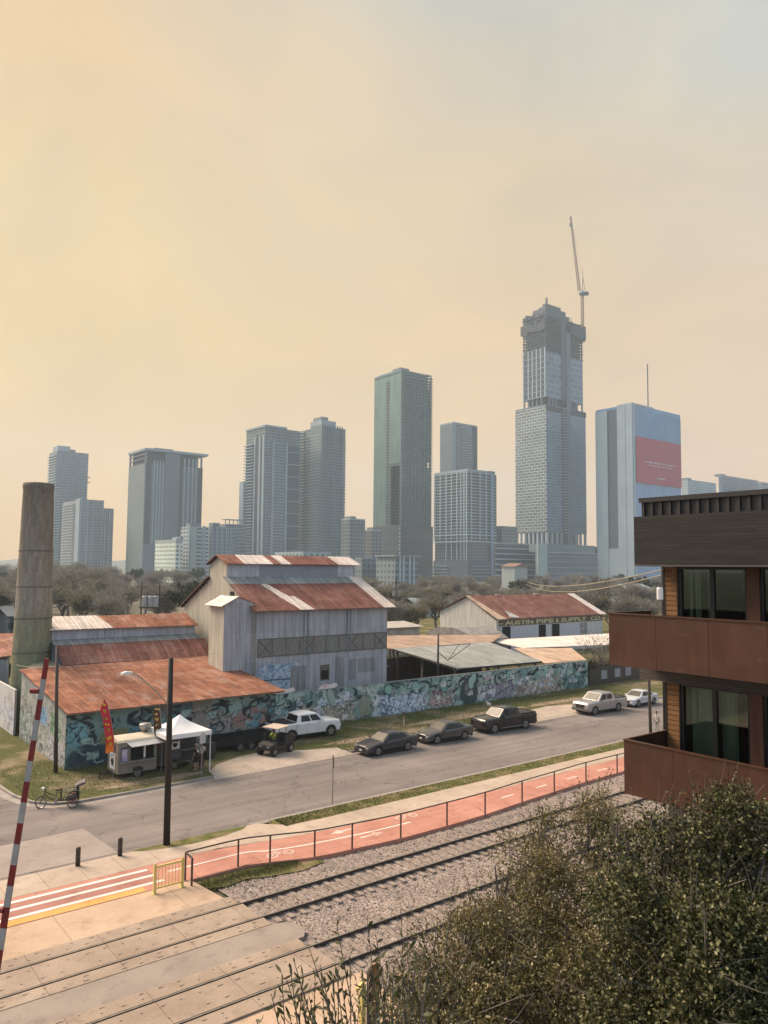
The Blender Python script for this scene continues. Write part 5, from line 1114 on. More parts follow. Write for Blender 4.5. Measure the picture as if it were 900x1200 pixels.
ft = empty('food_trailer', (17.5, 48.8, .1), 'small beige food trailer with white awning and open serving hatch', 'food trailer'); X0, X1, Y0, Y1 = 17.45, 19.95, 48.75, 50.6; Z0, Z1 = .42, 2.35
b = MB(); b.box(X0, Y0, Z0, X1, Y0+.05, 1.18).box(X0, Y0, 1.18, X0+.18, Y0+.05, Z1).box(X0+.62, Y0, 1.18, X0+.80, Y0+.05, Z1).box(X0+1.62, Y0, 1.18, X0+1.78, Y0+.05, Z1).box(X1-.18, Y0, 1.18, X1, Y0+.05, Z1).box(X0+.18, Y0, 2.02, X1-.18, Y0+.05, Z1)
b.box(X0, Y0+.05, Z0, X0+.05, Y1, Z1).box(X1-.05, Y0+.05, Z0, X1, Y1, Z1).box(X0+.05, Y1-.05, Z0, X1-.05, Y1, Z1).box(X0+.05, Y0+.05, Z0, X1-.05, Y1-.05, Z0+.06); b.build('body', m_trail, ft)
rp_ = [(Y0-.03, Z1), (Y0+.1, Z1+.13), (Y0+.5, Z1+.24), ((Y0+Y1)/2, Z1+.28), (Y1-.5, Z1+.24), (Y1-.1, Z1+.13), (Y1+.03, Z1)]
MB().prism(rp_, 'x', X0-.04, X1+.04).build('roof', MAT('cream_roof', (.62,.54,.40), (.52,.45,.34), 1.5, .5), ft)
MB().slab([(X0+.7, Y0-.48, 2.12), (X1+.35, Y0-.48, 2.16), (X1+.1, Y0, 2.36), (X0+.5, Y0, 2.34)], .03).build('awning', MAT('awning_cloth', (.50,.48,.47), (.42,.41,.40), 2), ft)
MB().box(X0+.1, Y0-.25, 1.12, X1-.1, Y0, 1.17).build('counter', m_steel, ft); MB().box(X0+.1, Y0+.3, 1.2, X1-.1, Y0+.34, 2.3).build('interior', m_dark, ft)
MB().box(X0+.22, Y0-.05, 1.2, X0+.58, Y0-.01, 1.95).build('menu_board', MAT('menu', (.45,.42,.48), (.25,.20,.32), 3.5), ft); MB().box(X0+1.65, Y0-.03, 1.3, X0+1.75, Y0-.005, 2.0).build('side_menu', m_wht, ft)
MB().box(X0-.03, Y0+.5, 1.75, X0-.005, Y1-.45, 2.2).build('vent_window', m_dark, ft)
sign_panel(ft, [(X0, Y1-.45, .62), (X0, Y0+.45, .62), (X0, Y0+.45, 1.6), (X0, Y1-.45, 1.6)], (-1, 0, 0))
for y, s_ in ((Y0+.12, -1), (Y1-.12, 1)): wheel(ft, X0+1.3, y, .32, .18, m_rim, s_)
MB().prism([(X0+.95, .5), (X0+1.0, .68), (X0+1.15, .76), (X0+1.45, .76), (X0+1.6, .68), (X0+1.65, .5)], 'y', Y0-.06, Y0-.002).build('mudguard', m_black, ft); MB().bar((X0, 49.3, .4), (X0-.8, 49.65, .4), .08).bar((X0, 50.0, .4), (X0-.8, 49.65, .4), .08).bar((X0-.8, 49.65, .1), (X0-.8, 49.65, .55), .06).build('drawbar', m_black, ft)
pv = MB().lathe([(.22, Z1+.15), (.22, Z1+.42), (.36, Z1+.50), (.40, Z1+.68), (.36, Z1+.80), (.30, Z1+.82), (.05, Z1+.86)], (X1-.35, Y1-.7, 0), 16).build('roof_vent', m_steel, ft, True)
# black trailer under the tent
bt = empty('kitchen_trailer', (20.2, 49.3, .1), 'black box kitchen trailer with a white notice beneath the tent', 'food trailer'); X0, X1, Y0, Y1 = 20.1, 22.9, 49.2, 51.0
MB().box(X0, Y0, .5, X1, Y1, 2.55).build('body', MAT('black_trailer', (.045,.044,.046), (.03,.03,.032), 1.5, .6), bt)
MB().box(X0-.02, Y0-.02, 2.55, X1+.02, Y1+.02, 2.62).box(X0-.02, Y0-.03, .46, X1+.02, Y0-.002, .53).build('trim', m_truss, bt)
MB().box(X0+.95, Y0-.03, 1.9, X0+1.6, Y0-.003, 2.3).build('hatch', m_dark, bt); MB().box(X0+1.0, Y0-.025, .8, X0+1.7, Y0-.003, 1.35).build('panel', MAT('grey_panel', (.10,.10,.105)), bt)
MB().box(X0+1.62, Y0-.32, 1.28, X1-.1, Y0-.003, 1.33).build('shelf', m_steel, bt)
sign_panel(bt, [(X0+.95, Y0, 1.38), (X0+1.62, Y0, 1.38), (X0+1.62, Y0, 1.98), (X0+.95, Y0, 1.98)], (0, -1, 0))
for y, s_ in ((Y0+.1, -1), (Y1-.1, 1)): wheel(bt, X0+1.3, y, .33, .2, m_drim, s_)
MB().bar((X1, 50.1, .5), (X1+.7, 50.1, .5), .1).box(X1+.62, 50.05, .1, X1+.7, 50.15, .6).build('drawbar', m_black, bt)
# tent
tn = empty('canopy_tent', (21.6, 48.4, .1), 'white pop up canopy tent over the black kitchen trailer', 'tent'); tx0, tx1, ty0, ty1 = 19.95, 22.95, 47.2, 50.2
for x, y in ((tx0, ty0), (tx1, ty0), (tx1, ty1), (tx0, ty1)): MB().box(x-.025, y-.025, .1, x+.025, y+.025, 2.62).build('leg', m_wht, tn)
ap = ((tx0+tx1)/2, (ty0+ty1)/2, 3.72); cs = [(tx0-.05, ty0-.05, 2.78), (tx1+.05, ty0-.05, 2.78), (tx1+.05, ty1+.05, 2.78), (tx0-.05, ty1+.05, 2.78)]
tb = MB(); ringn = []
for i in range(4):
    a, b_ = Vector(cs[i]), Vector(cs[(i+1)%4]); A = Vector(ap); N = 6
    for j in range(N):
        for k_ in range(N):
            def pnt(s_, t_):
                p = a.lerp(b_, s_).lerp(A, t_); p.z -= .18*math.sin(PI*t_)*(1) * (.6+.4*abs(2*s_-1)) - .0; return p
            q = [pnt(j/N, k_/N), pnt((j+1)/N, k_/N), pnt((j+1)/N, (k_+1)/N), pnt(j/N, (k_+1)/N)]; tb.add(q, [(0,1,2,3)])
    q = [a, b_, b_-Vector((0,0,.28)), a-Vector((0,0,.28))]; tb.add(q, [(3,2,1,0)])
tb.build('canopy', MAT('tent_fabric', (.72,.70,.69), (.66,.64,.63), 1.2, .75), tn)
# feather banners
def feather(x, y, h, label, mats, lean, zoff=0):
    t = empty('feather_flag', (x, y, .1), label, 'feather flag', 'feather flags at the food stand'); P = []; n = 18
    for i in range(n+1):
        s_ = i/n; P.append(Vector((x - lean*max(0, s_-.40)**1.6*2.6, y, .1 + h*(s_ if s_ < .9 else .9+(s_-.9)*.55))))
    MB().tube(P, .018, 6).build('flagpole', m_steel, t)
    b = MB(); L_ = []; Rr_ = []; N = 26
    for i in range(N+1):
        s_ = .34 + .66*i/N; j = s_*n; k_ = min(int(j), n-1); p = P[k_].lerp(P[k_+1], j-k_); w = .50*min(1, (1-s_)*5.5+.06)
        bow = .06*math.sin(i*.7); L_.append(p + Vector((-w, bow, -.10*(1-s_)))); Rr_.append(p + Vector((0, 0, 0)))
    vs = []; 
    for a, b_ in zip(L_, Rr_): vs += [a, a.lerp(b_, .5)+Vector((0, .03, 0)), b_]
    fs = []
    for i in range(N):
        for j in range(2): fs.append((i*3+j, i*3+j+1, i*3+j+4, i*3+j+3))
    f = b.add(vs, fs).build('banner', mats[0], t)
    g_ = MB(); rg = random.Random(h)
    for i in range(4, N-3, 3):
        a, b_ = L_[i], Rr_[i]; c_ = a.lerp(b_, .42) + Vector((0, -.035, 0)); s_ = .15
        for k_ in range(3): o_ = Vector((rg.uniform(-.1, .1), 0, rg.uniform(-.08, .08))); g_.add([c_+o_+Vector((s_*.6*math.cos(u_)*rg.uniform(.5,1), 0, s_*.6*math.sin(u_)*rg.uniform(.5,1))) for u_ in np.linspace(0, 2*PI, 8)[:-1]], [tuple(range(7))])
    g_.build('flag_pattern', mats[1], t); return t
def flame_mat():
    t = NT('flame_banner'); v = t.co(); sx = t.n('ShaderNodeSeparateXYZ'); t.l(v, sx.inputs[0]); n_ = t.noise(v, 3.2, 4)
    h_ = t.math('ADD', t.math('MULTIPLY', sx.outputs[2], .24), t.math('MULTIPLY', n_, .5)); c_ = t.ramp(h_, [(.52, (.75,.33,.03)), (.72, (.72,.17,.02)), (.9, (.52,.03,.03)), (1, (.48,.025,.05))]); return t.fin(c_, .6, 0, .2)
feather(17.15, 48.66, 5.35, 'bright red and orange feather flag beside the beige food trailer', (flame_mat(), MAT('flag_yellow', (.75,.50,.05), (.7,.38,.03), 4)), .62)
feather(20.35, 48.9, 4.6, 'dark brown feather flag with yellow figures behind the dark pole', (MAT('brown_banner', (.11,.035,.022), (.05,.02,.015), 2), MAT('flag_cream', (.62,.48,.16), (.5,.36,.1), 4)), .25)
# low dark trailer under the shed eave and a black bin
lt = empty('flat_trailer', (28, 52, .1), 'dark low flatbed trailer parked under the rusty eave', 'trailer'); MB().box(25.6, 51.2, .55, 29.9, 52.8, .72).build('bed', m_dark, lt); MB().box(25.6, 51.2, .72, 29.9, 51.26, 1.15).box(25.6, 52.74, .72, 29.9, 52.8, 1.15).box(29.84, 51.2, .72, 29.9, 52.8, 1.15).build('side_rail', m_dark, lt)
for x in (27.2, 28.1):
    for y, s_ in ((51.1, -1), (52.9, 1)): wheel(lt, x, y, .36, .2, m_drim, s_)
bn = empty('rubbish_bin', (24.4, 50.4, .1), 'black wheeled rubbish bin beside the white tent', 'bin'); MB().prism([(24.1, .16), (24.72, .16), (24.8, 1.1), (24.02, 1.1)], 'y', 50.1, 50.75).build('body', m_black, bn); MB().slab([(23.98, 50.05, 1.2), (24.84, 50.05, 1.2), (24.84, 50.8, 1.16), (23.98, 50.8, 1.16)], .06).build('lid', m_black, bn)
for y in (50.2, 50.65): MB().tube([(24.15, y-.03, .2), (24.15, y+.03, .2)], .1, 10).build('wheel', m_tyre, bn)

# ------------------------------------------------------------------ pedicab
pc = empty('pedicab', (0,0,0), 'black three wheeled pedicab with a red hub wheel parked at the kerb', 'pedicab')
def spoked(parent, x, y, r, rimm, n=14):
    b = MB(); P = [(x+r*math.cos(a), y, r+r*math.sin(a)) for a in np.linspace(0, 2*PI, 25)]; b.tube(P, .028, 6, False); o = b.build('wheel', m_tyre, parent)
    q_ = MB(); q_.tube([(x+r*.9*math.cos(a), y, r+r*.9*math.sin(a)) for a in np.linspace(0, 2*PI, 25)], .018, 5, False)
    for i in range(n): a = 2*PI*i/n; q_.tube([(x, y+(-1)**i*.03, r), (x+r*.9*math.cos(a), y, r+r*.9*math.sin(a))], .006, 3)
    q_.build('rim', rimm, o); MB().tube([(x, y-.05, r), (x, y+.05, r)], .04, 8).build('hub', m_black, o); return o
spoked(pc, -1.15, 0, .34, m_rim); spoked(pc, .95, -.52, .36, m_rim); wr_ = spoked(pc, .95, .52, .36, MAT('pink_red_rim', (.55,.06,.08)), 8)
MB().lathe([(.02, -.012), (.27, -.01), (.27, .01), (.02, .012)], (0, 0, 0), 18).build('wheel_disc', MAT('pink_red_rim', (.55,.06,.08)), wr_).location = (.95, .56, .36)
[o for o in COL.objects if o.name.startswith('wheel_disc')][-1].rotation_euler = (PI/2, 0, 0)
fm = MB(); fm.tube([(-1.15, .06, .34), (-1.02, .05, .62), (-.92, 0, .85), (-.86, 0, 1.08)], .028, 6).tube([(-1.15, -.06, .34), (-1.02, -.05, .62), (-.92, 0, .85)], .022, 6).tube([(-.92, 0, .80), (-.55, 0, .50), (-.2, 0, .40), (.95, 0, .40)], .034, 6).tube([(-.90, 0, .92), (-.15, 0, .66)], .026, 6).tube([(-.2, 0, .40), (-.1, 0, .98)], .026, 6).tube([(.95, -.52, .36), (.95, .52, .36)], .03, 6).tube([(-.2, 0, .40), (.3, .35, .42), (1.3, .35, .45)], .022, 6).tube([(-.2, 0, .40), (.3, -.35, .42), (1.3, -.35, .45)], .022, 6)
fm.build('frame', m_black, pc)
MB().tube([(-.72, -.30, 1.10), (-.86, -.2, 1.12), (-.88, 0, 1.08), (-.86, .2, 1.12), (-.72, .30, 1.10)], .018, 6).build('handlebar', m_black, pc); MB().lathe([(.03, 0), (.10, .03), (.11, .12), (.05, .15)], (-1.02, 0, 1.05), 10).build('basket', m_wht, pc)
MB().prism([(-.30, .96), (-.22, 1.02), (.06, 1.05), (.10, .99), (-.15, .95)], 'y', -.10, .10).build('saddle', m_black, pc)
MB().tube([(-.18, -.09, .34), (-.18, .09, .34)], .10, 12).tube([(-.2, -.12, .28), (-.3, -.2, .20)], .02, 5).tube([(-.2, .12, .40), (-.1, .2, .48)], .02, 5).build('crank', m_steel, pc)
MB().box(.10, -.16, .5, .2, .16, 1.10).build('driver_backrest', MAT('brown_hide', (.12,.07,.04), (.07,.04,.025), 5), pc)
MB().box(.55, -.40, .50, 1.25, .40, .62).box(1.15, -.42, .62, 1.3, .42, 1.15).build('passenger_seat', m_dark, pc)
MB().tube([(.4, -.44, .95), (.9, -.46, .98), (1.3, -.46, 1.0)], .02, 5).tube([(.4, .44, .95), (.9, .46, .98), (1.3, .46, 1.0)], .02, 5).tube([(.4, -.44, .5), (.4, -.44, .95)], .018, 5).tube([(.4, .44, .5), (.4, .44, .95)], .018, 5).build('side_rail', m_steel, pc)
MB().slab([(1.05, -.48, 1.18), (1.05, .48, 1.18), (1.75, .48, 1.38), (1.75, -.48, 1.38)], .05).slab([(1.12, -.44, 1.26), (1.12, .44, 1.26), (1.68, .44, 1.44), (1.68, -.44, 1.44)], .03).build('folded_hood', MAT('dark_hood', (.06,.055,.055), (.16,.15,.145), 4), pc)
for s_ in (-.52, .52): MB().tube([(.95+.43*math.cos(a), s_, .36+.43*math.sin(a)) for a in np.linspace(.4, 2.7, 9)], .03, 5).build('mudguard', m_black, pc)
pc.location = (13.1, 45.7, 0); pc.rotation_euler = (0, 0, R(-20)); pc.scale = (.80, .86, .95)
# ------------------------------------------------------------------ balcony building on the right (faces -X)
def corten():
    t = NT('corten_steel'); v = t.co(); c = t.ramp(t.noise(v, .8, 6, .65), [(.3, (.050,.021,.012)), (.55, (.068,.028,.016)), (.75, (.092,.041,.025))])
    st = t.ramp(t.noise(t.co('Object', (5, 5, .5)), 1.3, 5, .7), [(.3, .82), (.7, 1.15)]); c = t.mix(1, c, st, 'MULTIPLY')
    sc_ = t.ramp(t.noise(t.co('Object', (1, 1.1, 6)), 1.7, 4, .7), [(.60, 0), (.72, .45)]); c = t.mix(sc_, c, (.15,.085,.065))
    t.bump(t.noise(v, 50, 2), .08, .01); return t.fin(c, t.ramp(t.noise(v, 2, 4), [(.3, .38), (.7, .6)]), .15, .4)
m_corten = corten()
m_fascia = board_clad('dark_fascia_boards', (.020,.0185,.0175), (.029,.027,.0255), .075)
m_grayslab = board_clad('grey_slab_boards', (.07,.06,.053), (.092,.08,.07), .055)
m_parapet = MAT('parapet_metal', (.036,.035,.037), (.028,.027,.029), 2, .5, .3, .4)
m_cedar = wood_mat('cedar_boards', (.15,.07,.026), (.27,.14,.055)); m_post = wood_mat('brown_post', (.085,.036,.021), (.125,.06,.037), True)
m_frame = MAT('window_frame_black', (.016,.015,.015), (.012,.011,.011), 4, .45, 0, .4); m_gl = glass_mat('window_pane')
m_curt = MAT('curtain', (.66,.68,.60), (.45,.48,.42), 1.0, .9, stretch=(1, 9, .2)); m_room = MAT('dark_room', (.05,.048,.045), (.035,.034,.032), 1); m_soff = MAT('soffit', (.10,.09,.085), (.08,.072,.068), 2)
BL = empty('balcony_building', (17, 10.47, 0), 'dark modern apartment block with rusty steel balconies and cedar wall strips', 'apartment building')
YN = -9.0; XW = 17.0
# ground to second balcony
MB().box(16.45, YN, -.1, 24, 10.15, 8.44).build('lower_wall', MAT('brown_grey_render', (.17,.14,.12), (.12,.10,.085), 1.0, .85), BL)
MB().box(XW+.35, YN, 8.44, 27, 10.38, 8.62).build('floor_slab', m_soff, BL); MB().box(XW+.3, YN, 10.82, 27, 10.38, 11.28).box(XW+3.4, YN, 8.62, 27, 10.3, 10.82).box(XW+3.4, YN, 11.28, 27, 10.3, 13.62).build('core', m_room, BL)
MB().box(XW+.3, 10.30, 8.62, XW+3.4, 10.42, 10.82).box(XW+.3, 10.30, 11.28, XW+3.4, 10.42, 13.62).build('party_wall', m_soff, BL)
# roof: fascia box and parapet with standing seams
MB().box(16.2, YN, 13.62, 27, 10.78, 14.77).build('roof_fascia', m_fascia, BL); MB().box(16.2, YN, 13.58, 27, 10.77, 13.617).build('soffit', m_soff, BL)
MB().box(16.45, YN, 14.77, 26.8, 10.70, 15.16).build('parapet', m_parapet, BL)
sm = MB(); y = 10.66
while y > YN: sm.box(16.40, y-.035, 14.775, 16.448, y+.035, 15.12); y -= .235
sm.build('standing_seams', m_parapet, BL); MB().box(16.36, YN, 15.12, 26.9, 10.75, 15.23).build('parapet_cap', m_parapet, BL)
# slab edges in grey boards under the balconies
MB().box(16.75, YN, 10.84, XW+.3, 11.05, 11.26).build('slab_edge', m_grayslab, BL)
def balcony(z0, z1, yend, lab):
    t = empty('balcony', (15.3, yend, z0)); adopt(t, BL); t.location = Vector((15.3, yend, z0)) - BL.location
    y = yend; i = 0
    while y > YN:
        y2 = max(y-1.22, YN); MB().box(15.3, y2+.004, z0, 15.33, y-.004, z1).build('panel', m_corten, t); y = y2
    MB().box(15.335, yend-.03, z0, XW, yend, z1).build('end_panel', m_corten, t)
    MB().box(15.28, YN, z1, 15.36, yend+.01, z1+.03).box(15.36, yend-.05, z1, XW, yend+.012, z1+.03).build('cap_rail', m_corten, t)
    MB().box(15.34, YN, z0+.03, XW-.002, yend-.04, z0+.16).build('deck', m_soff, t)
    for y in np.arange(yend-.6, YN, -2.44): MB().box(15.34, y-.025, z0+.16, 15.38, y+.025, z1-.005).build('post', m_frame, t)
    return t
balcony(11.30, 12.47, 10.89, ''); balcony(8.47, 9.64, 10.53, '')
def storey(z0, z1, curtains):
    # cedar strip at the corner
    cb = MB(); z = z0
    while z < z1-.02: cb.box(XW-.02, 10.15, z+.006, XW+.3, 10.46, min(z+.112, z1)); z += .118
    cb.build('cedar_strip', m_cedar, BL); MB().box(XW-.03, 10.46, z0, XW+.3, 10.50, z1).build('corner_trim', m_frame, BL)
    spans = [(8.46, 10.12), (6.2, 8.17), (4.0, 5.9), (1.6, 3.7), (-1, 1.3), (-4, -1.3)]
    for i, (ya, yb) in enumerate(spans):
        w = empty('window', (0,0,0)); adopt(w, BL); w.location = Vector((XW, ya, z0)) - BL.location
        fr = MB(); d0, d1 = XW+.02, XW+.12; zt = z1-.06
        fr.box(d0, ya, z0, d1, ya+.06, z1).box(d0, yb-.06, z0, d1, yb, z1).box(d0, ya+.06, zt, d1, yb-.06, z1).box(d0, ya+.06, z0, d1, yb-.06, z0+.07)
        ym = ya + (yb-ya)*.5; fr.box(d0, ym-.05, z0+.07, d1, ym+.05, zt); fr.build('frame', m_frame, w)
        MB().box(XW+.06, ya+.06, z0+.07, XW+.066, ym-.05, zt).build('pane', m_gl, w); MB().box(XW+.075, ym+.05, z0+.07, XW+.081, yb-.06, zt).build('pane', m_gl, w)
        if i < len(curtains):
            for (ca, cb_) in curtains[i]:
                n = max(6, int((cb_-ca)/.03)); c_ = MB(); vs = []
                for k_ in range(n+1): yy = ca+(cb_-ca)*k_/n; xx = XW+.30+.035*math.sin(yy*44)+.012*math.sin(yy*91); vs += [(xx, yy, z0+.05), (xx+.004, yy, zt-.02)]
                c_.add(vs, [(2*k_, 2*k_+2, 2*k_+3, 2*k_+1) for k_ in range(n)]); c_.build('curtain', m_curt, w, True)
        nxt = spans[i+1][1] if i+1 < len(spans) else YN
        MB().box(XW-.03, nxt, z0, XW+.3, ya, z1).build('wall_post', m_post, BL)
    MB().box(XW-.01, 10.12, z0, XW+.15, 10.15, z1).build('frame_trim', m_frame, BL)
storey(11.46, 13.575, [[(9.92, 10.04), (9.72, 9.86), (9.36, 9.52)], [(7.9, 8.1)], [(5.2, 5.8)]])
storey(8.63, 10.82, [[(9.48, 10.02), (8.9, 9.24)], [(7.2, 7.9)], [(4.6, 5.8)]])
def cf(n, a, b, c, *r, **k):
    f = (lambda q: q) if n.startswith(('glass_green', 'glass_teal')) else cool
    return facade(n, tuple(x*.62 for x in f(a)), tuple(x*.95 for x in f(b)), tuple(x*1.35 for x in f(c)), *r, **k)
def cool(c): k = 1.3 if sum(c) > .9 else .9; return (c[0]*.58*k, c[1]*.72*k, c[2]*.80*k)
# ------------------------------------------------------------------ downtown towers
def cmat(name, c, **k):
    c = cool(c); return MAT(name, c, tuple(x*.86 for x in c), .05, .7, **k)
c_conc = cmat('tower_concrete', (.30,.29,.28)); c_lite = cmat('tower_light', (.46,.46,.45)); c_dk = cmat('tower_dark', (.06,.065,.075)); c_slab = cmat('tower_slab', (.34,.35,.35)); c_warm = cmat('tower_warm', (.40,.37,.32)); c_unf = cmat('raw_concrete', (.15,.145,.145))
class Tower:
    """corner nearest the camera at pixel column uc, faces reaching to columns ul and ur, at forward distance d"""
    def __init__(s, uc, ul, ur, vt, d, label, name='tower', cat='tower', z0=-.1):
        C = at(uc, vt, d); s.x, s.y, s.z = C.x, C.y, C.z; s.wx = atY(ur, vt, C.y).x - C.x; s.wy = atX(ul, vt, C.x).y - C.y; s.d = d
        s.root = empty(name, (s.x, s.y, 0), label, cat, 'downtown buildings'); s.z0 = z0
    def zp(s, v, u=None): return at(u or 450, v, s.d).z
    def body(s, m, z0=None, z1=None, x0=0, x1=None, y0=0, y1=None, name='body'):
        z0 = s.z0 if z0 is None else z0; z1 = s.z if z1 is None else z1
        return MB().box(s.x+x0, s.y+y0, z0, s.x+(s.wx if x1 is None else x1), s.y+(s.wy if y1 is None else y1), z1).build(name, m, s.root)
    def fb(s, mb, face, a0, a1, z0, z1, o0, o1):
        """box on a face; R = face towards -Y running along X, L = face towards -X running along Y; o = metres outwards"""
        if face == 'R': mb.box(s.x+a0, s.y-o1, z0, s.x+a1, s.y-o0, z1)
        else: mb.box(s.x-o1, s.y+a0, z0, s.x-o0, s.y+a1, z1)
        return mb
    def slabs(s, z0, z1, h, out, t, m, faces='LR', R_=None, L_=None, name='floor_slabs'):
        mb = MB(); z = z0
        while z < z1:
            for f in faces:
                rg_ = (R_ if f == 'R' else L_); full = s.wx if f == 'R' else s.wy; a0, a1 = rg_ if rg_ else (0, full)
                s.fb(mb, f, a0 - (out if f == 'L' and a0 == 0 and 'R' in faces and L_ is None and R_ is None else 0), a1, z, z+t, .02, out)
            z += h
        return mb.build(name, m, s.root)
    def piers(s, face, poss, w, z0, z1, out, m, name='piers'):
        mb = MB()
        for a in poss: s.fb(mb, face, a-w/2, a+w/2, z0, z1, .02, out)
        return mb.build(name, m, s.root)
    def panel(s, face, a0, a1, z0, z1, out, m, name): return s.fb(MB(), face, a0, a1, z0, z1, .02, out).build(name, m, s.root)
# pale balcony tower on the far left
T = Tower(67, 58, 104, 528, 1000, 'slim pale glass tower with white balconies, tallest of the far left pair'); G_ = cf('glass_a', (.13,.15,.18), (.17,.19,.22), (.22,.235,.255), 3, 3.6, .3)
T.body(G_); T.slabs(20, T.z-6, 3.6, 2.2, .9, c_lite, 'L'); T.slabs(20, T.z-46, 3.6, 1.6, .8, c_lite, 'R', R_=(0, 5.5), name='corner_balconies'); T.body(c_slab, T.z, T.z+7, 1, 17, 1, 24, 'penthouse'); T.body(c_conc, T.z, T.z+3.5, 17, 24, 2, 20, 'plant_room')
z_ = T.zp(566); MB().box(T.x+T.wx-2, T.y-1, z_, T.x+T.wx+3.5, T.y+8, z_+.7).box(T.x+T.wx-2, T.y-1, z_+7, T.x+T.wx+3.5, T.y+8, z_+7.7).build('sky_terrace', c_conc, T.root)
T = Tower(94, 74, 121, 585, 900, 'lower pale apartment tower with stepped top in front of the slim far left tower'); T.body(cf('glass_b', (.15,.17,.20), (.20,.215,.24), (.24,.255,.275), 2.5, 3.4, .4)); T.slabs(14, T.z-2, 3.4, 1.8, .8, c_lite, 'L', L_=(20, 66)); T.slabs(14, T.z-6, 3.4, 1.5, .7, c_slab, 'R', R_=(16, 26))
T.piers('R', (1, 9, 15, 27), 1.2, 5, T.z+.5, .6, c_slab); T.panel('L', 0, 14, 0, T.z+1, .5, c_slab, 'corner_panel'); T.body(c_conc, T.z, T.z+2.5, 4, 9, 4, 30, 'plant_room'); w2 = atY(134, 597, T.y).x - T.x; T.body(cf('glass_b2', (.15,.17,.20), (.19,.21,.235), (.23,.245,.265), 2.5, 3.4, .4), None, T.zp(597), T.wx, w2, 2, 40, 'side_wing'); T.piers('R', (T.wx+3, T.wx+8), 1.5, 4, T.zp(600), -1.2+1.8, c_slab, 'wing_piers')
# broad slab tower with overhanging roof
T = Tower(171, 152, 238, 525, 850, 'broad grey slab tower with an overhanging flat roof and open corner frames'); zt = T.zp(545); T.body(cf('glass_c', (.15,.165,.19), (.19,.205,.225), (.20,.215,.235), 2.2, 3.4, .25), None, zt); T.body(c_dk, zt, T.z-2.5, 2, T.wx-5, 3, T.wy-6, 'crown_core')
T.panel('R', 22.5, 40, 40, T.z-3, .9, cmat('tower_grey', (.235,.245,.27)), 'centre_panel'); T.panel('L', 0, T.wy, 0, zt, .35, cmat('tower_olive', (.27,.275,.25)), 'side_panel')
T.piers('R', (10, 13.5, 17, 20.5), 1.5, 28, T.zp(541), .9, c_slab); T.piers('R', (46, 51, 56, 60.5), 1.6, 28, T.zp(535), .9, c_slab, 'right_piers'); T.panel('R', 1, 7, 6, zt, .5, c_dk, 'dark_strip'); T.panel('R', 40.5, 44, 6, zt+5, .5, c_dk, 'dark_strip'); T.panel('R', 63, T.wx, 6, zt, .5, c_dk, 'dark_strip')
f_ = MB()
for yy in (0, T.wy-2): MB().box(T.x, T.y+yy, zt, T.x+2, T.y+yy+2, T.z).build('frame_post', c_conc, T.root)
for xx in (T.wx-2, T.wx-7): MB().box(T.x+xx, T.y, zt, T.x+xx+1.6, T.y+2, T.z).build('frame_post', c_conc, T.root)
for z in (zt+5, zt+10, zt+15): f_.box(T.x-.3, T.y-.3, z, T.x+1.5, T.y+T.wy, z+1)
f_.build('open_frame', c_conc, T.root); MB().box(T.x-1.5, T.y-2, T.z-2.5, T.x+T.wx+6, T.y+T.wy+1, T.z).build('roof_slab', c_slab, T.root); T.body(c_conc, T.z, T.z+3, 14, 36, 10, 30, 'plant_room'); T.panel('R', -1, 26, 0, T.zp(640), 2.5, cmat('tower_grey', (.235,.245,.27)), 'podium')
# low cream blocks in front of it
T = Tower(206, 182, 214, 632, 620, 'cream office block with a grid of small square windows', 'office_block', 'office block'); T.body(cf('cream_grid', (.16,.155,.145), (.19,.185,.17), (.50,.47,.37), 3.6, 3.4, .95, .7), None, T.z-3); T.body(c_warm, T.z-3, T.z, name='parapet'); T.body(c_lite, T.z, T.z+1.5, 2, 6, 3, 12, 'plant_room'); T.body(c_conc, T.z, T.z+2.6, 8, T.wx, 4, 20, 'stair_head')
T = Tower(222, 212, 245, 617, 640, 'pale mid rise block with banded windows beside the cream office block', 'apartment_block', 'apartment block'); T.body(cf('band_a', (.14,.15,.17), (.17,.18,.20), (.33,.33,.32), 6, 3.3, .9, .6)); T.panel('R', 1, 6, 0, T.z, .8, c_warm, 'stair_panel'); T.slabs(6, T.z-2, 3.3, .9, 1.2, c_lite, 'R', R_=(6.5, 11)); T.panel('R', 12, 14, 0, T.z+1, 1, c_slab, 'pier'); T.body(c_conc, T.z, T.z+3, 2, 12, 3, 12, 'plant_room')
T = Tower(247, 236, 275, 617, 660, 'grey mid rise block with vertical strips behind the mill monitor roof', 'apartment_block', 'apartment block'); T.body(cf('band_b', (.14,.16,.18), (.19,.205,.22), (.27,.285,.30), 2.4, 3.3, .5, .6)); T.piers('R', np.arange(1, T.wx, 4.5), 1.0, 2, T.z, .7, c_slab); T.body(c_conc, T.z, T.z+3.5, 3, 10, 3, 10, 'plant_room')
T = Tower(264, 258, 287, 614, 700, 'mid rise block with an open frame roof terrace beside the tall twin towers', 'apartment_block', 'apartment block'); T.body(cf('band_c', (.13,.15,.165), (.17,.19,.20), (.24,.25,.26), 3, 3.3, .5, .6)); T.slabs(5, T.z, 3.3, .8, .8, c_slab, 'R'); f_ = MB()
for xx in np.arange(0, T.wx, 4): f_.box(T.x+xx, T.y, T.z, T.x+xx+.7, T.y+.7, T.z+4)
f_.box(T.x, T.y, T.z+4, T.x+T.wx, T.y+8, T.z+4.7).build('roof_frame', c_warm, T.root)
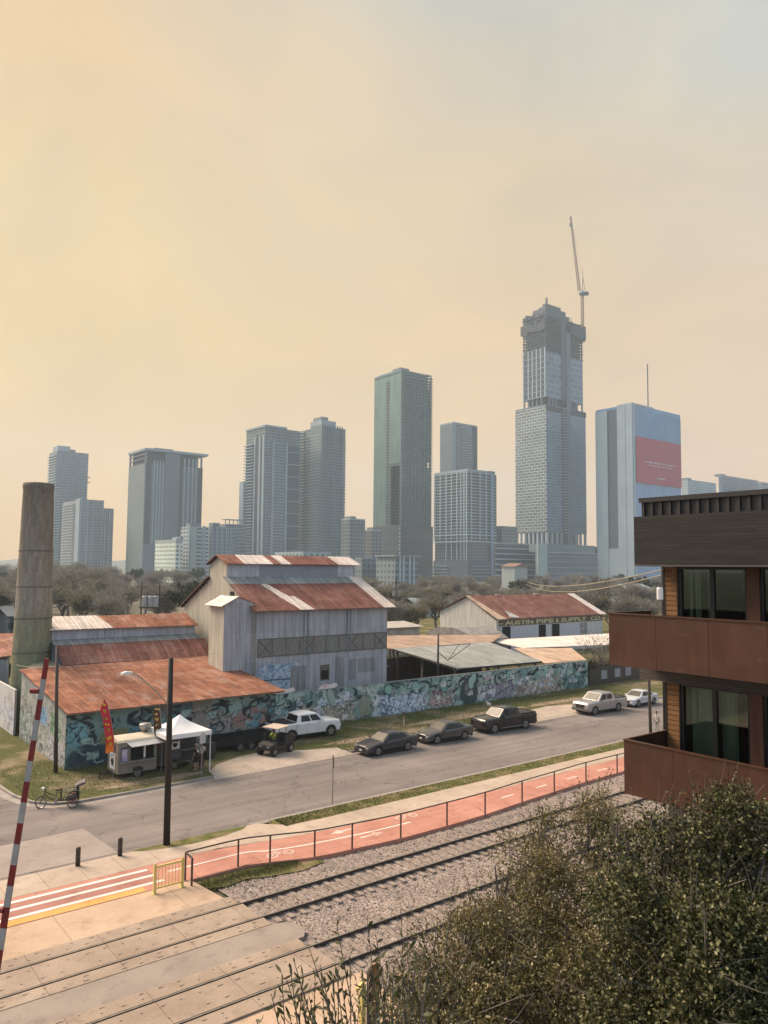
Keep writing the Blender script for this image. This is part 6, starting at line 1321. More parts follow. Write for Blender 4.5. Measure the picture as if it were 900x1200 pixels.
# twin towers
T = Tower(311, 289, 352, 500, 800, 'left of the joined grey green twin towers, with balconies up its left edge'); G_ = cf('glass_d', (.085,.115,.12), (.125,.155,.155), (.20,.225,.225), 2.6, 3.3, .32); T.body(G_)
T.slabs(18, T.z-14, 3.3, 2.4, .9, c_slab, 'L', L_=(T.wy*.55, T.wy+1)); T.piers('L', (2, 10, T.wy*.5), 3.2, 10, T.z-9, .9, c_slab); T.panel('L', T.wy*.24, T.wy*.44, 10, T.z-8, .6, c_dk, 'dark_bay'); T.piers('R', (9.5, 26), 2.2, 16, T.z-13, 1.6, cmat('tower_pale', (.33,.35,.36))); T.slabs(18, T.z-16, 3.3, .9, .8, c_slab, 'R', R_=(11, 25)); T.panel('R', 28, T.wx-1, 14, T.z-18, .5, cmat('tower_blueglass', (.09,.115,.13)), 'dark_bay'); [T.panel('R', 27.5, T.wx, z_, z_+.8, 1.2, c_slab, 'feature_slab') for z_ in np.arange(30, T.z-16, 13.2)]
T.body(c_slab, T.z, T.z+2.2, -1, T.wx*.6, -1, T.wy, 'roof_slab'); mb = MB().box(T.x-4, T.y+T.wy-3, -.1, T.x+2, T.y+T.wy+6, T.zp(562)); mb.build('side_stack', c_slab, T.root)
T = Tower(378, 345, 405, 497, 820, 'right of the joined grey green twin towers, with ribbed right face and stepped top'); G2 = cf('glass_e', (.10,.125,.125), (.145,.165,.155), (.22,.24,.225), 2.6, 3.3, .35); T.body(G2, None, T.z-2); T.panel('L', 0, 22, 8, T.z, .6, cmat('tower_olive2', (.245,.265,.24)), 'side_panel')
T.slabs(14, T.z-4, 3.3, 1.8, .9, c_lite, 'L', L_=(34, T.wy)); T.slabs(14, T.z-10, 3.3, .7, .8, c_slab, 'L', L_=(3, 32), name='window_bands'); T.piers('R', np.arange(.8, T.wx-4, 3.1), 1.1, 10, T.z, 1.0, cmat('tower_ribs', (.25,.28,.28))); T.slabs(16, T.z-16, 3.3, .2, .8, c_slab, 'R'); mb = MB(); z = 18
while z < T.z-14: mb.box(T.x+T.wx, T.y+1, z, T.x+T.wx+1.9, T.y+14, z+.9); z += 3.3
mb.build('end_balconies', c_slab, T.root); T.body(c_slab, T.z-2, T.z+5, 0, T.wx*.62, 2, T.wy*.42, 'crown'); T.body(c_conc, T.z+5, T.z+9, 1, 10, 4, 20, 'plant_room')
for args in ((410, 400, 428, 609, 700, 'low dark grey block at the foot of the twin towers'), (436, 427, 447, 622, 720, 'low dark block between the twin towers and the green glass tower')):
    T = Tower(*args, 'office_block', 'office block'); T.body(cf('dark_block_%d' % args[0], (.10,.115,.13), (.13,.145,.155), (.19,.20,.205), 4, 3.4, .4)); T.body(c_slab, T.z, T.z+1.2, name='parapet'); T.body(c_conc, T.z+1.2, T.z+3.5, 3, 9, 3, 12, 'plant_room')
# green glass tower
T = Tower(471, 439, 506, 432, 850, 'tall green glass tower with a balcony grid on its right face'); G_ = cf('glass_green', (.085,.20,.175), (.10,.205,.18), (.10,.175,.155), 1.5, 40, .12, .3); zc = T.zp(545); zb_ = T.zp(618); zm = T.zp(541)
T.body(G_, zb_-2, T.z-3, 0, T.wx-8, 0, T.wy); T.body(cf('glass_teal', (.05,.10,.115), (.08,.145,.165), (.115,.165,.175), 2.6, 3.35, .42), -.1, zc, -.3, T.wx*.9, -.4, 18, 'lower_block'); T.body(facade('podium_dark', (.022,.035,.045), (.035,.05,.06), (.06,.08,.09), 1.6, 12, .35), -.1, zb_+3, -1, T.wx+2, -1, T.wy-6, 'podium')
T.panel('L', 0, 1.4, zb_, T.z, .7, cmat('tower_greenpale', (.22,.28,.25)), 'corner_fin'); mb = MB(); z = zb_+2
while z < T.z-10: T.fb(mb, 'L', T.wy*.44, T.wy*.54, z, z+2.0, .02, .35); z += 3.35
mb.build('window_strip', c_dk, T.root); T.panel('L', 0, T.wy*.43, zm-90, zm, .3, cmat('tower_reflection', (.07,.10,.105)), 'reflection_panel')  # dark panel paints a reflection onto the green glass
T.slabs(zb_+2, T.z-5, 3.35, 2.4, .75, MAT('tower_greenslab', (.115,.185,.19), (.09,.15,.16), .05, .6), 'R'); T.piers('R', np.arange(4.5, T.wx-3, 4.6), .5, zb_, T.z-8, 2.1, MAT('tower_greenslab', (.115,.185,.19), (.09,.15,.16), .05, .6), 'balcony_walls'); f_ = MB()
for (a, b_) in ((T.wx-8, T.wx-.8), ): f_.box(T.x+T.wx-1, T.y, zb_, T.x+T.wx, T.y+1.5, T.z-2)
z = zb_
while z < T.z: 
    if not (T.zp(549) < z < T.zp(537)): f_.box(T.x+T.wx-8, T.y, z, T.x+T.wx, T.y+14, z+.7)
    z += 3.35
f_.build('open_corner', MAT('tower_greenslab', (.115,.185,.19), (.09,.15,.16), .05, .6), T.root); z = zb_; f_ = MB()
while z < T.zp(452):
    if not (T.zp(549) < z < T.zp(538)): f_.box(T.x+T.wx-8, T.y+.5, z, T.x+T.wx-1.5, T.y+13, z+3.3)
    z += 3.35
f_.build('corner_infill', G_, T.root); T.body(cmat('tower_greenpale', (.22,.28,.25)), T.z-4, T.z-1, 0, T.wx-8, 0, T.wy, 'roof_slab'); T.body(c_conc, T.z-1, T.z+2.5, 1, 14, 4, 18, 'plant_room'); mb = MB()
for k_ in range(7): mb.box(T.x+1, T.y+20+k_*4, T.z-1, T.x+5, T.y+22+k_*4, T.z+.8)
mb.build('parapet_blocks', c_lite, T.root); T.piers('L', (2, T.wy-2), 3, zb_-16, zb_, .1, c_conc, 'leg_columns'); mb = MB(); z = 6
while z < zb_: T.fb(mb, 'L', -1, .8, z, z+2.2, 1.2, 1.7); z += 4.5
mb.build('stair_windows', c_lite, T.root)
# slim grey tower behind
T = Tower(531, 516, 559, 496, 1000, 'plain grey tower rising behind the white framed block'); T.body(cf('glass_f', (.15,.18,.19), (.175,.205,.215), (.19,.215,.225), 2.5, 3.5, .25)); T.panel('L', 0, T.wy, 0, T.z, .4, cmat('tower_flat', (.185,.215,.225)), 'side_panel'); T.panel('R', 0, 4, 0, T.z, .6, c_slab, 'corner_panel'); T.slabs(40, T.z-12, 3.5, 1.0, 1.1, c_slab, 'R', R_=(16, T.wx-9)); T.panel('R', T.wx-8, T.wx, 0, T.z, .7, c_dk, 'dark_strip'); T.body(c_slab, T.z, T.z+2, name='roof_slab'); T.panel('R', 14, 18, T.z-5, T.z-2, 1.2, c_lite, 'roof_light')
# white framed block
T = Tower(548, 509, 581, 552, 780, 'dark glass block with a white concrete grid frame in front of the plain grey tower'); zg = T.zp(656); zl = T.zp(632)
T.body(cf('glass_g', (.05,.07,.08), (.085,.105,.115), (.13,.15,.155), 3.2, 3.2, .3), zg, T.z, 1.2, None, 1.2); m_wf = cmat('white_frame', (.48,.50,.48)); T.slabs(zl+2, T.z-1, 3.2, .5, .55, m_wf, 'LR'); T.piers('L', [T.wy*a for a in (.02, .09, .18, .30, .46, .62, .80, .985)], 1.0, zl, T.z, .9, m_wf); T.piers('L', [T.wy*a for a in (.02, .09, .18, .30, .46, .62)], .8, zg, zl, .8, m_wf, 'lower_columns'); T.piers('R', [T.wx*a for a in (.12, .42, .64)], .9, zl, T.z, .8, m_wf, 'front_piers'); T.slabs(zl-2, zl+8, 7, 1.4, 1.2, m_wf, 'LR', name='transfer_slabs')
T.panel('R', T.wx*.80, T.wx*.88, 0, T.z, 1.6, cmat('blue_pier', (.28,.31,.36)), 'tall_pier'); T.body(c_slab, T.z, T.z+2.4, 0, T.wx*.7, 0, T.wy, 'parapet'); T.body(c_conc, T.z, T.z+3, T.wx*.78, T.wx, 1, 10, 'plant_room'); T.body(cmat('tower_flat2', (.15,.16,.165)), zg, T.z-1, T.wx*.88, T.wx+1, 0, 12, 'end_wall')
T.body(cmat('garage_grey', (.165,.17,.19)), -.1, zg, -1, T.wx+2, -1, T.wy, 'parking_podium'); T.slabs(5, zg-3, 3.4, 2.0, .9, c_slab, 'L', L_=(T.wy*.55, T.wy)); T.slabs(5, zg-3, 3.4, 2.0, .9, c_slab, 'R', R_=(T.wx*.15, T.wx*.78), name='deck_rails')
T = Tower(588, 575, 606, 618, 820, 'low greenish block behind the white framed block', 'office_block', 'office block'); T.body(cf('glass_h', (.11,.14,.13), (.14,.17,.15), (.20,.225,.20), 3.5, 3.5, .5)); T.body(cmat('tower_olive', (.27,.275,.25)), T.z, T.z+1.5, name='parapet')
# striped office and parking block at the foot of the unfinished tower
T = Tower(580.5, 579, 629, 637, 700, 'long dark office block with white floor bands, left part', 'office_block', 'office block'); T.body(cf('glass_i', (.07,.085,.11), (.10,.115,.14), (.09,.10,.12), 2.0, 30, .2)); T.slabs(2, T.z, 4.9, .9, 1.0, c_lite, 'R'); T.body(c_slab, T.z, T.z+1, name='parapet')
T = Tower(629.5, 627, 700, 637, 690, 'grey parking block with pale stair tower at the foot of the unfinished tower', 'parking_block', 'parking block'); T.body(cf('louvre_grey', (.13,.14,.165), (.15,.16,.185), (.18,.19,.21), 30, .9, .25, .6), None, T.z-7); T.panel('R', -1, 12, 0, T.z+.5, 1.6, cmat('stair_pale', (.40,.41,.37)), 'stair_tower'); T.body(cmat('tower_roofband', (.28,.30,.285)), T.z-7, T.z, 12, T.wx-4, 0, 20, 'roof_storey'); T.slabs(4, T.z-8, 5.2, .7, .6, c_slab, 'R', R_=(13, T.wx)); T.body(c_dk, T.z-7.5, T.z-1, T.wx-4, T.wx, 0, 14, 'end_bay'); T.slabs(T.z-8, T.z-6, 9, .9, .8, c_lite, 'R', R_=(14, T.wx-4), name='rail')
# unfinished tall tower with crane
T = Tower(640, 604, 686, 474, 900, 'tallest tower, unfinished, with raw concrete crown and glass panels below', 'unfinished_tower', 'tower'); H0 = T.zp(622); zu = T.zp(350); WX, WYt = T.wx, T.wy
G_ = facade('panel_grid', (.04,.095,.165), (.075,.15,.235), (.27,.32,.35), 6.4, 3.5, .24, .3, .5); Gl = cf('panel_grid_left', (.20,.20,.185), (.235,.23,.215), (.42,.42,.40), 8.5, 3.5, .33, .45, .5)
T.body(G_, H0, T.z); T.panel('L', .2, WYt, H0, T.z-1, .4, Gl, 'left_glazing'); T.body(c_dk, -.1, H0, 8, WX-6, 8, WYt-6, 'lobby_core'); cm_ = MB()
for a in np.linspace(.5, WYt-2, 8): T.fb(cm_, 'L', a, a+2.2, -.1, H0, -2.4, 0)
for a in np.linspace(.5, WX-3, 9): T.fb(cm_, 'R', a, a+2.4, -.1, H0, -2.4, 0)
cm_.build('base_columns', c_lite, T.root); T.panel('R', WX*.38, WX*.50, 0, T.z+2, .8, c_dk, 'recess_shade'); T.panel('R', WX*.50, WX*.60, 0, T.z+95, 1.2, cmat('hoist_grey', (.24,.25,.275)), 'hoist_shaft'); mb = MB(); z = H0  # dark strip set proud of the face stands in for a shaded recess
while z < T.z: T.fb(mb, 'R', WX*.40, WX*.49, z, z+1.0, .9, 1.3); z += 3.5
mb.build('hoist_ties', c_slab, T.root); T.body(c_slab, T.z-.5, T.z+.6, 0, WX, 0, WYt, 'setback_slab'); T.panel('R', -.3, WX*.36, T.z-6.5, T.z-.6, .9, c_dk, 'dark_band'); T.panel('R', WX*.62, WX, T.z-6.5, T.z-.6, .9, c_dk, 'dark_band')
uy1 = atX(613, 440, T.x).y - T.y; ux1 = atY(683, 440, T.y).x - T.x; za = T.z; zopen = T.zp(463); zg2 = T.zp(409); zr_ = T.zp(366)
T.body(c_dk, za, zopen, 6, ux1-4, 5, uy1-5, 'open_floor_core'); cm_ = MB()
for a in np.linspace(0, uy1-2, 6): T.fb(cm_, 'L', a, a+1.6, za, zopen, -1.6, 0)
for a in (0, 6, 12, 18, ux1*.66, ux1*.8, ux1-2): T.fb(cm_, 'R', a, a+1.5, za, zopen, -1.5, 0)
cm_.build('open_floor_columns', c_conc, T.root); T.body(facade('panel_grid_upper', (.04,.10,.17), (.075,.155,.24), (.29,.34,.36), 11, 6.9, .42, .3, .5), zopen, zg2, .2, ux1, .2, uy1, 'upper_glazing'); T.piers('L', [uy1*a for a in (.12, .30, .48, .66, .84)], 3.0, zopen, T.zp(403), .7, c_dk, 'slot_bays'); T.piers('L', [uy1*a for a in (0.03, .21, .39, .57, .75, .97)], 1.6, zopen, T.zp(405), 1.0, c_lite, 'fins'); T.slabs(zopen, zg2, 7, 1.1, .8, c_slab, 'L', L_=(0, uy1), name='left_bands'); T.panel('R', ux1*.40, ux1*.52, zopen, zr_, .8, c_unf, 'recess_upper')
T.body(c_unf, zg2, zr_, 1.5, ux1-3, 2, uy1-4, 'raw_core'); mb = MB(); z = zg2; rs = random.Random(2)
while z < zr_: mb.box(T.x-.6, T.y-.6, z, T.x+ux1+rs.uniform(-.5, 1.2), T.y+uy1+rs.uniform(-1, 1.5), z+.7); z += 3.6
mb.build('raw_slabs', cmat('raw_concrete_dark', (.11,.108,.11)), T.root); cm_ = MB()
for a in np.linspace(0, uy1-1.5, 7): T.fb(cm_, 'L', a, a+1.2, zg2, zr_, -1.2, -.1)
for a in np.linspace(0, ux1-1.5, 9): T.fb(cm_, 'R', a, a+1.2, zg2, zr_, -1.2, -.1)
cm_.build('raw_columns', c_unf, T.root); mb = MB()
[mb.box(T.x-2.4, T.y+a_, T.zp(384)+rs.uniform(-2, 2), T.x-1.4, T.y+a_+uy1/9-.4, T.zp(374)+rs.uniform(-1, 4.5)+a_/uy1*-4) for a_ in np.linspace(-.5, uy1*.95, 9)]; mb.build('protection_screen_left', cmat('screen_dark', (.085,.083,.09)), T.root); mb = MB()
[mb.box(T.x+a_, T.y-2.4, T.zp(384)+rs.uniform(-3, 3), T.x+a_+ux1/11-.5, T.y-1.5, T.zp(372)+rs.uniform(-2, 6)) for a_ in np.linspace(ux1*.62, ux1*.97, 5)]; mb.box(T.x+ux1+1, T.y-2.4, T.zp(386), T.x+ux1+2.2, T.y+12, T.zp(368)); mb.build('protection_screen_right', cmat('screen_dark', (.085,.083,.09)), T.root)
T.body(c_unf, zr_, T.zp(361), 1, ux1*.66, 1, uy1*.62, 'crown_lower'); T.body(c_unf, T.zp(361), T.zp(356), 2, ux1*.56, 1.5, uy1*.34, 'crown_middle'); T.body(c_unf, T.zp(356), T.zp(352.5), 3, ux1*.44, 2, uy1*.2, 'crown_upper'); mb = MB()
for k_ in range(34): a = rs.uniform(0, ux1*.95); mb.box(T.x+a, T.y+rs.uniform(0, 20), zr_-2, T.x+a+rs.uniform(.4, 1.4), T.y+22, zr_+rs.uniform(1, 11)*(1.1-a/ux1))
for k_ in range(34): a = rs.uniform(0, uy1); mb.box(T.x+rs.uniform(-2, 3), T.y+a, zr_-2, T.x+4, T.y+a+rs.uniform(.5, 2), zr_+rs.uniform(-1, 5))
mb.box(T.x+6, T.y+3, T.zp(353), T.x+7.6, T.y+5, T.zp(345)).box(T.x+ux1*.7, T.y+1, zr_, T.x+ux1*.7+.6, T.y+1.6, T.zp(360)); mb.build('formwork', c_unf, T.root)
# tower crane
bq = at(682.5, 372, 890); zsl = at(681, 346, 890).z
CR = empty('tower_crane', (bq.x, bq.y, 0), 'pale luffing jib crane on the right edge of the unfinished tower', 'crane'); m_cr = MAT('crane_paint', (.36,.24,.17), (.28,.18,.13), 1, .7)
def lattice(mb, a, b, w0, w1, n, t):
    a, b = Vector(a), Vector(b); d_ = (b-a).normalized(); s1 = RT0.cross(d_).normalized() if abs(RT0.dot(d_)) < .9 else Vector((0,0,1)).cross(d_).normalized(); s2 = d_.cross(s1)
    def cor(i): p = a.lerp(b, i/n); w = w0+(w1-w0)*i/n; return [p+s1*(x*w/2)+s2*(y*w/2) for x, y in ((-1,-1),(1,-1),(1,1),(-1,1))]
    for i in range(n):
        c0, c1 = cor(i), cor(i+1)
        for j in range(4): mb.bar(c0[j], c1[j], t); mb.bar(c0[j], c1[(j+1)%4], t*.7); mb.bar(c1[j], c1[(j+1)%4], t*.7)
    return mb
lattice(MB(), (bq.x, bq.y, bq.z-12), (bq.x, bq.y, zsl), 2.6, 2.6, 12, .5).build('mast', m_cr, CR)
piv_ = at(679.0, 341, 890); tip = at(668.5, 254, 890); lattice(MB(), piv_, tip, 2.6, 1.4, 26, .42).build('jib', m_cr, CR)
MB().box(bq.x-3.5, bq.y-2, zsl, bq.x+3.5, bq.y+2, zsl+3).bar(Vector((bq.x, bq.y, zsl+2)), Vector((bq.x, bq.y, zsl+2)) + RT0*7.5, 3.0, 3.6).build('machinery_deck', c_unf, CR); MB().box(bq.x-4.5, bq.y-3.5, zsl+2, bq.x-2, bq.y-1, zsl+5).build('cab', c_lite, CR)
ah = Vector((bq.x, bq.y, zsl)) + RT0*4; a_t = at(683.0, 325, 890); MB().bar((bq.x, bq.y, zsl+3), a_t, .6).bar(ah + Vector((0,0,3)), a_t, .5).build('a_frame', m_cr, CR); a2 = at(683.2, 315, 890); MB().bar(a_t, a2, .35).bar(a_t, tip, .16).bar(tip, at(668.9, 268, 890), .3).build('pendant_rope', m_cr, CR); q = at(669, 262, 890); MB().box(q.x-1.6, q.y-1.2, q.z-3, q.x+1.6, q.y+1.2, q.z).build('hook_block', c_conc, CR)
# pale tower with banner
T = Tower(741, 698, 797, 473, 850, 'pale stone tower with a red banner on its blue glass right face'); m_st = cmat('pale_stone', (.43,.44,.43)); zb_ = T.zp(640)
T.body(facade('blue_glass', (.09,.24,.44), (.12,.28,.50), (.11,.26,.46), 2.4, 40, .3, .2), None, T.z, .5, None, .5); T.panel('L', 0, T.wy*.40, 0, T.z-1, 1.2, m_st, 'stone_front'); T.panel('L', T.wy*.66, T.wy, 0, T.z-3, 1.2, m_st, 'stone_rear'); T.panel('L', T.wy*.40, T.wy*.66, 0, zb_, 1.2, m_st, 'stone_base'); T.panel('L', T.wy*.41, T.wy*.65, zb_, T.z-3, .3, cmat('slot_glass', (.12,.155,.18)), 'slot_glazing'); T.panel('L', T.wy*.66, T.wy*.68, 0, T.z-3, 1.7, c_slab, 'fin'); T.panel('L', T.wy*.18, T.wy*.20, 0, T.z-1, 1.6, m_st, 'fin'); T.panel('R', 0, 3.5, 0, T.z, .6, m_st, 'corner_stone')
T.piers('R', np.arange(6, T.wx, 4.6), .5, T.zp(510), T.z-4, .35, cmat('pale_mullion', (.33,.41,.5)), 'mullions'); T.body(m_st, T.z-1, T.z+1.2, -1.2, T.wx*.4, -.2, T.wy*.4, 'parapet'); T.body(c_conc, T.z, T.z+2, 2, T.wx*.5, 4, 20, 'plant_room'); q0 = atY(759.5, 476, T.y+8)
MB().bar((q0.x, q0.y, T.z), (q0.x, q0.y, atY(759.5, 427, T.y+8).z), .9).build('antenna', c_unf, T.root)
bx0 = atY(745.5, 515, T.y-1).x; bx1 = atY(798, 520, T.y-1).x; bz1 = atY(746, 511, T.y-1).z; bz0 = atY(746, 565, T.y-1).z
MB().box(bx0, T.y-.9, bz0, bx1, T.y-.45, bz1).build('banner', MAT('red_banner', (.40,.055,.085), (.37,.05,.08), .05, .7), T.root); m_bt = cmat('banner_pale', (.62,.45,.45)); mb = MB(); W_ = bx1-bx0; Hb = bz1-bz0; rs = random.Random(8)
for (a0, a1, zf, hh) in ((.18, .86, .46, .030), (.26, .80, .40, .020)):
    a = a0
    while a < a1: l_ = rs.uniform(.04, .1); mb.box(bx0+a*W_, T.y-1.0, bz0+(zf)*Hb, bx0+min(a+l_, a1)*W_, T.y-.905, bz0+(zf+hh)*Hb); a += l_+.022
mb.box(bx0+.44*W_, T.y-1.0, bz0+.13*Hb, bx0+.62*W_, T.y-.905, bz0+.155*Hb).build('banner_marks', m_bt, T.root)
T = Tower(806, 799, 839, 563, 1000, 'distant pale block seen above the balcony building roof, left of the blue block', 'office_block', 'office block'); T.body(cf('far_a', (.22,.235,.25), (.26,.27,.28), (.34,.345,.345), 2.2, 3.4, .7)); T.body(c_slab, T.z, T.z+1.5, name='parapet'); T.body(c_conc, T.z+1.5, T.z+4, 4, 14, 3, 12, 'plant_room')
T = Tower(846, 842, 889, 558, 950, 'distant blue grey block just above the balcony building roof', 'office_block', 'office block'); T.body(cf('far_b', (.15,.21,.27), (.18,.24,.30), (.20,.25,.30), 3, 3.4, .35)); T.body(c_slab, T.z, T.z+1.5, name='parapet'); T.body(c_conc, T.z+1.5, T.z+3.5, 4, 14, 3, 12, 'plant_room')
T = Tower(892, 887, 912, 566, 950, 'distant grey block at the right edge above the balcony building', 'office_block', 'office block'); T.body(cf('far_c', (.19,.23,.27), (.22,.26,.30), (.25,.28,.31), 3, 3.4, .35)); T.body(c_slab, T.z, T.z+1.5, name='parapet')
T = Tower(463, 441, 490, 652, 420, 'low pale apartment block with flat roof eaves among the trees', 'apartment_block', 'apartment block'); T.body(cf('low_pale', (.15,.16,.165), (.19,.19,.19), (.27,.275,.27), 3.4, 3.2, .8, .6)); T.piers('R', (T.wx*.2, T.wx*.35, T.wx*.62, T.wx*.8), 1.3, 0, T.z, .5, c_lite); T.body(c_warm, T.z, T.z+.6, -1, T.wx+1.5, -1, T.wy, 'roof_slab')
T = Tower(424, 416, 443, 655, 440, 'low grey apartment block beside the pale flat roofed one', 'apartment_block', 'apartment block'); T.body(cf('low_grey', (.14,.15,.16), (.17,.18,.185), (.22,.225,.23), 3.4, 3.2, .8, .6)); T.body(c_slab, T.z, T.z+.6, name='roof_slab')
T = Tower(355, 322, 388, 648, 560, 'pale podium block at the foot of the joined twin towers', 'podium_block', 'podium block'); T.body(cf('low_podium', (.18,.20,.20), (.22,.24,.235), (.30,.31,.30), 5, 3.4, .8, .6)); T.body(c_slab, T.z, T.z+1.0, name='parapet')
T = Tower(603, 588, 618, 664, 520, 'small low house with a faded red roof beyond the trees', 'house', 'house'); T.body(c_warm); MB().prism([(T.x-1, T.z), (T.x+T.wx/2, T.z+2.4), (T.x+T.wx+1, T.z)], 'y', T.y-1, T.y+T.wy).build('roof', cmat('far_red_roof', (.36,.17,.12)), T.root)
for (uc, ul, ur, vt, d, l) in ((488, 470, 512, 708, 210, 'white low house behind bare trees, nearer the transformer pole'), (524, 514, 545, 707, 215, 'white low house behind bare trees, nearer the lettered warehouse'), (735, 712, 762, 690, 260, 'pale low house among the trees beside the balcony building'), (12, -10, 22, 722, 150, 'long dark blue roofed building at the left edge behind the chimney')):
    T = Tower(uc, ul, ur, vt, d, l, 'house', 'house'); dk = 'blue' in l; T.body(cmat('house_dark', (.10,.12,.15)) if dk else cmat('house_white', (.58,.56,.52)))
    MB().slab([(T.x-.6, T.y-.6, T.z), (T.x+T.wx+.6, T.y-.6, T.z), (T.x+T.wx+.6, T.y+T.wy*.5, T.z+1.6), (T.x-.6, T.y+T.wy*.5, T.z+1.6)], .15).slab([(T.x-.6, T.y+T.wy+.6, T.z), (T.x+T.wx+.6, T.y+T.wy+.6, T.z), (T.x+T.wx+.6, T.y+T.wy*.5, T.z+1.6), (T.x-.6, T.y+T.wy*.5, T.z+1.6)], .15).build('roof', cmat('house_roof_dark', (.12,.14,.17)) if dk else cmat('house_roof', (.35,.32,.30)), T.root)
    for a in (.2, .5, .8): T.panel('R', T.wx*a-.6, T.wx*a+.6, .9, min(T.z-.4, 2.2), .05, c_dk, 'window')
# rusty shed roof at the left edge
ls = empty('rusty_shed', (8, 82, 0), 'rusty roofed shed at the left edge beyond the chimney', 'shed'); q0, q1, q2 = at(-20, 772, 74), at(15, 768, 74), at(16, 742, 84); q3 = at(-20, 742, 84)
MB().slab([q0, q1, q2, q3], .08).build('roof', m_rust3, ls); MB().prism([(q0.x+.3, q0.y+.4), (q1.x-.3, q1.y+.4), (q2.x-.3, q2.y-.2), (q3.x+.3, q3.y-.2)], 'z', -.1, q0.z-.1).build('wall', m_galvd, ls)
# hills on the horizon
h_ = MB(); rs = random.Random(3)
for (u0, u1, v, d) in ((-80, 210, 655, 2600), (120, 520, 659, 2400), (480, 980, 657, 2500)):
    N = 40; top = [at(u0+(u1-u0)*i/N, v + 1.6*math.sin(i*.7) + 6*(abs(i/N-.5)*2)**3, d) for i in range(N+1)]; b0 = len(h_.v)
    vs = []
    for p in top: e = Vector((p.x, p.y, 0)).normalized(); vs += [(p.x-e.x*260, p.y-e.y*260, -.15), tuple(p), (p.x+e.x*300, p.y+e.y*300, -.15)]
    h_.add(vs, [f for i in range(N) for f in ((i*3, i*3+3, i*3+4, i*3+1), (i*3+1, i*3+4, i*3+5, i*3+2))])
structure('hills', h_, MAT('hill_green', (.05,.06,.04), (.03,.04,.03), .01, .95), smooth=True)
# ------------------------------------------------------------------ trees
def branch_tree(seed, h, spread, levels, nsub, trunk_r):
    """recursive limbs; returns (trunk MB, limb MB, twig tips [(pos, dir)])"""
    r = random.Random(seed); tr = MB(); lm = MB(); tips = []
    def grow(p, d, L, rad, lev):
        pts = [p]; n = 4 if lev < 2 else 3
        for i in range(n):
            d = (d + Vector((r.gauss(0,.16), r.gauss(0,.16), r.gauss(.05,.10)))).normalized(); p = p + d*(L/n); pts.append(p)
        rs = [rad*(1-.5*i/n) for i in range(n+1)]
        (tr if lev == 0 else lm).tube(pts, rs, 7 if lev == 0 else (5 if lev == 1 else 3), lev == 0)
        if lev >= levels: tips.append((pts[-1], d)); tips.append((pts[-2], d)); return
        for k in range(nsub[lev]):
            t = r.uniform(.35, 1.0) if lev else r.uniform(.55, 1.0); i = min(int(t*n), n-1); q = pts[i].lerp(pts[i+1], t*n-i)
            a = r.uniform(0, 2*PI); side = Vector((math.cos(a), math.sin(a), r.uniform(.15, .8))).normalized(); nd = (d*(.55) + side*spread*r.uniform(.6, 1.1)).normalized()
            grow(q, nd, L*r.uniform(.58, .82), rad*.5*r.uniform(.8, 1.1), lev+1)
    grow(Vector((0,0,-.3)), Vector((0,0,1)), h*.36, trunk_r, 0); return tr, lm, tips
def twig_mesh(name, tips, n, L, w, mat, parent, seed, fan=.7, drop=0):
    """thin tapering slivers (bare twigs) or small leaves spread around the limb tips"""
    r = np.random.default_rng(seed); P = np.array([t[0] for t in tips]); D = np.array([t[1] for t in tips]); k = r.integers(0, len(P), n)
    d = D[k] + r.normal(0, fan, (n, 3)); d[:,2] += .15-drop; d /= np.linalg.norm(d, axis=1)[:,None]; l = r.uniform(L[0], L[1], n)[:,None]; st = P[k] + d*r.uniform(-.2, .6, n)[:,None]*l + r.normal(0, .12, (n,3))
    s = np.cross(d, r.normal(0, 1, (n,3))); s /= np.linalg.norm(s, axis=1)[:,None]; ww = r.uniform(w[0], w[1], n)[:,None]
    V = np.stack([st - s*ww, st + d*l*.5 + s*ww*1.1 + r.normal(0,.03,(n,3)), st + d*l], 1).reshape(-1,3); return np_mesh(name, V, np.arange(n*3), 3, mat, parent, False)
m_bark = MAT('grey_bark', (.15,.125,.11), (.09,.078,.07), 3, .95); m_twig = leaf_mat('bare_twig', [(.14,.13,.112), (.20,.187,.162), (.27,.255,.222), (.165,.152,.13)], .9)
m_bud = leaf_mat('budding_leaf', [(.12,.12,.05), (.17,.16,.07), (.21,.19,.10), (.14,.12,.08)], .8); m_dkleaf = leaf_mat('evergreen_leaf', [(.025,.032,.018), (.045,.055,.028), (.065,.07,.04)], .8)
def tree_proto(kind, seed):
    if kind == 'bare': a = (9.0, .75, 3, (6, 5, 4), .24)
    elif kind == 'sparse': a = (9.0, .8, 3, (6, 4, 3), .17)
    elif kind == 'bud': a = (8.5, .8, 3, (6, 5, 4), .22)
    else: a = (8.0, .7, 3, (6, 5, 3), .26)
    t = empty('tree', (0,0,0)); tr, lm, tips = branch_tree(seed, *a); tr.build('trunk', m_bark, t, world=False)
    c = lm.build('limbs', m_bark, t, world=False, fix=False)
    if kind == 'sparse': twig_mesh('crown', tips, 420, (.6, 1.6), (.010, .022), m_twig, t, seed)
    elif kind == 'bare': twig_mesh('crown', tips, 3200, (.5, 1.5), (.012, .035), m_twig, t, seed)
    elif kind == 'bud': twig_mesh('crown', tips, 1500, (.5, 1.3), (.012, .03), m_twig, t, seed); twig_mesh('young_leaves', tips, 3600, (.14, .34), (.06, .13), m_bud, t, seed+1, 1.0)
    else: twig_mesh('crown', tips, 6500, (.25, .5), (.10, .18), m_dkleaf, t, seed, 1.0)
    return t
protos = {}
for kind, seeds in (('bare', (11, 12, 13)), ('bud', (21, 22)), ('dark', (31,)), ('sparse', (41,))): protos[kind] = [tree_proto(kind, s_) for s_ in seeds]
hgt = {}
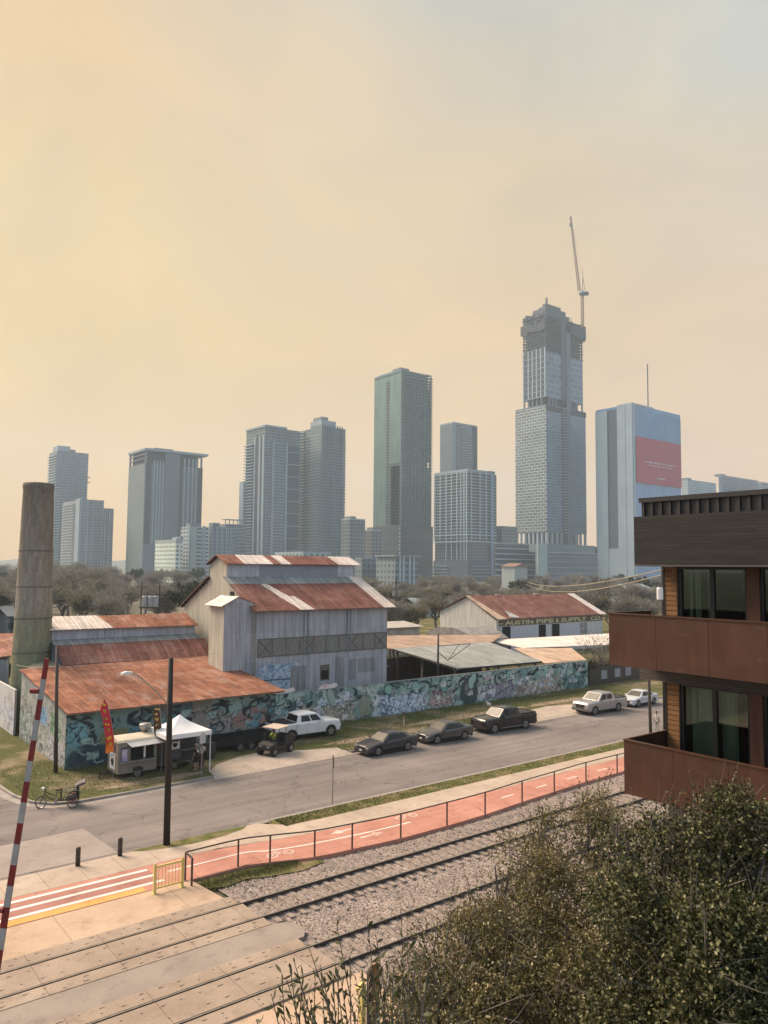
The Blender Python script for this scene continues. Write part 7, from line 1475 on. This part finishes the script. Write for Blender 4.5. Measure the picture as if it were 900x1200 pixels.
for kd, lst in protos.items():
    for t in lst:
        hgt[t.name] = max(v.co.z for c in KIDS[t.name] for v in c.data.vertices)
TL = {'bare': 'grey bare branched tree among the trees beyond the yard', 'bud': 'olive green budding tree among the trees beyond the yard', 'sparse': 'thin bare tree', 'dark': 'dark dense evergreen tree among the trees beyond the yard'}
used = set(); rt = random.Random(77)
def put_tree(kind, u, d, vtop, label=None, base=None):
    src = rt.choice(protos[kind]); 
    if base is None:
        top = at(u, vtop, d); x, y, zt = top.x, top.y, top.z
    else: x, y, zt = base
    if src.name not in used: used.add(src.name); o = src
    else: o = copy_tree(src)
    s_ = zt / hgt[src.name]; o.location = (x, y, 0); o.scale = (s_*rt.uniform(.95, 1.3),)*2 + (s_,); o.rotation_euler = (0, 0, rt.uniform(0, 6.28)); tag(o, label or TL[kind], 'tree', 'trees beyond the yard'); return o
# front to back rows
def skyline(u):  # top of the tree mass in the photograph, per column
    return float(np.interp(u, [-60, 0, 60, 100, 140, 180, 240, 300, 440, 480, 560, 620, 700, 740, 800], [668, 664, 656, 660, 668, 668, 666, 672, 684, 682, 690, 688, 682, 676, 672]))
for row, (d, step, dz) in enumerate(((150, 26, 10), (205, 23, 5), (270, 21, 2), (350, 20, 0), (460, 19, -3), (600, 17, -4))):
    u = -60 + row*7
    while u < 820:
        if not (245 < u < 425 and d < 300):
            dd = d*rt.uniform(.88, 1.14); uu = u + rt.uniform(-8, 8)
            kind = rt.choices(['bare', 'bud', 'dark'], [.52, .40, .08] if not (60 < uu < 130 or 470 < uu < 530) else [.3, .65, .05])[0]
            put_tree(kind, uu, dd, min(skyline(uu) + dz + rt.uniform(-4, 12), 665 + (13.5 - rt.uniform(7.5, 10.5))/dd*900))
        u += step*rt.uniform(.75, 1.25)
put_tree('dark', 0, 0, 0, 'dark leafy shrub tree at the left edge beneath the rusty shed roof', (gnd(2, 815).x, gnd(2, 815).y, 3.6)); put_tree('sparse', 0, 0, 0, 'small bare tree at the right end of the graffiti wall', (77.5, 57.0, 6.6)); put_tree('sparse', 0, 0, 0, 'second small bare tree behind the dark fence by the silver pickup', (87, 60, 5.4)); put_tree('sparse', 0, 0, 0, 'bare tree rising just left of the balcony building post', (128, 98, 12.5)); put_tree('bare', 0, 0, 0, 'bare tree above the right end of the lettered warehouse', (140, 104, 13.0))
# dark fence and hedge right of the wall
df = empty('dark_fence', (74, 55.5, 0), 'dark slatted fence with small notices right of the graffiti wall', 'fence')
b = MB()
for x in np.arange(74.2, 108, .22): b.box(x, 55.5, -.1, x+.17, 55.54, 2.0 + .05*math.sin(x*3))
b.build('slats', wood_mat('dark_slats', (.04,.035,.03), (.075,.065,.058), True), df); MB().box(74.2, 55.54, .4, 108, 55.6, .5).box(74.2, 55.54, 1.6, 108, 55.6, 1.7).build('rail', m_truss, df)
for x in (76.4, 79.0, 81.2): MB().box(x, 55.46, .7, x+1.1, 55.495, 1.7).build('notice', MAT('notice_grey', (.30,.30,.33), (.20,.20,.23), 4), df)
MB().box(88, 58, 0, 112, 66, 3.2).build  # (open ground behind)
def leaf_cloud(name, blobs, n, L, W, mat, parent, seed, world=True, up=.25, ell=None):
    """small folded leaves on short twigs through ellipsoid clumps (centre, radii, weight)"""
    r = np.random.default_rng(seed); w = np.array([b[2] for b in blobs], float); w /= w.sum(); k = r.choice(len(blobs), n//6, p=w)
    C = np.array([b[0] for b in blobs]); Rd = np.array([b[1] for b in blobs]); g = r.normal(0, 1, (n//6, 3)); g /= np.linalg.norm(g, axis=1)[:,None]; rad = r.random(n//6)**(1/2.2)
    cen = C[k] + g*Rd[k]*rad[:,None]; tw = g*.7 + r.normal(0, .6, (n//6,3)); tw[:,2] += up; tw /= np.linalg.norm(tw, axis=1)[:,None]
    tl = r.uniform(.10, .30, n//6); Vs = []
    for j in range(6):
        base = cen + tw*(tl*(j/6))[:,None]; s = np.cross(tw, r.normal(0,1,cen.shape)); s /= np.linalg.norm(s, axis=1)[:,None]; d = tw*.55 + s*.9; d /= np.linalg.norm(d, axis=1)[:,None]
        nn = np.cross(d, r.normal(0,1,cen.shape)); nn /= np.linalg.norm(nn, axis=1)[:,None]; l = r.uniform(L[0], L[1], len(cen))[:,None]; w_ = r.uniform(W[0], W[1], len(cen))[:,None]
        Vs.append(np.stack([base, base + d*l*.5 + nn*w_, base + d*l, base + d*l*.5 - nn*w_], 1))
    V = np.concatenate(Vs).reshape(-1,3); F = np.arange(len(V)); return np_mesh(name, V, F, 4, mat, parent, world)
def twig_lines(blobs, n, seed, origin, mat, parent, name='twigs', r0=.006):
    r = random.Random(seed); mb = MB()
    for i in range(n):
        c, rd, w = r.choices(blobs, [b[2] for b in blobs])[0]; g = Vector((r.gauss(0,1), r.gauss(0,1), r.gauss(.3,1))).normalized(); a = Vector(c) + Vector((g.x*rd[0], g.y*rd[1], g.z*rd[2]))*r.uniform(.2, .6); e = a + (g + Vector((r.gauss(0,.3), r.gauss(0,.3), .35))).normalized()*r.uniform(.3, .8); m = a.lerp(e, .5) + Vector((r.gauss(0,.04), r.gauss(0,.04), r.gauss(0,.04))); mb.tube([a, m, e], [r0, r0*.7, r0*.3], 3, False)
    return mb.build(name, mat, parent, fix=False)
hd = empty('hedge', (76, 56.5, 0), 'dark evergreen hedge behind the slatted fence near the silver pickup', 'hedge')
leaf_cloud('foliage', [((x, 56.9 + (i%3)*.5, 1.1+.5*math.sin(i*1.7)), (1.3, .8, 1.2), 1) for i, x in enumerate(np.arange(75, 100, 1.6))], 16000, (.10, .2), (.04, .07), m_dkleaf, hd, 5)
# ------------------------------------------------------------------ foreground bushes, close to the camera on the right
def clump(blobs, seed, k=15, f=.34):
    r = random.Random(seed); out = []
    for c, rd, w in blobs:
        for i in range(k):
            g = Vector((r.gauss(0,1), r.gauss(0,1), r.gauss(.1,1))).normalized()*r.uniform(.35, 1.0); q = r.uniform(.55, 1.35)*f
            out.append(((c[0]+g.x*rd[0], c[1]+g.y*rd[1], c[2]+g.z*rd[2]), (rd[0]*q, rd[1]*q, rd[2]*q*.8), w*q**1.6))
    return out
def shoots(name, specs, mat, leafm, parent, seed, L, W):
    r = random.Random(seed); sm = MB(); V = []; F = []
    for (u, v, d, ln) in specs:
        p = at(u, v, d); D = Vector((r.gauss(0,.35), r.gauss(0,.35), 1)).normalized(); m = p + D*ln*.5; e = m + (D + Vector((r.gauss(0,.25), r.gauss(0,.25), 0))).normalized()*ln*.5; sm.tube([p, m, e], [.006, .004, .0015], 3, False)
        n = int(ln*38)
        for i in range(n):
            t_ = r.uniform(.05, 1); q = p.lerp(m, t_*2) if t_ < .5 else m.lerp(e, t_*2-1); a = Vector((r.gauss(0,1), r.gauss(0,1), r.gauss(.3,.8))).normalized(); d_ = (D*.4+a).normalized(); s_ = d_.cross(Vector((r.gauss(0,1), r.gauss(0,1), r.gauss(0,1)))).normalized(); l = r.uniform(*L); w = r.uniform(*W); b = len(V); V.extend([q, q+d_*l*.5+s_*w, q+d_*l, q+d_*l*.5-s_*w]); F.extend([b, b+1, b+2, b+3])
    sm.build(name, mat, parent, fix=False); np_mesh(name + '_leaves', V, F, 4, leafm, parent)
def crown_tree(label, blobs, leafmat, n, L, W, trunks, seed, ntw, name='leafy_tree', bark=None):
    bx = sum(b[0][0] for b in blobs)/len(blobs); by = sum(b[0][1] for b in blobs)/len(blobs); t = empty(name, (bx, by, 0), label, 'tree', 'foreground leafy trees'); r = random.Random(seed)
    mb = MB(); root = Vector((bx, by, -.1)); fork = Vector((bx, by, min(b[0][2] for b in blobs) - .8)); mb.tube([root, root.lerp(fork, .5)+Vector((.1,-.08,0)), fork], [trunks, trunks*.85, trunks*.7], 9); mb.build('trunk', bark or m_bark, t, True)
    lm = MB()
    for b in blobs:
        c = Vector(b[0]); m = fork.lerp(c, .5) + Vector((r.gauss(0,.15), r.gauss(0,.15), -.1)); lm.tube([fork, m, c], [trunks*.45, trunks*.26, trunks*.08], 6, False)
        for k_ in range(5): g = Vector((r.gauss(0,1), r.gauss(0,1), r.gauss(.3,.8))).normalized(); e = c + Vector((g.x*b[1][0], g.y*b[1][1], g.z*b[1][2]))*.9; lm.tube([m.lerp(c, r.uniform(.3, 1)), c.lerp(e, .5)+Vector((0,0,.05)), e], [.018, .011, .004], 4, False)
    lm.build('limbs', bark or m_bark, t, fix=False); cb = clump(blobs, seed+5); leaf_cloud('crown', cb, n, L, W, leafmat, t, seed); twig_lines(cb, ntw, seed+1, fork, bark or m_bark, t); return t
def bl(u, v, d, r, w=1, k=1.0): p = at(u, v, d); R_ = r*d/900.0; return ((p.x, p.y, p.z), (R_, R_, R_*k), w*R_**2)
m_leafA = leaf_mat('olive_leaf', [(.080,.072,.020), (.115,.098,.030), (.060,.062,.018), (.18,.15,.055), (.095,.075,.030), (.38,.32,.17)], .42)  # palest tone paints highlights onto a few leaves
m_leafB = leaf_mat('dark_oak_leaf', [(.020,.026,.008), (.036,.042,.012), (.015,.019,.007), (.075,.076,.026), (.030,.035,.011), (.24,.23,.11)], .38)  # lightest leaf colour is a painted glint among the dark ones
m_leafC = leaf_mat('long_leaf', [(.045,.055,.020), (.035,.042,.016), (.10,.10,.042), (.05,.052,.02), (.20,.19,.10)], .4)
A_ = [bl(650, 1010, 11.5, 52), bl(700, 965, 11.8, 44, .7), bl(615, 1058, 11, 52), bl(572, 1098, 10.6, 46), bl(665, 1080, 10.8, 72), bl(600, 1140, 10.2, 66), bl(535, 1150, 10, 48), bl(690, 1150, 10, 85), bl(500, 1190, 9.6, 48), bl(620, 1205, 9.6, 80), bl(455, 1205, 9.4, 32, .3), bl(505, 1140, 9.9, 40, .5), bl(475, 1170, 9.6, 32, .35), bl(545, 1095, 10.3, 34, .5), bl(520, 1215, 9.3, 54), bl(735, 1010, 11.6, 50), bl(560, 1195, 9.4, 60), bl(640, 960, 11.8, 22, .18), bl(590, 1020, 11.2, 22, .2)]
B_ = [bl(800, 985, 9.6, 46), bl(850, 975, 9.4, 50), bl(895, 985, 9.2, 46), bl(760, 1045, 9.2, 62), bl(835, 1055, 8.9, 78), bl(905, 1060, 8.8, 70), bl(770, 1125, 8.7, 85), bl(860, 1140, 8.4, 95), bl(920, 1150, 8.3, 80), bl(740, 1195, 8.4, 85), bl(830, 1215, 8.2, 95), bl(910, 1230, 8.0, 90), bl(720, 985, 9.8, 30, .3), bl(770, 965, 9.8, 22, .25)]
tA = crown_tree('thin olive leaved tree spilling over the railway tracks in the foreground', A_, m_leafA, 84000, (.028, .058), (.007, .015), .11, 41, 500)
tB = crown_tree('dense dark green tree filling the lower right corner', B_, m_leafB, 90000, (.030, .060), (.010, .020), .13, 42, 460)
rq = random.Random(4)
shoots('shoots', [(rq.uniform(590, 745), 0, 11.2, rq.uniform(.3, .75)) for _ in range(0)] + [(u + rq.uniform(-12, 12), float(np.interp(u, [430, 470, 540, 600, 650, 700, 745], [1190, 1140, 1075, 1015, 968, 940, 985])) + rq.uniform(-6, 50), 11 - (700-u)*.006, rq.uniform(.25, .75)) for u in np.linspace(430, 745, 120)], m_bark, m_leafA, tA, 7, (.025, .05), (.006, .012))
shoots('shoots', [(u + rq.uniform(-10, 10), float(np.interp(u, [740, 790, 850, 905], [985, 950, 935, 945])) + rq.uniform(-2, 45), 9.4, rq.uniform(.2, .5)) for u in np.linspace(745, 905, 44)], m_bark, m_leafB, tB, 8, (.025, .05), (.008, .015))
# long-leaved sprigs at the bottom edge
st = empty('sprig_shrub', (0,0,0), 'tall shrub with long upright leaves at the bottom edge', 'shrub', 'foreground leafy trees'); q = at(400, 1330, 6.2); st.location = (q.x, q.y, 0)
rs = random.Random(19); sm_ = MB(); LV = []; LF = []
def leaf(p, d, l, w):
    s_ = d.cross(Vector((rs.gauss(0,1), rs.gauss(0,1), rs.gauss(0,1)))).normalized(); n_ = s_.cross(d)*w*.35; b0 = len(LV)
    for t_, ww in ((0, .12), (.3, .85), (.6, 1), (.85, .55), (1, .02)):
        c_ = p + d*l*t_ + n_*math.sin(PI*t_); LV.extend([c_ - s_*w*ww, c_ + s_*w*ww])
    for i in range(4): LF.extend([b0+2*i, b0+2*i+1, b0+2*i+3, b0+2*i+2])
sprigs = [(318, 1165, 6.0), (340, 1190, 6.0), (352, 1150, 6.1), (362, 1110, 6.3), (375, 1130, 6.2), (300, 1195, 5.9), (330, 1140, 6.2), (395, 1085, 6.6), (410, 1120, 6.4), (425, 1150, 6.2), (440, 1095, 6.6), (455, 1130, 6.5), (470, 1065, 6.9), (480, 1110, 6.7), (500, 1080, 7.0), (415, 1175, 6.0), (450, 1175, 6.2), (385, 1180, 5.9), (515, 1130, 6.8), (430, 1075, 6.7), (365, 1185, 6.0), (400, 1150, 6.2), (490, 1150, 6.6), (345, 1128, 6.2), (530, 1060, 7.2)]
sprigs += [(rs.uniform(330, 560), rs.uniform(1120, 1195), rs.uniform(5.8, 6.8)) for _ in range(34)]
for (u, v, d) in sprigs:
    tip = at(u, v, d); foot = at(u*.55+.45*430 + rs.uniform(-25, 25), 1330, d + rs.uniform(-.3, .3)); mid = tip.lerp(foot, .5) + Vector((rs.gauss(0,.06), rs.gauss(0,.06), 0)); P = [foot, mid, tip]; sm_.tube(P, [.010, .007, .003], 4, False)
    n = 17
    for i in range(n):
        t_ = .30 + .70*i/(n-1); p = foot.lerp(mid, t_*2) if t_ < .5 else mid.lerp(tip, t_*2-1); d_ = (tip-foot).normalized(); a_ = Vector((rs.gauss(0,1), rs.gauss(0,1), rs.gauss(.25,.7))).normalized(); leaf(p, (d_*.75 + a_*.8).normalized(), rs.uniform(.05, .092), rs.uniform(.008, .014))
sm_.build('stems', m_bark, st, fix=False); np_mesh('crown', LV, LF, 4, m_leafC, st); MB().tube([(q.x, q.y, -.1), (q.x+.05, q.y, 5), (q.x, q.y, q.z+.4)], [.05, .04, .02], 6).build('trunk', m_bark, st)
# ------------------------------------------------------------------ light and air settings
EXPO = 1.0; SUN_E = 4.0; AUR = .05; SKY_K = .49; HAZE_D = .00022; HAZE_C = (.70, .86, 1.0); HAZE_G = .1
def _s(c): return tuple(((x/255+.055)/1.055)**2.4 for x in c)
BACK = (.72, .90, 1.16)
SKY_L = [(0, _s((243,190,116))), (.10, _s((241,194,122))), (.25, _s((236,200,136))), (.42, _s((234,204,152))), (.55, _s((232,199,150))), (.68, _s((226,198,158))), (1, _s((225,212,195)))]
SKY_R = [(0, _s((244,190,134))), (.10, _s((240,192,142))), (.25, _s((230,198,164))), (.42, _s((220,204,180))), (.54, _s((198,206,204))), (.66, _s((168,206,224))), (1, _s((200,212,222)))]
# ------------------------------------------------------------------ sky, sun, haze
SUN_AZ, SUN_EL = R(-60), R(42)      # azimuth measured from the view direction, minus = left
sd = (FW*math.cos(SUN_AZ) + RT0*math.sin(SUN_AZ)); sdir = Vector((sd.x*math.cos(SUN_EL), sd.y*math.cos(SUN_EL), math.sin(SUN_EL)))
L = bpy.data.lights.new('sun', 'SUN'); L.energy = SUN_E; L.angle = R(32); L.color = (1.0, .80, .62); lo = bpy.data.objects.new('sun', L); COL.objects.link(lo); lo.rotation_euler = sdir.to_track_quat('Z', 'Y').to_euler()
W = bpy.data.worlds.new('World'); SC.world = W; W.use_nodes = True; t = W.node_tree; N = t.nodes; bg = N['Background']
def n_(typ, **k):
    nd = N.new(typ)
    for a, b in k.items(): setattr(nd, a, b)
    return nd
def lk(a, b): t.links.new(a, b)
sky = n_('ShaderNodeTexSky', sky_type='NISHITA'); sky.sun_disc = False; sky.sun_elevation = SUN_EL; sky.sun_rotation = math.atan2(sdir.x, sdir.y); sky.air_density = 1.5; sky.dust_density = 7; sky.ozone_density = 1.0
tc = n_('ShaderNodeTexCoord'); sx = n_('ShaderNodeSeparateXYZ'); lk(tc.outputs['Generated'], sx.inputs[0])
def dot(v):
    d = n_('ShaderNodeVectorMath', operation='DOT_PRODUCT'); lk(tc.outputs['Generated'], d.inputs[0]); d.inputs[1].default_value = tuple(v); return d.outputs['Value']
def rmp(fac, st):
    nd = n_('ShaderNodeValToRGB'); e = nd.color_ramp.elements
    while len(e) > 1: e.remove(e[0])
    for i, (p, c) in enumerate(st):
        el = e[0] if i == 0 else e.new(p); el.position = p; el.color = (*c, 1)
    nd.color_ramp.interpolation = 'EASE'; lk(fac, nd.inputs[0]); return nd.outputs[0]
def s2l(c): return tuple(((x/255+.055)/1.055)**2.4 for x in c)
def mixc(f, a, b, mode='MIX'):
    nd = n_('ShaderNodeMix', data_type='RGBA', blend_type=mode)
    for s_, v in ((nd.inputs[0], f), (nd.inputs[6], a), (nd.inputs[7], b)):
        if hasattr(v, 'links'): lk(v, s_)
        elif hasattr(v, '__len__'): s_.default_value = (*v, 1)
        else: s_.default_value = v
    return nd.outputs[2]
nz = n_('ShaderNodeTexNoise'); nz.inputs['Scale'].default_value = 2.1; nz.inputs['Detail'].default_value = 3; nz.inputs['Roughness'].default_value = .45; lk(tc.outputs['Generated'], nz.inputs['Vector'])
def mth(op, a, b):
    m = n_('ShaderNodeMath', operation=op)
    for s_, v in ((m.inputs[0], a), (m.inputs[1], b)):
        if hasattr(v, 'links'): lk(v, s_)
        else: s_.default_value = v
    return m.outputs[0]
cz = n_('ShaderNodeMapping'); cz.inputs['Scale'].default_value = (1, 1, 1.8); lk(tc.outputs['Generated'], cz.inputs['Vector']); nz2 = n_('ShaderNodeTexNoise'); nz2.inputs['Scale'].default_value = 3.4; nz2.inputs['Detail'].default_value = 5; nz2.inputs['Roughness'].default_value = .5; nz2.inputs['Distortion'].default_value = .6; lk(cz.outputs[0], nz2.inputs['Vector'])
el = mth('ADD', sx.outputs[2], mth('MULTIPLY', mth('SUBTRACT', nz.outputs['Fac'], .5), .16))
left = rmp(el, SKY_L); right = rmp(el, SKY_R)
side = mth('ADD', mth('MULTIPLY', dot(RT0), 1.25), .38); side = mth('ADD', side, mth('MULTIPLY', mth('SUBTRACT', nz.outputs['Fac'], .5), .35))
sidec = n_('ShaderNodeClamp'); lk(side, sidec.inputs[0])
smoke = mixc(sidec.outputs[0], left, right)
back = n_('ShaderNodeClamp'); lk(mth('ADD', mth('MULTIPLY', dot(-FW), .9), .25), back.inputs[0]); smoke = mixc(back.outputs[0], smoke, BACK)
mott = rmp(nz2.outputs['Fac'], [(.32, (.92, .935, .965)), (.5, (1, 1, 1)), (.68, (1.08, 1.06, 1.02))]); smoke = mixc(1.0, smoke, mott, 'MULTIPLY')
# broad aureole of the smoke-veiled sun
au = mth('POWER', mth('MAXIMUM', dot(sdir), 0.0), 9.0); glow = mixc(1.0, (1.0, .80, .56), (AUR, AUR, AUR), 'MULTIPLY'); gl_ = mixc(au, (0,0,0), glow); smoke = mixc(1.0, smoke, gl_, 'ADD')
sc10 = n_('ShaderNodeVectorMath', operation='SCALE'); sc10.inputs['Scale'].default_value = SKY_K/.1; lk(smoke, sc10.inputs[0])
fin = mixc(.03, sc10.outputs[0], sky.outputs[0]); lk(fin, bg.inputs['Color']); bg.inputs['Strength'].default_value = .1
# smoke haze: one closed box round everything
hz = MB().box(-900, -900, -1.2, 2700, 2700, 420); ho = hz.build('haze', None); ho['kind'] = 'stuff'; ho['label'] = 'thin smoke haze hanging over the whole town'
hm = bpy.data.materials.new('smoke_haze'); hm.use_nodes = True; ht = hm.node_tree; ht.nodes.remove(ht.nodes['Principled BSDF']); pv_ = ht.nodes.new('ShaderNodeVolumePrincipled'); pv_.inputs['Color'].default_value = (*HAZE_C, 1); pv_.inputs['Density'].default_value = HAZE_D; pv_.inputs['Anisotropy'].default_value = HAZE_G
ht.links.new(pv_.outputs[0], ht.nodes['Material Output'].inputs['Volume']); ho.data.materials.append(hm); hm.cycles.homogeneous_volume = True if hasattr(hm.cycles, 'homogeneous_volume') else None
SC.render.engine = 'CYCLES'; cy = SC.cycles; cy.max_bounces = 6; cy.diffuse_bounces = 3; cy.glossy_bounces = 3; cy.transmission_bounces = 4; cy.transparent_max_bounces = 12; cy.volume_bounces = 1; cy.use_denoising = True; cy.caustics_reflective = False; cy.caustics_refractive = False; cy.sample_clamp_indirect = 6
try: cy.denoiser = 'OPENIMAGEDENOISE'
except Exception: pass
SC.view_settings.view_transform = 'Standard'; SC.view_settings.look = 'None'; SC.view_settings.exposure = EXPO; SC.view_settings.gamma = 1; SC.view_settings.use_curve_mapping = False
SC.render.resolution_x = 768; SC.render.resolution_y = 1024
